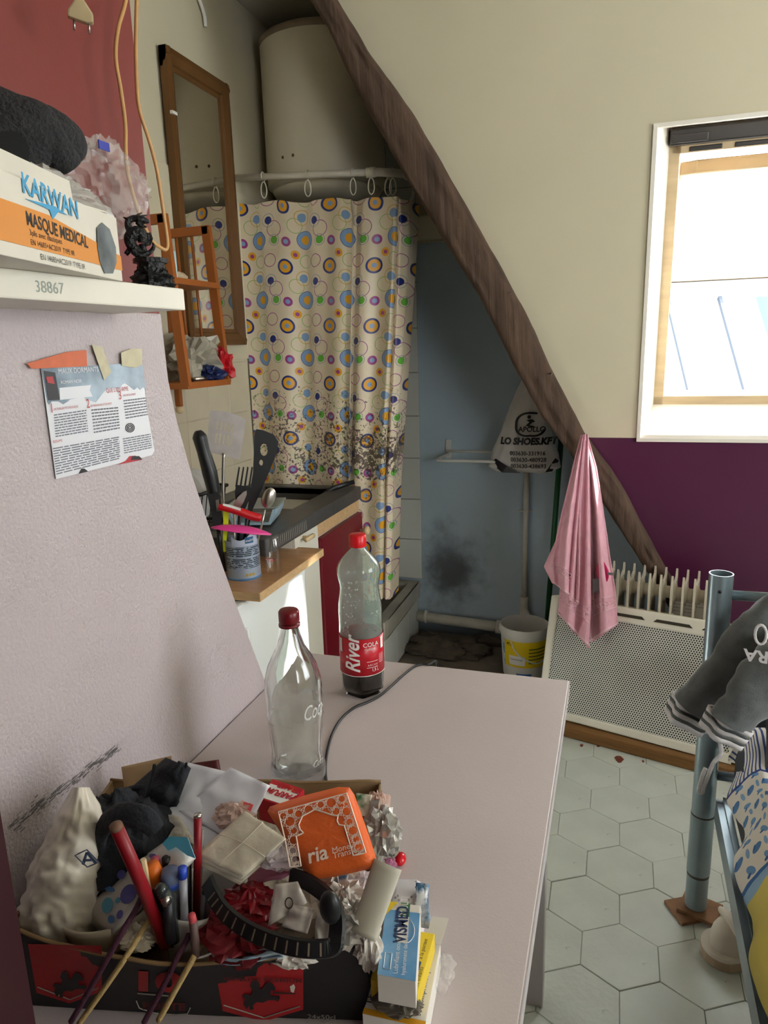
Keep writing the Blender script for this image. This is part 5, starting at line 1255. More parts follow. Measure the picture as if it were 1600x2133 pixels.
ag = math.atan2(CAM.y - gb.y, CAM.x - gb.x)
hq = VP(gb).p(640, 1462).z - gb.z; rq = interp([(h, r) for r, h in pr], hq) + .0006
text('Coca-Cola', .034, m_emb, gbt, None, shear=.35, sx=.62, warp=lambda p: Vector(((rq) * math.cos(ag + .25 + (p.x - .0) / rq), rq * math.sin(ag + .25 + p.x / rq), hq - .010 + p.y)), name='embossed_lettering')
hq2 = VP(gb).p(650, 1575).z - gb.z; rq2 = interp([(h, r) for r, h in pr], hq2) + .0012
text('Coca', .02, m_emb, gbt, None, shear=.35, sx=.62, warp=lambda p: Vector(((rq2) * math.cos(ag + .55 + p.x / rq2), rq2 * math.sin(ag + .55 + p.x / rq2), hq2 + p.y * .8)), name='embossed_lettering')
# plastic cola bottle
cbq = at(757, 1440, z=ZT)
cbt = thing('cola_bottle', 'plastic cola bottle with a red label and red cap, a quarter full', 'bottle', cbq)
m_pet = mat('clear_pet', '#f4faf6', .03, trans=1, ior=1.3)
m_cola = mat('cola_liquid', '#1c0a08', .05, trans=.55, ior=1.33)
def zy(zx, zy_): return 1080 + zy_ / 3.678
rows = [(1350, 118), (1320, 150), (1280, 160), (1240, 164), (1190, 166), (1050, 167), (870, 167), (780, 165), (700, 167), (640, 164), (580, 154), (540, 147), (500, 148), (460, 158), (420, 167), (380, 168), (340, 156), (300, 126), (265, 92), (240, 66), (225, 55), (200, 54)]
rows = [(1080 + a / 3.678, b / 3.678) for a, b in rows]
pr = rad_prof(cbq, rows, lambda y: 757 - 17 * (1440 - y) / 310)
pr = [(r, max(.010 + .0015 * i, h)) for i, (r, h) in enumerate(pr)]
pr = [(.02, .006), (.030, .0005), (.036, .002)] + pr
Hc = pr[-1][1]
def petal(r, z, a):
    k = max(0, 1 - z / .045); return r * (1 - .16 * k * (.5 - .5 * math.cos(5 * a)) ** .5)
inner = [(max(.001, r - .0012), h) for r, h in pr if h > .006][::-1]
G().lathe(pr + inner, 60, cap=False, fr=petal).build('shell', m_pet, cbt, smooth=True)
fog = [(r - .0014, h) for r, h in pr if h > .12]
G().lathe(fog, 60, cap=False).build('condensation', mat('condensation_film', '#e6efe8', .6, alpha=.28), cbt, smooth=True)
lz0, lz1 = [VP(cbq).p(757, 1080 + q / 3.678).z - cbq.z for q in (1138, 862)]
lvl = lz0 + .012
liq = [(max(.001, r - .0018), h + .002) for r, h in pr if .002 <= h < lvl] + [(interp([(h, r) for r, h in pr], lvl) - .0018, lvl), (.001, lvl)]
G().lathe(liq, 60, cap=True, fr=petal).build('cola', m_cola, cbt, smooth=True)
lr = interp([(h, r) for r, h in pr], (lz0 + lz1) / 2) + .0008
m_lab = mat('red_label', '#c3182a', .3, col2='#a81020', vs=22)
lab = G().lathe([(lr, lz0), (lr, lz1)], 64, cap=False).build('label', m_lab, cbt, smooth=True, solid=.0003)
ac = math.atan2(CAM.y - cbq.y, CAM.x - cbq.x); R1 = lr + .0009
def onlab(p, da, z): return Vector((R1 * math.cos(ac + da + p.x / R1), R1 * math.sin(ac + da + p.x / R1), z + p.y))
LH = lz1 - lz0
text('River', .052, m_china, lab, None, shear=.3, warp=lambda p: onlab(Vector((-p.y * .85, p.x * .68, 0)), -.12, lz0 + .10 * LH), bold=.001)
text('COLA', .0125, m_china, lab, None, warp=lambda p: onlab(p, .05, lz0 + .79 * LH)); text('CLASSIC', .006, m_china, lab, None, warp=lambda p: onlab(p, .12, lz0 + .70 * LH))
text('1,5 L', .010, m_china, lab, None, warp=lambda p: onlab(p, .42, lz0 + .11 * LH), sx=.8)
text('A B C D E', .005, m_china, lab, None, warp=lambda p: onlab(p, .24, lz0 + .27 * LH))
for z_a, z_b, x_a, x_b in ((.22, .23, .2, .72), (.38, .39, .2, .72)):
    G().grid(8, 1, lambda u, v: onlab(Vector((0, 0, 0)), x_a + (x_b - x_a) * u, lz0 + LH * (z_a + (z_b - z_a) * v))).build('score_border', m_china, lab, smooth=True)
for k in range(9): G().grid(1, 1, lambda u, v: onlab(Vector((0, 0, 0)), -1.12 + .02 * u + .034 * 0, lz0 + LH * (.62 + .04 * k + .02 * v))).build('barcode_bar', m_ink, lab)
G().grid(6, 1, lambda u, v: onlab(Vector((0, -.0, 0)), -1.2 + .2 * u, lz0 + LH * (.60 + .36 * v)) * 1.0).build('barcode_panel', m_china, lab, smooth=True)
G().grid(6, 1, lambda u, v: onlab(Vector((0, -.0, 0)), .95 + .2 * u, lz0 + LH * (.66 + .30 * v))).build('info_panel', m_china, lab, smooth=True)
for k in range(6): G().grid(6, 1, lambda u, v: onlab(Vector((0, 0, 0)), .82 + .3 * u, lz0 + LH * (.30 + .045 * k + .012 * v))).build('info_line', m_hem, lab, smooth=True)
G().grid(40, 1, lambda u, v: onlab(Vector((0, 0, 0)), 2 * PI * u, lz0 + .0012 * v)).build('label_edge', m_china, lab, smooth=True)
m_capr = mat('bright_red_cap', '#d4121d', .3)
G().lathe([(.0165, Hc - .003), (.0168, Hc), (.0168, Hc + .019), (.0150, Hc + .021), (.001, Hc + .021)], 44, cap=False, fr=lambda r, z, a: r * (1 + .018 * math.sin(a * 44)) if r > .016 else r).build('screw_cap', m_capr, cbt, smooth=True)
# droplets clinging inside the upper half
rn = random.Random(5); g = G()
for k in range(150):
    h_ = rn.uniform(lz1 + .01, Hc - .06); a = ac + rn.uniform(-1.3, 1.3); r_ = interp([(h, r) for r, h in pr], h_) - .0016
    g.ball((r_ * math.cos(a), r_ * math.sin(a), h_), rn.choice((.0006, .0009, .0013, .0018)), 4, (1, 1, 1.2))
dro = g.build('droplets', m_pet, cbt, smooth=True); dro['kind'] = 'stuff'
# black cable
cp_ = [(893, 1384), (880, 1383), (862, 1389), (838, 1408), (812, 1432), (790, 1450), (765, 1463), (738, 1474), (712, 1496), (693, 1527), (683, 1560), (678, 1595), (680, 1628), (690, 1652), (700, 1680)]
pts = [at(a, b, z=ZT + .0028) for a, b in cp_]; pts = [pts[0] + Vector((.01, .04, -.1)), pts[0] + Vector((.012, .03, -.01))] + pts[0:]
tag(G().tube(smoothpath(pts, 5), .0026, 8).build('black_cable', m_blackp, smooth=True), 'black cable winding across the table past the bottles', 'cable')

# ================================================================ cardboard tray
FL, FR_, BR_, BL_ = Vector((-.588, .486, ZT)), Vector((-.218, .573, ZT)), Vector((-.288, .838, ZT)), Vector((-.655, .742, ZT))
bxn = (FR_ - FL); bxn = Vector((-bxn.y, bxn.x, 0)).normalized()           # pointing to the back
m_bxk = mat('black_carton', '#17161a', .45, var=.2, vs=8); m_bxb = mat('brown_corrugated', '#8f7350', .85, var=.15, vs=30)
m_bxr = mat('beer_red_print', '#a3141c', .4); m_bxo = mat('silver_print', '#9a948c', .5)
tray = thing('cardboard_tray', 'black and red printed cardboard drinks tray full of odds and ends', 'box', (FL + BR_) / 2); og = tray.location.copy()
HBX = .098
def wallg(A, B, bow, h0_, h1_, th=.004):
    n_ = Vector((-(B - A).y, (B - A).x, 0)).normalized()
    g = G()
    f = lambda u, v, o_: A.lerp(B, u) - n_ * (bow * math.sin(PI * u) * (.1 + .9 * v) - o_) + Vector((0, 0, .001 + (h0_ + (h1_ - h0_) * u + .006 * fbm((u * 6, A.x * 9, 2), 1, 3) + bow * -.45 * math.sin(PI * u)) * v))
    g.grid(24, 4, lambda u, v: f(u, v, 0))
    return g, f
for nm, A, B, bow, h0_, h1_ in (('front_wall', FL, FR_, .028, HBX, HBX + .004), ('right_wall', FR_, BR_, .004, HBX, HBX - .004), ('back_wall', BR_, BL_, .0, HBX, HBX), ('left_wall', BL_, FL, .0, HBX, HBX)):
    g, f = wallg(A, B, bow, h0_, h1_); g.build(nm, m_bxk, tray, smooth=True, org=og)
    n_ = Vector((-(B - A).y, (B - A).x, 0)).normalized()
    g2 = G().grid(24, 4, lambda u, v: f(u, v, .0035)); inn = g2.build('inner_liner', m_bxb, tray, smooth=True, org=og)
    G().tube([f(i / 24, 1, .0018) for i in range(25)], .0022, 6).build('raw_edge', m_bxb, tray, smooth=True, org=og)
    if nm == 'front_wall': ffront = f
G().poly([FL + Vector((.006, .004, .003)), FR_ + Vector((-.006, .004, .003)), BR_ + Vector((-.006, -.004, .003)), BL_ + Vector((.004, -.004, .003))]).build('base', m_bxb, tray, org=og, solid=.002)
VFt = VP(FL, bxn); Lft = (FR_ - FL).length; dft = (FR_ - FL).normalized()
def fp(px, py, lift=.0008):
    q = VFt.p(px, py); 
    for _ in range(3):
        u = max(0, min(1, (q - FL).dot(dft) / Lft)); v = max(0, min(1, (q.z - ZT) / HBX))
        q = VFt.p(px, py, -(.028 * math.sin(PI * u) * (.1 + .9 * v) + lift))
    return q
def fpoly(pts, nm, m, lift=.0012, par=None):
    # filled flat, cut fine, then every point laid onto the bowed wall
    bm = bmesh.new(); vs = [bm.verts.new((x, y, 0)) for x, y in pts]
    es = [bm.edges.new((vs[i], vs[(i + 1) % len(vs)])) for i in range(len(vs))]
    bmesh.ops.triangle_fill(bm, use_beauty=True, edges=es)
    for _ in range(2):
        lg = [e for e in bm.edges if e.calc_length() > 18]
        if lg: bmesh.ops.subdivide_edges(bm, edges=lg, cuts=2); bmesh.ops.triangulate(bm, faces=bm.faces[:])
    bm.verts.index_update(); g = G(); g.v = [fp(v.co.x, v.co.y, lift) for v in bm.verts]
    for f_ in bm.faces: g._face([v.index for v in f_.verts])
    bm.free(); return g.build(nm, m, par or tray, org=og)
def shield(x0, x1, y0, y1, nm='red_shield'):
    xm = (x0 + x1) / 2
    s_ = fpoly([(x0, y0), (x1, y0 + 4), (x1, y1 - 25), (xm + 10, y1), (x0 + 18, y1 - 22)], nm, m_bxr)
    for a, b in (((x0 + 20, y1 - 34), (xm + 10, y1 - 8)), ((xm + 10, y1 - 8), (x1 - 8, y1 - 32))):
        G().tube([fp(a[0] + (b[0] - a[0]) * t / 6, a[1] + (b[1] - a[1]) * t / 6, .0018) for t in range(7)], .0006, 5).build('silver_line', m_bxo, s_, org=og)
    return s_
def horse(cx_, cy_, k, par, lance=True):
    P = [(-34, 20), (-30, 8), (-38, 4), (-30, -2), (-18, 2), (-14, -10), (-20, -18), (-14, -30), (-4, -32), (2, -22), (0, -12), (6, -12), (14, -24), (22, -28), (30, -24), (36, -14), (34, -8), (26, -10), (24, 0), (34, 4), (44, 2), (46, 8), (40, 16), (36, 12), (20, 12), (8, 18), (-6, 16), (-14, 24), (-12, 32), (-20, 34), (-22, 24), (-28, 32)]
    fpoly([(cx_ + x * k, cy_ + y * k) for x, y in P], 'black_rider', m_bxk, .0026, par)
    if lance: fpoly([(cx_ + 30 * k, cy_ - 6 * k), (cx_ + 80 * k, cy_ - 3 * k), (cx_ + 80 * k, cy_ - 1 * k), (cx_ + 30 * k, cy_ - 2 * k)], 'lance', m_bxk, .0027, par)
s1 = shield(58, 212, 1966, 2090); horse(142, 2050, .85, s1, False)
s2 = shield(446, 632, 2004, 2128); horse(540, 2072, .95, s2)
m_bxd = mat('dark_shield_print', '#5e1218', .45)
def ftext(s, size, px, py, m, par, sx=1, sp=1, bold=0, lift=.0032):
    o_ = fp(px, py); mpx = (fp(px + 1, py) - fp(px, py)).length; mpy = (fp(px, py) - fp(px, py - 1)).length
    return text(s, size, m, par, None, sx=sx, sp=sp, bold=bold, warp=lambda p: fp(px + p.x / mpx, py - p.y / mpy + .03 * p.x / mpx, lift) - og)
ftext('QUALITE PREMIUM', .0080, 465, 2042, m_bxd, s2, sx=1.05, sp=1.15, bold=.0003)
ftext('10', .046, 272, 2062, m_bxr, tray, sx=1.25, bold=.0022)
fpoly([(286, 2068), (362, 2074), (361, 2077), (286, 2071)], 'silver_rule', m_bxo, .0018)
G().tube([fp(a, b, .0018) for a, b in [(284, 2085), (290, 2100), (320, 2110), (360, 2114), (390, 2112), (396, 2100)]], .0006, 5).build('silver_outline', m_bxo, tray, org=og)
ftext('FORTE', .018, 296, 2102, m_bxd, tray, sx=.9, bold=.0006)
ftext('24x50cl', .0095, 640, 2122, m_bxo, tray); ftext('Art. 3214', .0095, 634, 2138, m_bxo, tray)
fpoly([(604, 2055), (612, 2050), (615, 2056), (612, 2068), (606, 2066)], 'torn_spot', m_cardw, .0018, s2)

# ================================================================ what fills the tray
def tp(px, py, z): return at(px, py, z=z)
BX = (FL + BR_) / 2
def sheetpx(P0, n, quad, th, nm, m, par=None, nu=10, nv=10, wav=.002, seed=0, off=0, org=None, solid=None):
    """a bent sheet between four picture corners on a tilted plane"""
    vp = VP(P0, n); a, b, c, d = quad
    def f(u, v):
        x = (a[0] * (1 - u) + b[0] * u) * (1 - v) + (d[0] * (1 - u) + c[0] * u) * v
        y = (a[1] * (1 - u) + b[1] * u) * (1 - v) + (d[1] * (1 - u) + c[1] * u) * v
        return vp.p(x, y, off + wav * 2 * fbm((u * 3 + seed, v * 3, seed * 1.7), 1, 2))
    o = G().grid(nu, nv, f).build(nm, m, par, smooth=True, org=org if org is not None else vp.p(*c), solid=solid or th)
    return o
def cushion(P0, n, outline, th, nm, m, par, org, puff=.3, rings=6):
    """a stuffed flat pack with a rounded rim, from its outline"""
    vp = VP(P0, n); cx_ = sum(p[0] for p in outline) / len(outline); cy_ = sum(p[1] for p in outline) / len(outline)
    g = G(); k = len(outline); base = len(g.v); prof = []
    for side in (-1, 1):
        for i in range(rings + 1):
            t = i / rings; prof.append((side, t))
    rows = []
    for i in range(rings, -1, -1): rows.append((i / rings, -1))
    for i in range(1, rings + 1): rows.append((i / rings, 1))
    # front centre -> rim -> back centre
    seq = [(1 - r / rings, -1) for r in range(rings, 0, -1)]
    seq = [(t, -1) for t in [i / rings for i in range(1, rings + 1)]] + [(t, 1) for t in [i / rings for i in range(rings - 1, 0, -1)]]
    g.v.append(vp.p(cx_, cy_, -th / 2)); 
    for t, s_ in seq:
        h_ = (th / 2) * (max(0, 1 - t ** 6)) ** .5
        for x, y in outline:
            q = vp.p(cx_ + (x - cx_) * t, cy_ + (y - cy_) * t, s_ * h_ + .0022 * fbm((x * .02, y * .02, t), 1, 2)); g.v.append(q)
    g.v.append(vp.p(cx_, cy_, th / 2))
    for j in range(k): g._face([0, 1 + j, 1 + (j + 1) % k])
    R_ = len(seq)
    for i in range(R_ - 1):
        for j in range(k): g._face([1 + i * k + j, 1 + (i + 1) * k + j, 1 + (i + 1) * k + (j + 1) % k, 1 + i * k + (j + 1) % k])
    last = len(g.v) - 1
    for j in range(k): g._face([last, 1 + (R_ - 1) * k + (j + 1) % k, 1 + (R_ - 1) * k + j])
    return g.build(nm, m, par, smooth=True, org=org)
def dense(pts, k=5, rnd=.0):
    P = []
    for i in range(len(pts)):
        a, b = pts[i], pts[(i + 1) % len(pts)]
        for j in range(k): P.append((a[0] + (b[0] - a[0]) * j / k, a[1] + (b[1] - a[1]) * j / k))
    return P

# newsprint filling under everything
g = G()
for k, (u, v, s_) in enumerate(((.25, .4, .05), (.5, .42, .05), (.76, .42, .05), (.32, .75, .045), (.6, .75, .05), (.82, .75, .035))):
    c = FL.lerp(FR_, u).lerp(BL_.lerp(BR_, u), v); h_ = crumple((c.x, c.y, ZT + .036), (s_, s_, .026), 60 + k, .3, 2, n=10, flat=ZT + .006)
    n_ = len(g.v); g.v += h_.v; [g._face([n_ + i for i in f_]) for f_ in h_.f]
o = g.build('newsprint_filling', mat('newsprint', '#b7ae9d', .9, var=.3, vs=30)); tag(o, 'crumpled newsprint filling the bottom of the cardboard tray', 'newsprint'); o['kind'] = 'stuff'

# beige bowl at the left with the white plastic bag in it
m_bowl = mat('beige_ceramic', '#c9bda8', .35)
bw = tag(G().lathe([(.03, 0), (.055, .02), (.068, .055), (.071, .066), (.068, .066), (.052, .024), (.001, .012)], 44, cap=False).build('bowl', m_bowl, smooth=True), 'beige bowl at the left end of the tray under the white bag', 'bowl'); bw.location = (-.520, .562, .785); bw.scale = (.82, .82, .9)
m_poly = mat('white_polythene', '#d8cfbf', .28, var=.1, vs=10)
wb_ = thing('white_plastic_bag', 'scrunched white plastic bag stuffed in the left end of the tray', 'plastic bag', tp(130, 1880, .85)); og = wb_.location.copy()
VW = VP(og + Vector((0, .02, 0)))
def wbag(u, v):
    Lx = [(0, 150), (.12, 128), (.3, 98), (.5, 66), (.7, 42), (.85, 34), (1, 60)]; Rx = [(0, 186), (.12, 212), (.3, 222), (.5, 224), (.7, 230), (.85, 236), (1, 200)]
    py = 1640 + 325 * v; l = interp(Lx, v); r = interp(Rx, v); c = (l + r) / 2; w_ = (r - l) / 2; an = 2 * PI * u
    d_ = interp([(0, .015), (.2, .04), (.6, .06), (1, .05)], v)
    crin = 1 + .10 * fbm((math.cos(an) * 1.6, math.sin(an) * 1.6, v * 3), 1.6, 3) * 1.8 + .22 * (abs(fbm((math.cos(an) * 2.3, math.sin(an) * 2.3, v * 6), 1.5, 2)) - .2) * (1 + v)
    return VW.p(c + w_ * math.cos(an) * crin, py, d_ * math.sin(an) * crin + .02 * v * v - .01)
G().grid(56, 56, wbag).build('sack', m_poly, wb_, smooth=True, org=og)
m_navy = mat('navy_print', '#2e3950', .5)
for pts in ([(156, 1782), (181, 1770), (206, 1796), (182, 1806)], ): 
    P = dense(pts, 3); G().tube([VW.p(x, y, -.066) for x, y in P], .0007, 5, closed=True).build('logo_frame', m_navy, wb_, org=og)
for pts in ([(170, 1800), (178, 1776), (183, 1776), (176, 1803)], [(178, 1776), (183, 1775), (202, 1796), (196, 1799)], [(174, 1790), (190, 1790), (191, 1794), (173, 1795)]): VW.slab(pts, .0006, -.066).build('logo_letter', m_navy, wb_, org=og)

# dark clothing
m_den = mat('black_denim', '#25282e', .9, var=.35, vs=20, bump=.35, bs=200)
dn = thing('dark_garment', 'bundled dark blue-black garment with a stitched band in the tray', 'garment', tp(290, 1760, .86)); og = dn.location.copy()
VDn = VP(tp(300, 1690, .90) + Vector((0, .02, 0)), (.25, .8, -.35))
def den(u, v):
    quad = [(345, 1578), (398, 1600), (345, 1740), (215, 1690)]
    a, b, c, d = quad; x = (a[0] * (1 - u) + b[0] * u) * (1 - v) + (d[0] * (1 - u) + c[0] * u) * v; y = (a[1] * (1 - u) + b[1] * u) * (1 - v) + (d[1] * (1 - u) + c[1] * u) * v
    return VDn.p(x, y, -.02 * math.sin(PI * u) + .012 * fbm((u * 3, v * 5, 1), 1, 3))
G().grid(24, 24, den).build('leg_cloth', m_den, dn, smooth=True, org=og, solid=.006)
VDn.tube([(222, 1668), (250, 1650), (295, 1640), (330, 1660)], .0035, 8, k=6, off=-.012).build('seam', m_den, dn, smooth=True, org=og)
VDn.tube([(322, 1592, 0), (312, 1640, 0), (290, 1690, 0)], .002, 6, k=5, off=-.024).build('seam', m_den, dn, smooth=True, org=og)
VD2 = VP(tp(250, 1780, .87), (.2, .95, 0))
crumple((0, 0, 0), (.052, .05, .062), 71, .28, 2.0, n=24).build('bunched_cloth', m_den, dn, smooth=True, org=-(VD2.p(255, 1770) - og))
VD2.tube([(212, 1790, -.03), (208, 1750, -.04), (222, 1715, -.045), (255, 1697, -.05), (300, 1705, -.045), (325, 1730, -.04)], [.008, .011, .012, .012, .012, .009], 12, k=6, sy=.6).build('waistband', m_den, dn, smooth=True, org=og)

# envelope, red book, black card at the back
m_kraft = mat('manila', '#cdb184', .7)
def tagged(o, l, c, g=None): return tag(o, l, c, g)
tagged(sheetpx(tp(310, 1600, .88), (.2, .95, -.2), [(254, 1597), (358, 1574), (362, 1640), (262, 1660)], .001, 'envelope', m_kraft, seed=2), 'manila envelope standing at the back left of the tray', 'envelope')
tagged(sheetpx(tp(430, 1600, .86), (.1, .9, -.4), [(382, 1592), (456, 1582), (460, 1606), (390, 1640)], .006, 'notebook', mat('maroon_cover', '#5a2226', .6), seed=3, wav=.0), 'maroon notebook corner sticking out at the back of the tray', 'notebook')
bkc = thing('flame_booklet', 'small black booklet with a flame picture beside the tissues', 'booklet', tp(300, 1765, .87)); og = bkc.location.copy()
sheetpx(tp(300, 1750, .88), (.2, .6, -.75), [(268, 1745), (300, 1722), (335, 1760), (300, 1790)], .003, 'cover', m_dkp, bkc, wav=0, org=og)
sheetpx(tp(300, 1750, .883), (.2, .6, -.75), [(285, 1760), (300, 1750), (311, 1762), (296, 1770)], .0005, 'flame', mat('flame_orange', '#d9541e', .5), bkc, wav=0, org=og, off=-.002)

# white sheets
m_sheet = mat('copy_paper', '#eef0fa', .6, var=.02, vs=10)
n_up = (.12, .62, -.78)
tagged(sheetpx(tp(400, 1700, .905), n_up, [(392, 1588), (492, 1612), (452, 1800), (286, 1716)], .0004, 'paper_sheet', m_sheet, seed=1, nu=16, nv=16, wav=.004), 'rear sheet of white paper lying across the tray', 'paper', 'loose sheets in the tray')
tagged(sheetpx(tp(450, 1690, .912), n_up, [(480, 1598), (562, 1636), (500, 1760), (372, 1690)], .0004, 'paper_sheet', m_sheet, seed=6, nu=16, nv=16, wav=.004, off=-.004), 'folded front sheet of white paper with a crease in the tray', 'paper', 'loose sheets in the tray')
tagged(sheetpx(tp(512, 1672, .925), n_up, [(504, 1668), (528, 1676), (522, 1690), (500, 1682)], .0004, 'sticky_note', mat('coral_paper', '#dd5a62', .6), wav=0, off=-.005), 'small coral sticky note on the white sheets', 'note')

# stack of tissues
m_tis = mat('white_tissue', '#e2dccf', .9, bump=.3, bs=160)
ts = thing('tissue_stack', 'stack of folded white tissues under the tissue packet', 'tissues', tp(360, 1745, .87)); og = ts.location.copy()
for k in range(4):
    sheetpx(tp(360, 1735, .895 - .004 * k), (.15, .6, -.75), [(312 - 4 * k, 1692 + 9 * k), (372 - 3 * k, 1700 + 9 * k), (412 - 3 * k, 1760 + 9 * k), (296 - 4 * k, 1742 + 9 * k)], .004, 'tissue', m_tis, ts, seed=k + .3, wav=.002, org=og)
# tissue packet
m_pack = mat('packet_film', '#d8d3cd', .25, var=.04, vs=10)
pk_ = thing('tissue_packet', 'packet of paper tissues printed with blue and purple drops', 'packet', tp(270, 1920, .86)); og = pk_.location.copy()
PN = (.25, .75, -.62); PP = tp(290, 1850, .874)
outp = dense([(350, 1748), (392, 1745), (408, 1788), (398, 1800), (300, 1890), (232, 1952), (200, 1935), (176, 1900), (182, 1880), (290, 1790)], 4)
cushion(PP, PN, outp, .03, 'packet', m_pack, pk_, og)
VK = VP(PP, PN)
def drop(cx_, cy_, rx, ry, m, rot=0, nm='drop_print'):
    pts = []
    for k in range(14):
        a = 2 * PI * k / 14; x = rx * math.cos(a); y = ry * math.sin(a); pts.append((cx_ + x * math.cos(rot) - y * math.sin(rot), cy_ + x * math.sin(rot) + y * math.cos(rot)))
    VK.slab(pts, .0006, -.0168).build(nm, m, pk_, org=og)
m_dsky = mat('drop_sky', '#5aa0bf', .3); m_dnav = mat('drop_violet', '#5a55a0', .3); m_dblu = mat('drop_blue', '#3f6fa8', .3)
drop(223, 1886, 11, 17, m_dsky, .2); drop(231, 1915, 7, 9, m_dblu); drop(249, 1905, 6, 10, m_dnav, .3); drop(228, 1852, 11, 6, m_dblu, .3); drop(252, 1822, 8, 10, m_dnav, .4); drop(267, 1862, 15, 22, m_dnav, .5); drop(318, 1783, 8, 5, m_dnav); drop(245, 1875, 4, 7, m_dsky, .5)
VK.slab([(338, 1757), (352, 1742), (390, 1744), (407, 1788), (390, 1782), (366, 1764), (350, 1772)], .0006, -.0172).build('blue_corner', mat('packet_blue', '#57b4d6', .25), pk_, org=og)

# mug of pens
mgc = Vector((-.402, .566, .790))
mg = tag(G().lathe([(.034, 0), (.038, .003), (.042, .074), (.0425, .078), (.039, .078), (.0355, .008), (.001, .006)], 48, cap=False).build('mug', mat('grey_white_ceramic', '#d8d6ce', .3), smooth=True), 'grey-white mug holding pens in the tray', 'mug'); mg.location = mgc
VM = VP(mgc)
GPEN = 'pens and pencils in the mug'
def pen(name, label, cat, pts, rad, m, tip=None, tipm=None, off=0, n=10, more=()):
    off -= .012
    bpos = VM.p(pts[-1][0], pts[-1][1], off); bpos.z = max(bpos.z, .785); r = thing(name, label, cat, bpos, group=GPEN)
    VM.tube(pts, rad, n, off=off).build('barrel', m, r, smooth=n > 6, org=r.location)
    if tip: VM.tube(tip[0], tip[1], n, off=off).build('cap', tipm, r, smooth=n > 6, org=r.location)
    for nm, p2, r2, m2 in more: VM.tube(p2, r2, n, off=off).build(nm, m2, r, smooth=True, org=r.location)
    return r
m_rpen = mat('carpenter_red', '#8f1420', .4, var=.1, vs=20); m_wend = mat('pencil_wood', '#7a5a48', .7)
pen('carpenter_pencil', 'thick red carpenter pencil leaning left out of the mug', 'pencil', [(243, 1724, -.035), (290, 1830, -.02), (345, 1968, .0)], [.0062, .0064, .0064], m_rpen, ([(241, 1719, -.0355), (243, 1725, -.035)], [.0062, .0062]), m_wend, off=-.01, n=12)
pen('red_pencil', 'thin upright red pencil at the right of the mug', 'pencil', [(412, 1700), (412, 1790), (408, 1960)], .0042, m_rpen, ([(412, 1696), (412, 1701)], .0042), m_steel, off=.02, n=8)
pen('grey_pencil', 'slim grey pencil behind the upright red pencil', 'pencil', [(421, 1730), (419, 1800), (410, 1960)], .0022, mat('pencil_grey_lacquer', '#7d7a76', .5), off=.03, n=8)
pen('orange_highlighter', 'highlighter with a faceted orange cap in the mug', 'marker', [(326, 1838), (340, 1960)], .0075, m_blackp, ([(316, 1800), (320, 1816), (326, 1840)], [.0075, .0088, .0088]), mat('orange_cap', '#e2701f', .4), off=.004, n=7)
pen('blue_marker', 'fat marker with a blue-grey cap in the mug', 'marker', [(357, 1842), (362, 1960)], .0092, m_dkp, ([(355, 1812), (355.5, 1822), (357, 1845)], [.0085, .0102, .0100]), mat('blue_grey_cap', '#64708f', .35), off=-.004, n=20, more=[('blue_ring', [(356, 1832), (357, 1842)], .0104, mat('cap_blue', '#2c4aa0', .35))])
pen('blue_ballpoint', 'clear ballpoint pen with a bright blue cap end in the mug', 'pen', [(381, 1826), (386, 1960)], .0042, mat('clear_barrel', '#b9b9c4', .2, alpha=.6), ([(380, 1807), (380.5, 1828)], .0046), mat('cap_blue_bright', '#2f4fc0', .35), off=-.014)
pen('navy_marker', 'marker with a navy cap at the back of the mug', 'marker', [(374, 1795), (374, 1960)], .006, m_dkp, ([(373, 1773), (374, 1800)], .0062), mat('cap_navy', '#20308f', .35), off=.022)
pen('black_pen', 'black pen with a clip at the back of the mug', 'pen', [(390, 1775), (392, 1960)], .0045, m_blackp, ([(390, 1772), (391, 1800)], .005), m_blackp, off=.026)
pen('grey_fountain_pen', 'dark grey pen with a rounded glossy end leaning in the mug', 'pen', [(338, 1855), (352, 1880), (362, 1960)], [.0072, .0072, .006], mat('gunmetal', '#4b5252', .25, metal=.6), ([(330, 1844), (333, 1848), (338, 1856)], [.003, .0062, .0072]), mat('gunmetal', '#4b5252'), off=-.022, n=14)
pen('metal_tip_pen', 'pen with a ridged metal end lying low in the mug', 'pen', [(349, 1876), (356, 1960)], .005, m_dkp, ([(342, 1868), (349, 1880)], [.0045, .0055]), m_steel, off=-.027)
pen('red_end_pencil', 'pencil with a coral red end at the front of the mug', 'pencil', [(402, 1918), (410, 1990)], .0042, mat('faded_pencil', '#6a5552', .5), ([(399, 1905), (402, 1919)], [.0036, .0042]), mat('coral_end', '#d2545c', .5), off=-.046, n=10)
pen('green_ballpoint', 'clear ballpoint pen with a green end in the mug', 'pen', [(428, 1858), (420, 1965)], .0036, mat('clear_barrel', '#b9b9c4'), ([(430, 1845), (428, 1860)], .004), mat('cap_green', '#2f6b4a', .4), off=.006)
pen('red_marker', 'dark marker with a red band deep in the mug', 'marker', [(441, 1870), (432, 1965)], .0065, mat('smoky_barrel', '#57484c', .4), ([(436, 1925), (433, 1955)], .0067), m_redp, off=.0)
pen('orange_pen', 'pen with an orange body at the back of the mug', 'pen', [(362, 1782), (364, 1960)], .0045, mat('orange_barrel', '#c9661c', .45), off=.02)
pen('wooden_pencil', 'pale wooden pencil beside the thick red pencil', 'pencil', [(298, 1790), (306, 1830), (330, 1960)], .003, m_knobw, off=-.002, n=6)
pen('pink_pen', 'pen with a pink end behind the orange highlighter', 'pen', [(324, 1795), (336, 1960)], .0048, mat('mauve_barrel', '#8a6f86', .4), ([(323, 1788), (326, 1806)], .005), mat('rose_cap', '#c25a70', .4), off=.018)
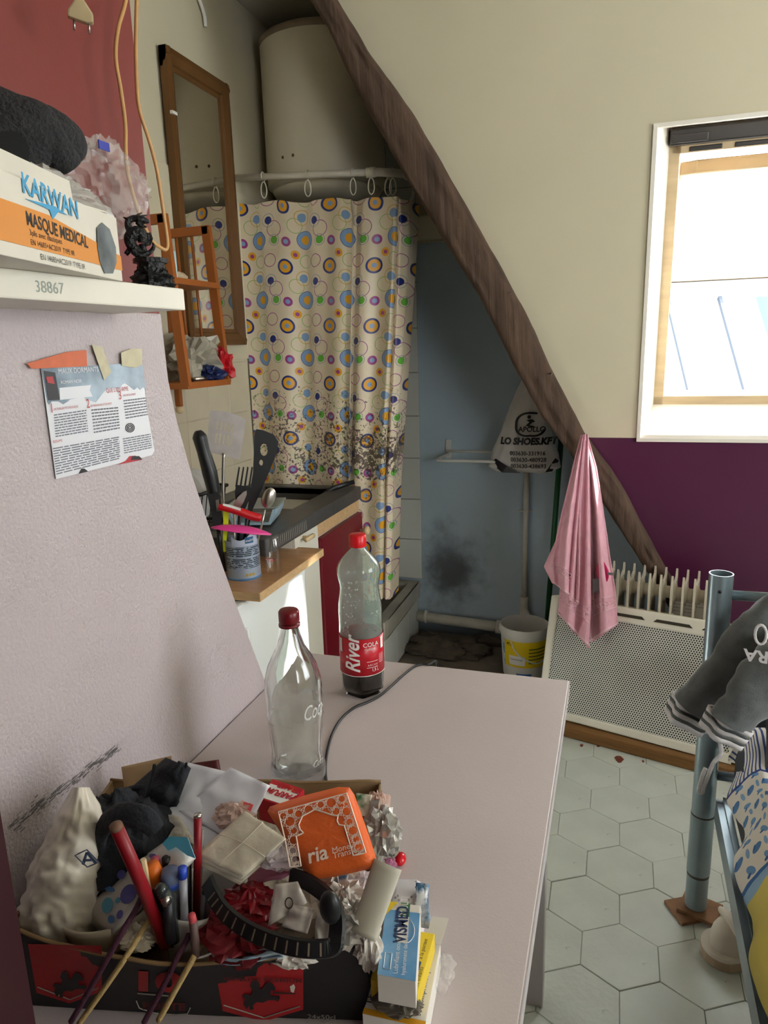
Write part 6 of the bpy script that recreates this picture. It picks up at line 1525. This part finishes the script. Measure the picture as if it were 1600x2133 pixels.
pen('black_capped_pen', 'thin pen with a square black cap in the middle of the mug', 'pen', [(347, 1795), (350, 1960)], .004, mat('grey_barrel2', '#77777a', .4), ([(346, 1786), (348, 1806)], .0046), m_blackp, off=.014)

# folded napkin with layers
m_nap = mat('cream_napkin', '#dfd6c1', .85, bump=.15, bs=90)
NN = (.05, .66, -.75); NP = tp(500, 1770, .915)
nk = thing('folded_napkin', 'thick folded cream paper napkin in the middle of the tray', 'napkin', tp(480, 1840, .89)); og = nk.location.copy()
for k in range(3):
    sheetpx(NP, NN, [(510 + 2 * k, 1690 + 6 * k), (594 - 2 * k, 1745 + 9 * k), (506 - 3 * k, 1826 + 9 * k), (408 + 3 * k, 1780 + 10 * k)], .003, 'napkin_layer', m_nap, nk, seed=k + 2.2, nu=14, nv=14, wav=.0032, off=.006 * k, org=og)
VN = VP(NP, NN)
VN.tube([(548, 1712, 0), (505, 1755, 0), (455, 1800, 0)], .0005, 6, off=-.0022, k=4).build('crease', m_nap, nk, smooth=True, org=og)
VN.tube([(458, 1738, 0), (505, 1755, 0), (552, 1785, 0)], .0005, 6, off=-.0022, k=4).build('crease', m_nap, nk, smooth=True, org=og)
# sachets near it
m_sac = mat('pink_sachet', '#d58aa8', .35, var=.2, vs=20); m_csac = plastic('clear_sachet', '#e0d6da', .6)
tagged(sheetpx(tp(560, 1810, .89), (.1, .7, -.7), [(520, 1800), (606, 1796), (604, 1818), (515, 1840)], .008, 'pink_tissue_pack', m_sac, seed=9, wav=.002), 'pink edged pack of tissues under the orange pouch', 'packet')
o = crumple((0, 0, 0), (.022, .016, .012), 81, .4, 2.4, n=14).build('clear_wrapper', m_csac); o.location = tp(580, 1782, .905); tag(o, 'crumpled clear wrapper between napkin and orange pouch', 'wrapper')
o = crumple((0, 0, 0), (.022, .018, .012), 82, .4, 2.4, n=14).build('pink_wrapper', plastic('blush_film', '#d9b7a8', .7)); o.location = tp(490, 1700, .915); tag(o, 'crumpled blush pink film behind the folded napkin', 'wrapper')

# orange pouch
m_orp = mat('orange_ripstop', '#e8692a', .5, var=.06, vs=14, bump=.12, bs=300); m_wpr = mat('white_screenprint', '#f0dfce', .5)
ON = (.02, .60, -.80); OP = tp(675, 1740, .925)
ou = thing('orange_pouch', 'flat orange fabric pouch with white arch print in the tray', 'pouch', tp(680, 1830, .89)); og = ou.location.copy()
oo = [(557, 1690), (562, 1680), (640, 1655), (705, 1639), (728, 1640), (738, 1655), (760, 1715), (780, 1775), (787, 1798), (780, 1808), (700, 1826), (650, 1832), (640, 1828), (620, 1790), (585, 1735)]
cushion(OP, ON, dense(oo, 4), .024, 'pouch', m_orp, ou, og)
VO = VP(OP, ON)
def oprint(pts, w_=.0006, nm='print_line', closed=True):
    P = dense(pts, 4) if closed else pts
    G().tube([VO.p(x, y, -.0125 - .0004) for x, y in P], w_, 4, closed=closed).build(nm, m_wpr, ou, org=og)
oprint([(580, 1691), (722, 1652), (762, 1776), (736, 1782), (717, 1720), (706, 1718), (702, 1710), (704, 1700), (690, 1697), (656, 1686), (630, 1700), (622, 1718), (625, 1728), (632, 1735), (617, 1742), (627, 1804), (604, 1806), (594, 1750)], .0008, 'arch_outline')
# lattice filling: rosettes and crossing lines
rn = random.Random(17); lat = G()
def inarch(x, y):
    def inside(poly):
        c = False; j = len(poly) - 1
        for i in range(len(poly)):
            if ((poly[i][1] > y) != (poly[j][1] > y)) and x < (poly[j][0] - poly[i][0]) * (y - poly[i][1]) / (poly[j][1] - poly[i][1]) + poly[i][0]: c = not c
            j = i
        return c
    return inside([(580, 1691), (722, 1652), (762, 1776), (736, 1782), (717, 1720), (706, 1718), (702, 1710), (704, 1700), (690, 1697), (656, 1686), (630, 1700), (622, 1718), (625, 1728), (632, 1735), (617, 1742), (627, 1804), (604, 1806), (594, 1750)])
for cx_, cy_, R_ in ((604, 1711, 17), (643, 1686, 15), (690, 1672, 17), (722, 1690, 15), (735, 1730, 16), (748, 1765, 15), (612, 1750, 15), (616, 1790, 14), (668, 1676, 12), (712, 1664, 12), (590, 1700, 12), (622, 1695, 13), (660, 1690, 10), (700, 1690, 13), (728, 1665, 10), (728, 1712, 12), (742, 1748, 12), (612, 1730, 12), (610, 1772, 12), (620, 1802, 10), (756, 1778, 9), (640, 1705, 9), (605, 1690, 11)):
    for k in range(10):
        a = 2 * PI * k / 10; a2 = a + 2 * PI * 3 / 10
        p1 = (cx_ + R_ * math.cos(a), cy_ + R_ * math.sin(a)); p2 = (cx_ + R_ * math.cos(a2), cy_ + R_ * math.sin(a2)); seg = []
        for j in range(9):
            t = j / 8; q = (p1[0] + (p2[0] - p1[0]) * t, p1[1] + (p2[1] - p1[1]) * t)
            if inarch(*q): seg.append(q)
            else:
                if len(seg) > 1: lat.tube([VO.p(x, y, -.0128) for x, y in seg], .0003, 3, cap=False)
                seg = []
        if len(seg) > 1: lat.tube([VO.p(x, y, -.0128) for x, y in seg], .0003, 3, cap=False)
lo = lat.build('lattice_print', m_wpr, ou, org=og); lo['kind'] = 'stuff'
od = (VO.p(720, 1775, -.0135) - VO.p(640, 1797, -.0135)); oup = (VO.p(640, 1770, -.0135) - VO.p(648, 1797, -.0135))
text('ria', .021, m_wpr, ou, Matrix.Translation(VO.p(642, 1799, -.0138) - og) @ frame((0, 0, 0), od, oup), bold=.0004)
text('Money', .0085, m_wpr, ou, Matrix.Translation(VO.p(692, 1778, -.0138) - og) @ frame((0, 0, 0), od, oup)); text('Transfer', .0085, m_wpr, ou, Matrix.Translation(VO.p(694, 1789, -.0138) - og) @ frame((0, 0, 0), od, oup))

# strawberry carton (text upside down)
def carton(name, label, quad, ztop, zbot, m, sidem=None, group=None):
    P = [at(x, y, z=ztop) for x, y in quad]; o_ = sum(P, Vector()) / 4; o_.z = zbot
    r = thing(name, label, 'box', o_, group=group); g = G(); g.v = [p.copy() for p in P] + [Vector((p.x, p.y, zbot)) for p in P]
    g._face([0, 1, 2, 3]); g._face([7, 6, 5, 4])
    for i in range(4): g._face([i, 4 + i, 4 + (i + 1) % 4, (i + 1) % 4])
    g.build('carton', m, r, org=o_, bevel=.0008)
    return r, o_, P
def onbox(r, o_, P, u0, u1, v0, v1, nm, m, lift=.0005):
    q = lambda u, v: (P[0].lerp(P[1], u)).lerp(P[3].lerp(P[2], u), v) + Vector((0, 0, lift))
    return G().poly([q(u0, v0), q(u1, v0), q(u1, v1), q(u0, v1)]).build(nm, m, r, org=o_)
def boxtext(r, o_, P, s, size, u, v, du, dv, m, sx=1, bold=0, lift=.0012):
    """text at (u, v), running along du / rising along dv given as (u, v) steps"""
    q = lambda u, v: (P[0].lerp(P[1], u)).lerp(P[3].lerp(P[2], u), v)
    o0 = q(u, v); R_ = q(u + du[0], v + du[1]) - o0; U_ = q(u + dv[0], v + dv[1]) - o0
    return text(s, size, m, r, Matrix.Translation(o0 + Vector((0, 0, lift)) - o_) @ frame((0, 0, 0), R_, U_), sx=sx, bold=bold)
m_rc = mat('red_carton', '#b81d2c', .4)
r, o_, P = carton('strawberry_carton', 'small red and white carton with upside-down lettering at the back of the tray', [(568, 1622), (634, 1644), (600, 1682), (537, 1662)], .905, .875, m_rc)
onbox(r, o_, P, .05, .95, .25, .95, 'white_panel', m_china)
boxtext(r, o_, P, 'PARFUM', .0135, .98, .45, (-1, 0), (0, 1), m_rc, sx=.8, bold=.0006); boxtext(r, o_, P, 'FRAISE', .0135, .98, .08, (-1, 0), (0, 1), m_rc, sx=.8, bold=.0006)
onbox(r, o_, P, .62, .8, .1, .25, 'score_mark', mat('score_orange', '#e08a2a', .5), .0008)

# black slotted band
bd_ = thing('black_slotted_band', 'curved black plastic band with a row of slots across the tray', 'band', tp(560, 1960, .87)); og = bd_.location.copy()
VBd = VP(tp(570, 1920, .885), (.05, .8, -.5))
q = smoothpath([VBd.p(a, b, c) for a, b, c in [(432, 1835, .01), (442, 1862, 0), (465, 1898, -.004), (510, 1935, -.008), (570, 1962, -.010), (630, 1976, -.008), (690, 1974, 0), (700, 1950, .006), (700, 1905, .012), (680, 1868, .02), (640, 1838, .03), (605, 1826, .04)]], 8)
nrm = -VBd.n
g = G(); k_ = len(q)
for i, p in enumerate(q):
    t = (q[min(i + 1, k_ - 1)] - q[max(i - 1, 0)]).normalized(); b2 = nrm.cross(t).normalized(); w_ = .0085
    for a, b in ((-1, -.5), (-.8, 1), (.8, 1), (1, -.5)): g.v.append(p + b2 * (a * w_) + nrm * (b * .003))
for i in range(k_ - 1):
    for j in range(4): g._face([i * 4 + j, i * 4 + (j + 1) % 4, (i + 1) * 4 + (j + 1) % 4, (i + 1) * 4 + j])
g.build('band', m_blackp, bd_, smooth=False, org=og, bevel=.0)
m_slt = mat('slot_gap', '#7d6f60', .8)
for i in range(9, 46, 3):
    p = q[i]; t = (q[i + 1] - q[i - 1]).normalized(); b2 = nrm.cross(t).normalized()
    G().poly([p + b2 * .0055 + t * .0009 + nrm * .0034, p + b2 * .0055 - t * .0009 + nrm * .0034, p - b2 * .0055 - t * .0009 + nrm * .0034, p - b2 * .0055 + t * .0009 + nrm * .0034]).build('slot', m_slt, bd_, org=og)
cE2 = VBd.p(688, 1890, -.006); G().ball(cE2, .011, 10, (1, .8, 1.6)).build('hinge', m_blackp, bd_, smooth=True, org=og)

# receipts, rolls and wrappers
m_rec = mat('thermal_paper', '#d9d2c8', .6, var=.08, vs=30); m_foil = mat('silver_foil', '#c9c6c0', .25, metal=.5, var=.2, vs=30)
rc = thing('receipt', 'till receipt with a round emblem in the middle of the tray', 'receipt', tp(590, 1930, .87)); og = rc.location.copy()
sheetpx(tp(600, 1880, .893), (.1, .7, -.7), [(572, 1842), (620, 1836), (640, 1880), (558, 1930)], .0004, 'paper', m_rec, rc, seed=4, wav=.004, org=og)
VRc = VP(tp(600, 1880, .893), (.1, .7, -.7)); G().tube([VRc.p(602 + 8 * math.cos(a), 1881 + 11 * math.sin(a), -.008) for a in [2 * PI * j / 16 for j in range(16)]], .0006, 5, closed=True).build('emblem', m_ink, rc, org=og)
tagged(sheetpx(tp(620, 1915, .889), (.15, .75, -.6), [(610, 1884), (655, 1892), (640, 1945), (586, 1930)], .0004, 'receipt', m_rec, seed=5, wav=.005), 'curled till receipt in front of the emblem receipt', 'receipt')
tagged(sheetpx(tp(678, 1945, .872), (0, .95, -.3), [(658, 1906), (697, 1902), (699, 1980), (654, 1984)], .0006, 'paper_slip', m_rec, seed=7, wav=.003), 'white paper slip standing inside the front edge of the tray', 'paper')
rl = thing('paper_roll', 'rolled strip of grey-white paper at the right end of the tray', 'paper roll', tp(760, 1950, .86)); og = rl.location.copy()
VR = VP(tp(785, 1880, .89), (.05, .7, -.65))
def rollf(u, v):
    c = VR.p(808 - 52 * v, 1800 + 150 * v, -.004); ax = (VR.p(756, 1950) - VR.p(808, 1800)).normalized(); s_ = ax.cross(-VR.n).normalized(); a = -2.6 + u * 5.4
    r_ = .0125 * (1 - .1 * v) * (1 - .25 * max(0, u - .75)); return c + s_ * (r_ * math.sin(a) * 1.25) + (-VR.n) * (r_ * math.cos(a) * .55)
G().grid(22, 14, rollf).build('strip', mat('aged_paper', '#c4bfae', .7, var=.1, vs=18), rl, smooth=True, org=og, solid=.0006)
for i, (px, py, z_, sc_, m, lab_) in enumerate((
        (715, 1880, .872, (.020, .016, .015), m_rec, 'crumpled white receipt right of the black band'),
        (735, 1915, .868, (.018, .018, .018), m_foil, 'crumpled silvery wrapper near the right wall of the tray'),
        (712, 1935, .862, (.02, .014, .014), m_rec, 'crumpled paper ball behind the standing paper slip'),
        (760, 1852, .868, (.017, .014, .012), m_csac, 'crumpled clear sachet beside the paper roll'),
        (798, 1735, .880, (.018, .014, .026), m_foil, 'crumpled silver foil at the back right corner of the tray'),
        (786, 1690, .885, (.013, .012, .022), plastic('blush_film', '#d9b7a8', .7), 'blush film scrap behind the silver foil'),
        (700, 1835, .870, (.022, .016, .010), m_rec, 'crumpled paper scrap under the orange pouch'),
        (768, 1965, .850, (.012, .010, .022), m_rec, 'torn paper tuft over the right corner of the tray'),
        (520, 1880, .872, (.024, .02, .012), mat('crimson_film', '#7d0f1c', .3), 'crimson sweet wrapper inside the black band'),
        (500, 1945, .855, (.034, .026, .018), mat('deep_red_plush', '#6d0d18', .6), 'deep red cloth lump below the black band'),
        (600, 1990, .838, (.022, .010, .007), m_rec, 'crumpled white tissue at the front edge of the tray'),
        (285, 1955, .835, (.018, .012, .009), m_nap, 'shredded white tissue between bowl and mug'))):
    o = crumple((0, 0, 0), sc_, 90 + i, .5, 2.4, n=14).build('crumpled_paper' if 'paper' in lab_ or 'receipt' in lab_ or 'tissue' in lab_ else 'crumpled_wrapper', m); o.location = tp(px, py, z_); tag(o, lab_, 'paper' if 'paper' in lab_ or 'receipt' in lab_ or 'tissue' in lab_ else 'wrapper')
bc = thing('blue_card', 'blue and white patterned card under the orange pouch', 'card', tp(690, 1860, .87)); og = bc.location.copy()
sheetpx(tp(690, 1845, .875), (.1, .6, -.8), [(655, 1830), (725, 1822), (722, 1866), (690, 1880)], .0008, 'card', mat('blue_pattern', '#4f7fa6', .4, col2='#d9dfe2', vs=45, thr=(.45, .55)), bc, wav=0, org=og)
tagged(sheetpx(tp(760, 1675, .905), (0, .7, -.7), [(742, 1652), (776, 1656), (764, 1700), (748, 1700)], .001, 'seasoning_sachet', mat('cream_green_sachet', '#d6d3c2', .4, col2='#2f8050', vs=14, thr=(.38, .42)), wav=.001), 'cream sachet with a green corner behind the orange pouch', 'sachet')
tagged(sheetpx(tp(775, 1695, .90), (-.1, .8, -.6), [(770, 1668), (792, 1665), (780, 1700), (766, 1730)], .0015, 'grey_strip', mat('grey_card', '#8f8a82', .6), wav=0), 'grey card strip at the back right of the tray', 'card')
# blue surgical mask over the front edge
m_msk = mat('surgical_blue', '#7fb0cf', .7, col2='#c9d6dc', vs=10)
sm = thing('surgical_mask', 'crumpled pale blue surgical mask at the front edge of the tray', 'mask', tp(515, 1992, .85)); og = sm.location.copy()
VSm = VP(tp(515, 1985, .855), (0, .85, -.5))
G().grid(30, 8, lambda u, v: VSm.p(442 + 148 * u, 1976 + 8 * math.sin(u * 5) + (26 - 8 * u) * v + 8 * u, .006 * math.sin(v * 9) + .008 * fbm((u * 7, v * 3, 2), 1, 3))).build('pleats', m_msk, sm, smooth=True, org=og, solid=.0008)
VSm.tube([(442, 1985), (425, 1992), (400, 1998)], .0012, 6, off=-.002).build('ear_loop', m_china, sm, smooth=True, org=og)

# cords of a gift bag hanging over the front of the tray
m_pcd = mat('purple_cord', '#4a2438', .7, bump=.3, bs=300); m_bcd = mat('straw_cord', '#c7ab73', .7, bump=.3, bs=300)
VC = VP(FL, bxn)
def cord(pts, m, label):
    q = smoothpath([VC.p(a, b, c) for a, b, c in pts], 6); o = G().tube(q, .0030, 8).build('cord', m, smooth=True, org=q[-1]); tag(o, label, 'cord', 'bag cords over the tray front')
cord([(300, 1850, .03), (285, 1890, .0), (250, 1950, -.022), (205, 2030, -.030), (148, 2128, -.034)], m_pcd, 'left purple cord hanging over the front of the tray')
cord([(330, 1880, .03), (303, 1928, .0), (268, 1985, -.022), (220, 2055, -.030), (165, 2132, -.034)], m_bcd, 'left straw-coloured cord hanging over the front of the tray')
cord([(362, 1895, .035), (392, 1912, .01), (394, 1945, -.005), (372, 1990, -.024), (340, 2055, -.032), (300, 2130, -.036)], m_pcd, 'right purple cord hanging over the front of the tray')
cord([(372, 1922, .03), (398, 1940, .008), (416, 1965, -.006), (406, 1990, -.024), (375, 2045, -.032), (330, 2126, -.036)], m_bcd, 'right straw-coloured cord bent over the front of the tray')

# ================================================================ medicine boxes beside the tray
GM = 'medicine boxes beside the tray'
m_cart = mat('white_medicine_carton', '#dedad2', .5)
r, o_, P = carton('tablet_carton', 'white tablet carton with an amber stripe, lowest of the medicine boxes', [(803, 1955), (918, 1968), (885, 2142), (755, 2112)], .782, .7505, m_cart, group=GM)
m_amb = mat('amber_stripe', '#e0a020', .5)
onbox(r, o_, P, 0, 1, .93, 1.0, 'amber_stripe', m_amb)
boxtext(r, o_, P, 'MERCK', .0125, .86, .40, (0, -1), (-1, 0), mat('ink_violet', '#2c2440', .5), bold=.0006)
boxtext(r, o_, P, '30 comprimes pellicules secables', .0085, .90, .90, (0, -1), (-1, 0), m_ink)
boxtext(r, o_, P, 'Thyrozol', .0135, .14, .90, (0, -1), (-1, 0), m_ink)
boxtext(r, o_, P, 'cp', .010, .28, .88, (0, -1), (-1, 0), m_ink); onbox(r, o_, P, .26, .34, .78, .84, 'amber_dot', m_amb)
# open flap of it
G().poly([P[1] + Vector((0, 0, .0)), P[1].lerp(P[0], .28), P[1].lerp(P[0], .28) + Vector((.004, .016, .022)), P[1] + Vector((.006, .016, .022))]).build('open_flap', m_cart, r, org=o_, solid=.0006)
m_yel = mat('yellow_carton', '#dfc02a', .5)
r, o_, P = carton('yellow_carton', 'yellow and white medicine carton wedged under the blue eye-drop carton', [(800, 1928), (906, 1945), (870, 2072), (772, 2040)], .806, .7828, m_yel, group=GM)
onbox(r, o_, P, .5, .72, .06, .92, 'white_strip', m_cart); 
boxtext(r, o_, P, '16 gelules 12 mg', .008, .70, .80, (0, -1), (-1, 0), m_lfr); boxtext(r, o_, P, 'Ne pas laisser a la portee', .0062, .90, .95, (0, -1), (-1, 0), m_ink); boxtext(r, o_, P, 'des enfants', .0062, .97, .95, (0, -1), (-1, 0), m_ink)
onbox(r, o_, P, .84, .90, .52, .92, 'blue_tag', mat('tag_blue', '#3e5f9c', .5), .0008)
m_eye = mat('eye_drop_carton', '#dfe6ea', .4)
r, o_, P = carton('eye_drop_carton', 'blue and white eye-drop carton on top of the medicine pile', [(806, 1878), (876, 1886), (866, 2045), (786, 2030)], .838, .8065, m_cart, group=GM)
m_eyb = mat('eye_blue_print', '#4f8fc4', .4, col2='#86b3d6', vs=18)
fb = onbox(r, o_, P, .0, 1, .12, 1.0, 'blue_print', m_eyb)
onbox(r, o_, P, .42, .70, .0, .20, 'green_block', mat('leaf_green', '#3f7a45', .5), .0009); onbox(r, o_, P, .40, .70, .20, .56, 'white_block', m_china, .0009)
q = lambda u, v: (P[0].lerp(P[1], u)).lerp(P[3].lerp(P[2], u), v) + Vector((0, 0, .0009)); G().poly([q(0, 0), q(.34, 0), q(0, .22)]).build('yellow_corner', m_yel, r, org=o_)
boxtext(r, o_, P, 'VISMED', .0185, .66, .56, (0, -1), (-1, 0), mat('ink_navy', '#23355c', .5), sx=.8, bold=.0005); boxtext(r, o_, P, 'MULTI', .0125, .64, .185, (0, -1), (-1, 0), m_china, sx=.78)
boxtext(r, o_, P, 'Lubrifiant oculaire', .0068, .52, .96, (0, -1), (-1, 0), m_china); boxtext(r, o_, P, 'hyaluronate de sodium', .0062, .72, .96, (0, -1), (-1, 0), m_china)
G().tube([q(.62 + .26 * math.cos(a), .40 + .17 * math.sin(a)) + Vector((0, 0, .0006)) for a in [-1.2 + 2.9 * j / 14 for j in range(15)]], .0004, 5).build('eye_arc', m_china, r, smooth=True, org=o_)
G().tube([q(u, v) for u, v in ((.14, .72), (.32, .72), (.32, .92), (.14, .92))], .0004, 4, closed=True).build('pictogram_frame', m_china, r, org=o_)
# lid of the crushed tray below it
o = tag(crumple((0, 0, 0), (.022, .012, .007), 121, .35, 2, n=14).build('crushed_blister', mat('dull_foil', '#6f6a60', .35, metal=.5)), 'crushed foil blister under the end of the eye-drop carton', 'blister', GM); o.location = tp(828, 2088, .795)
# white plastic case with holes
wcP = [at(x, y, z=.800) for x, y in ((812, 1822), (880, 1826), (884, 1886), (806, 1884))]; wo = sum(wcP, Vector()) / 4; wo.z = .7505
wc_ = thing('white_pill_case', 'rounded white plastic case behind the eye-drop carton', 'case', wo)
g = G(); g.v = [p.copy() for p in wcP] + [Vector((p.x, p.y, .752)) for p in wcP]; g._face([0, 1, 2, 3]); g._face([7, 6, 5, 4])
for i in range(4): g._face([i, 4 + i, 4 + (i + 1) % 4, (i + 1) % 4])
g.build('shell', mat('white_case_plastic', '#dedbe0', .25), wc_, smooth=True, org=wo, bevel=.011, seg=4)
for k, (u, v) in enumerate(((.16, .25), (.13, .42), (.8, .2), (.83, .3), (.79, .4), (.22, .78), (.32, .86), (.58, .84), (.66, .74), (.28, .72))):
    c = wcP[0].lerp(wcP[1], u).lerp(wcP[3].lerp(wcP[2], u), v); G().lathe([(.001, 0), (.0012, 0), (.0012, .0006), (.001, .0006)], 8, c=(c.x, c.y, .8001), cap=False).build('hole', m_slt, wc_, org=wo)
bp = tag(sheetpx(tp(878, 1905, .79), (0, .45, -.9), [(868, 1848), (892, 1852), (895, 1935), (866, 1930)], .012, 'blue_foil_pack', mat('blue_foil_print', '#3f6f96', .35, col2='#dfe4e6', vs=40, thr=(.42, .55)), wav=.001), 'blue and white foil pack between pill case and yellow carton', 'packet')
cdy = thing('red_sweet', 'red wrapped sweet on the table beside the tray', 'sweet', tp(834, 1800, ZT) + Vector((0, 0, .008))); 
G().ball((0, 0, 0), .0095, 10, (.85, 1.15, .8)).build('sweet', mat('glossy_red', '#c5101e', .12), cdy, smooth=True)
crumple((-.010, -.008, -.001), (.009, .006, .005), 131, .4, 2.4, n=8).build('wrapper_twist', plastic('pink_film', '#d98ab0', .75), cdy)
o = tag(crumple((0, 0, .004), (.012, .02, .010), 133, .5, 2.4, n=12).build('clear_film_scrap', m_clear), 'scrap of clear film beside the tablet carton', 'wrapper'); o.location = tp(918, 2030, .757)
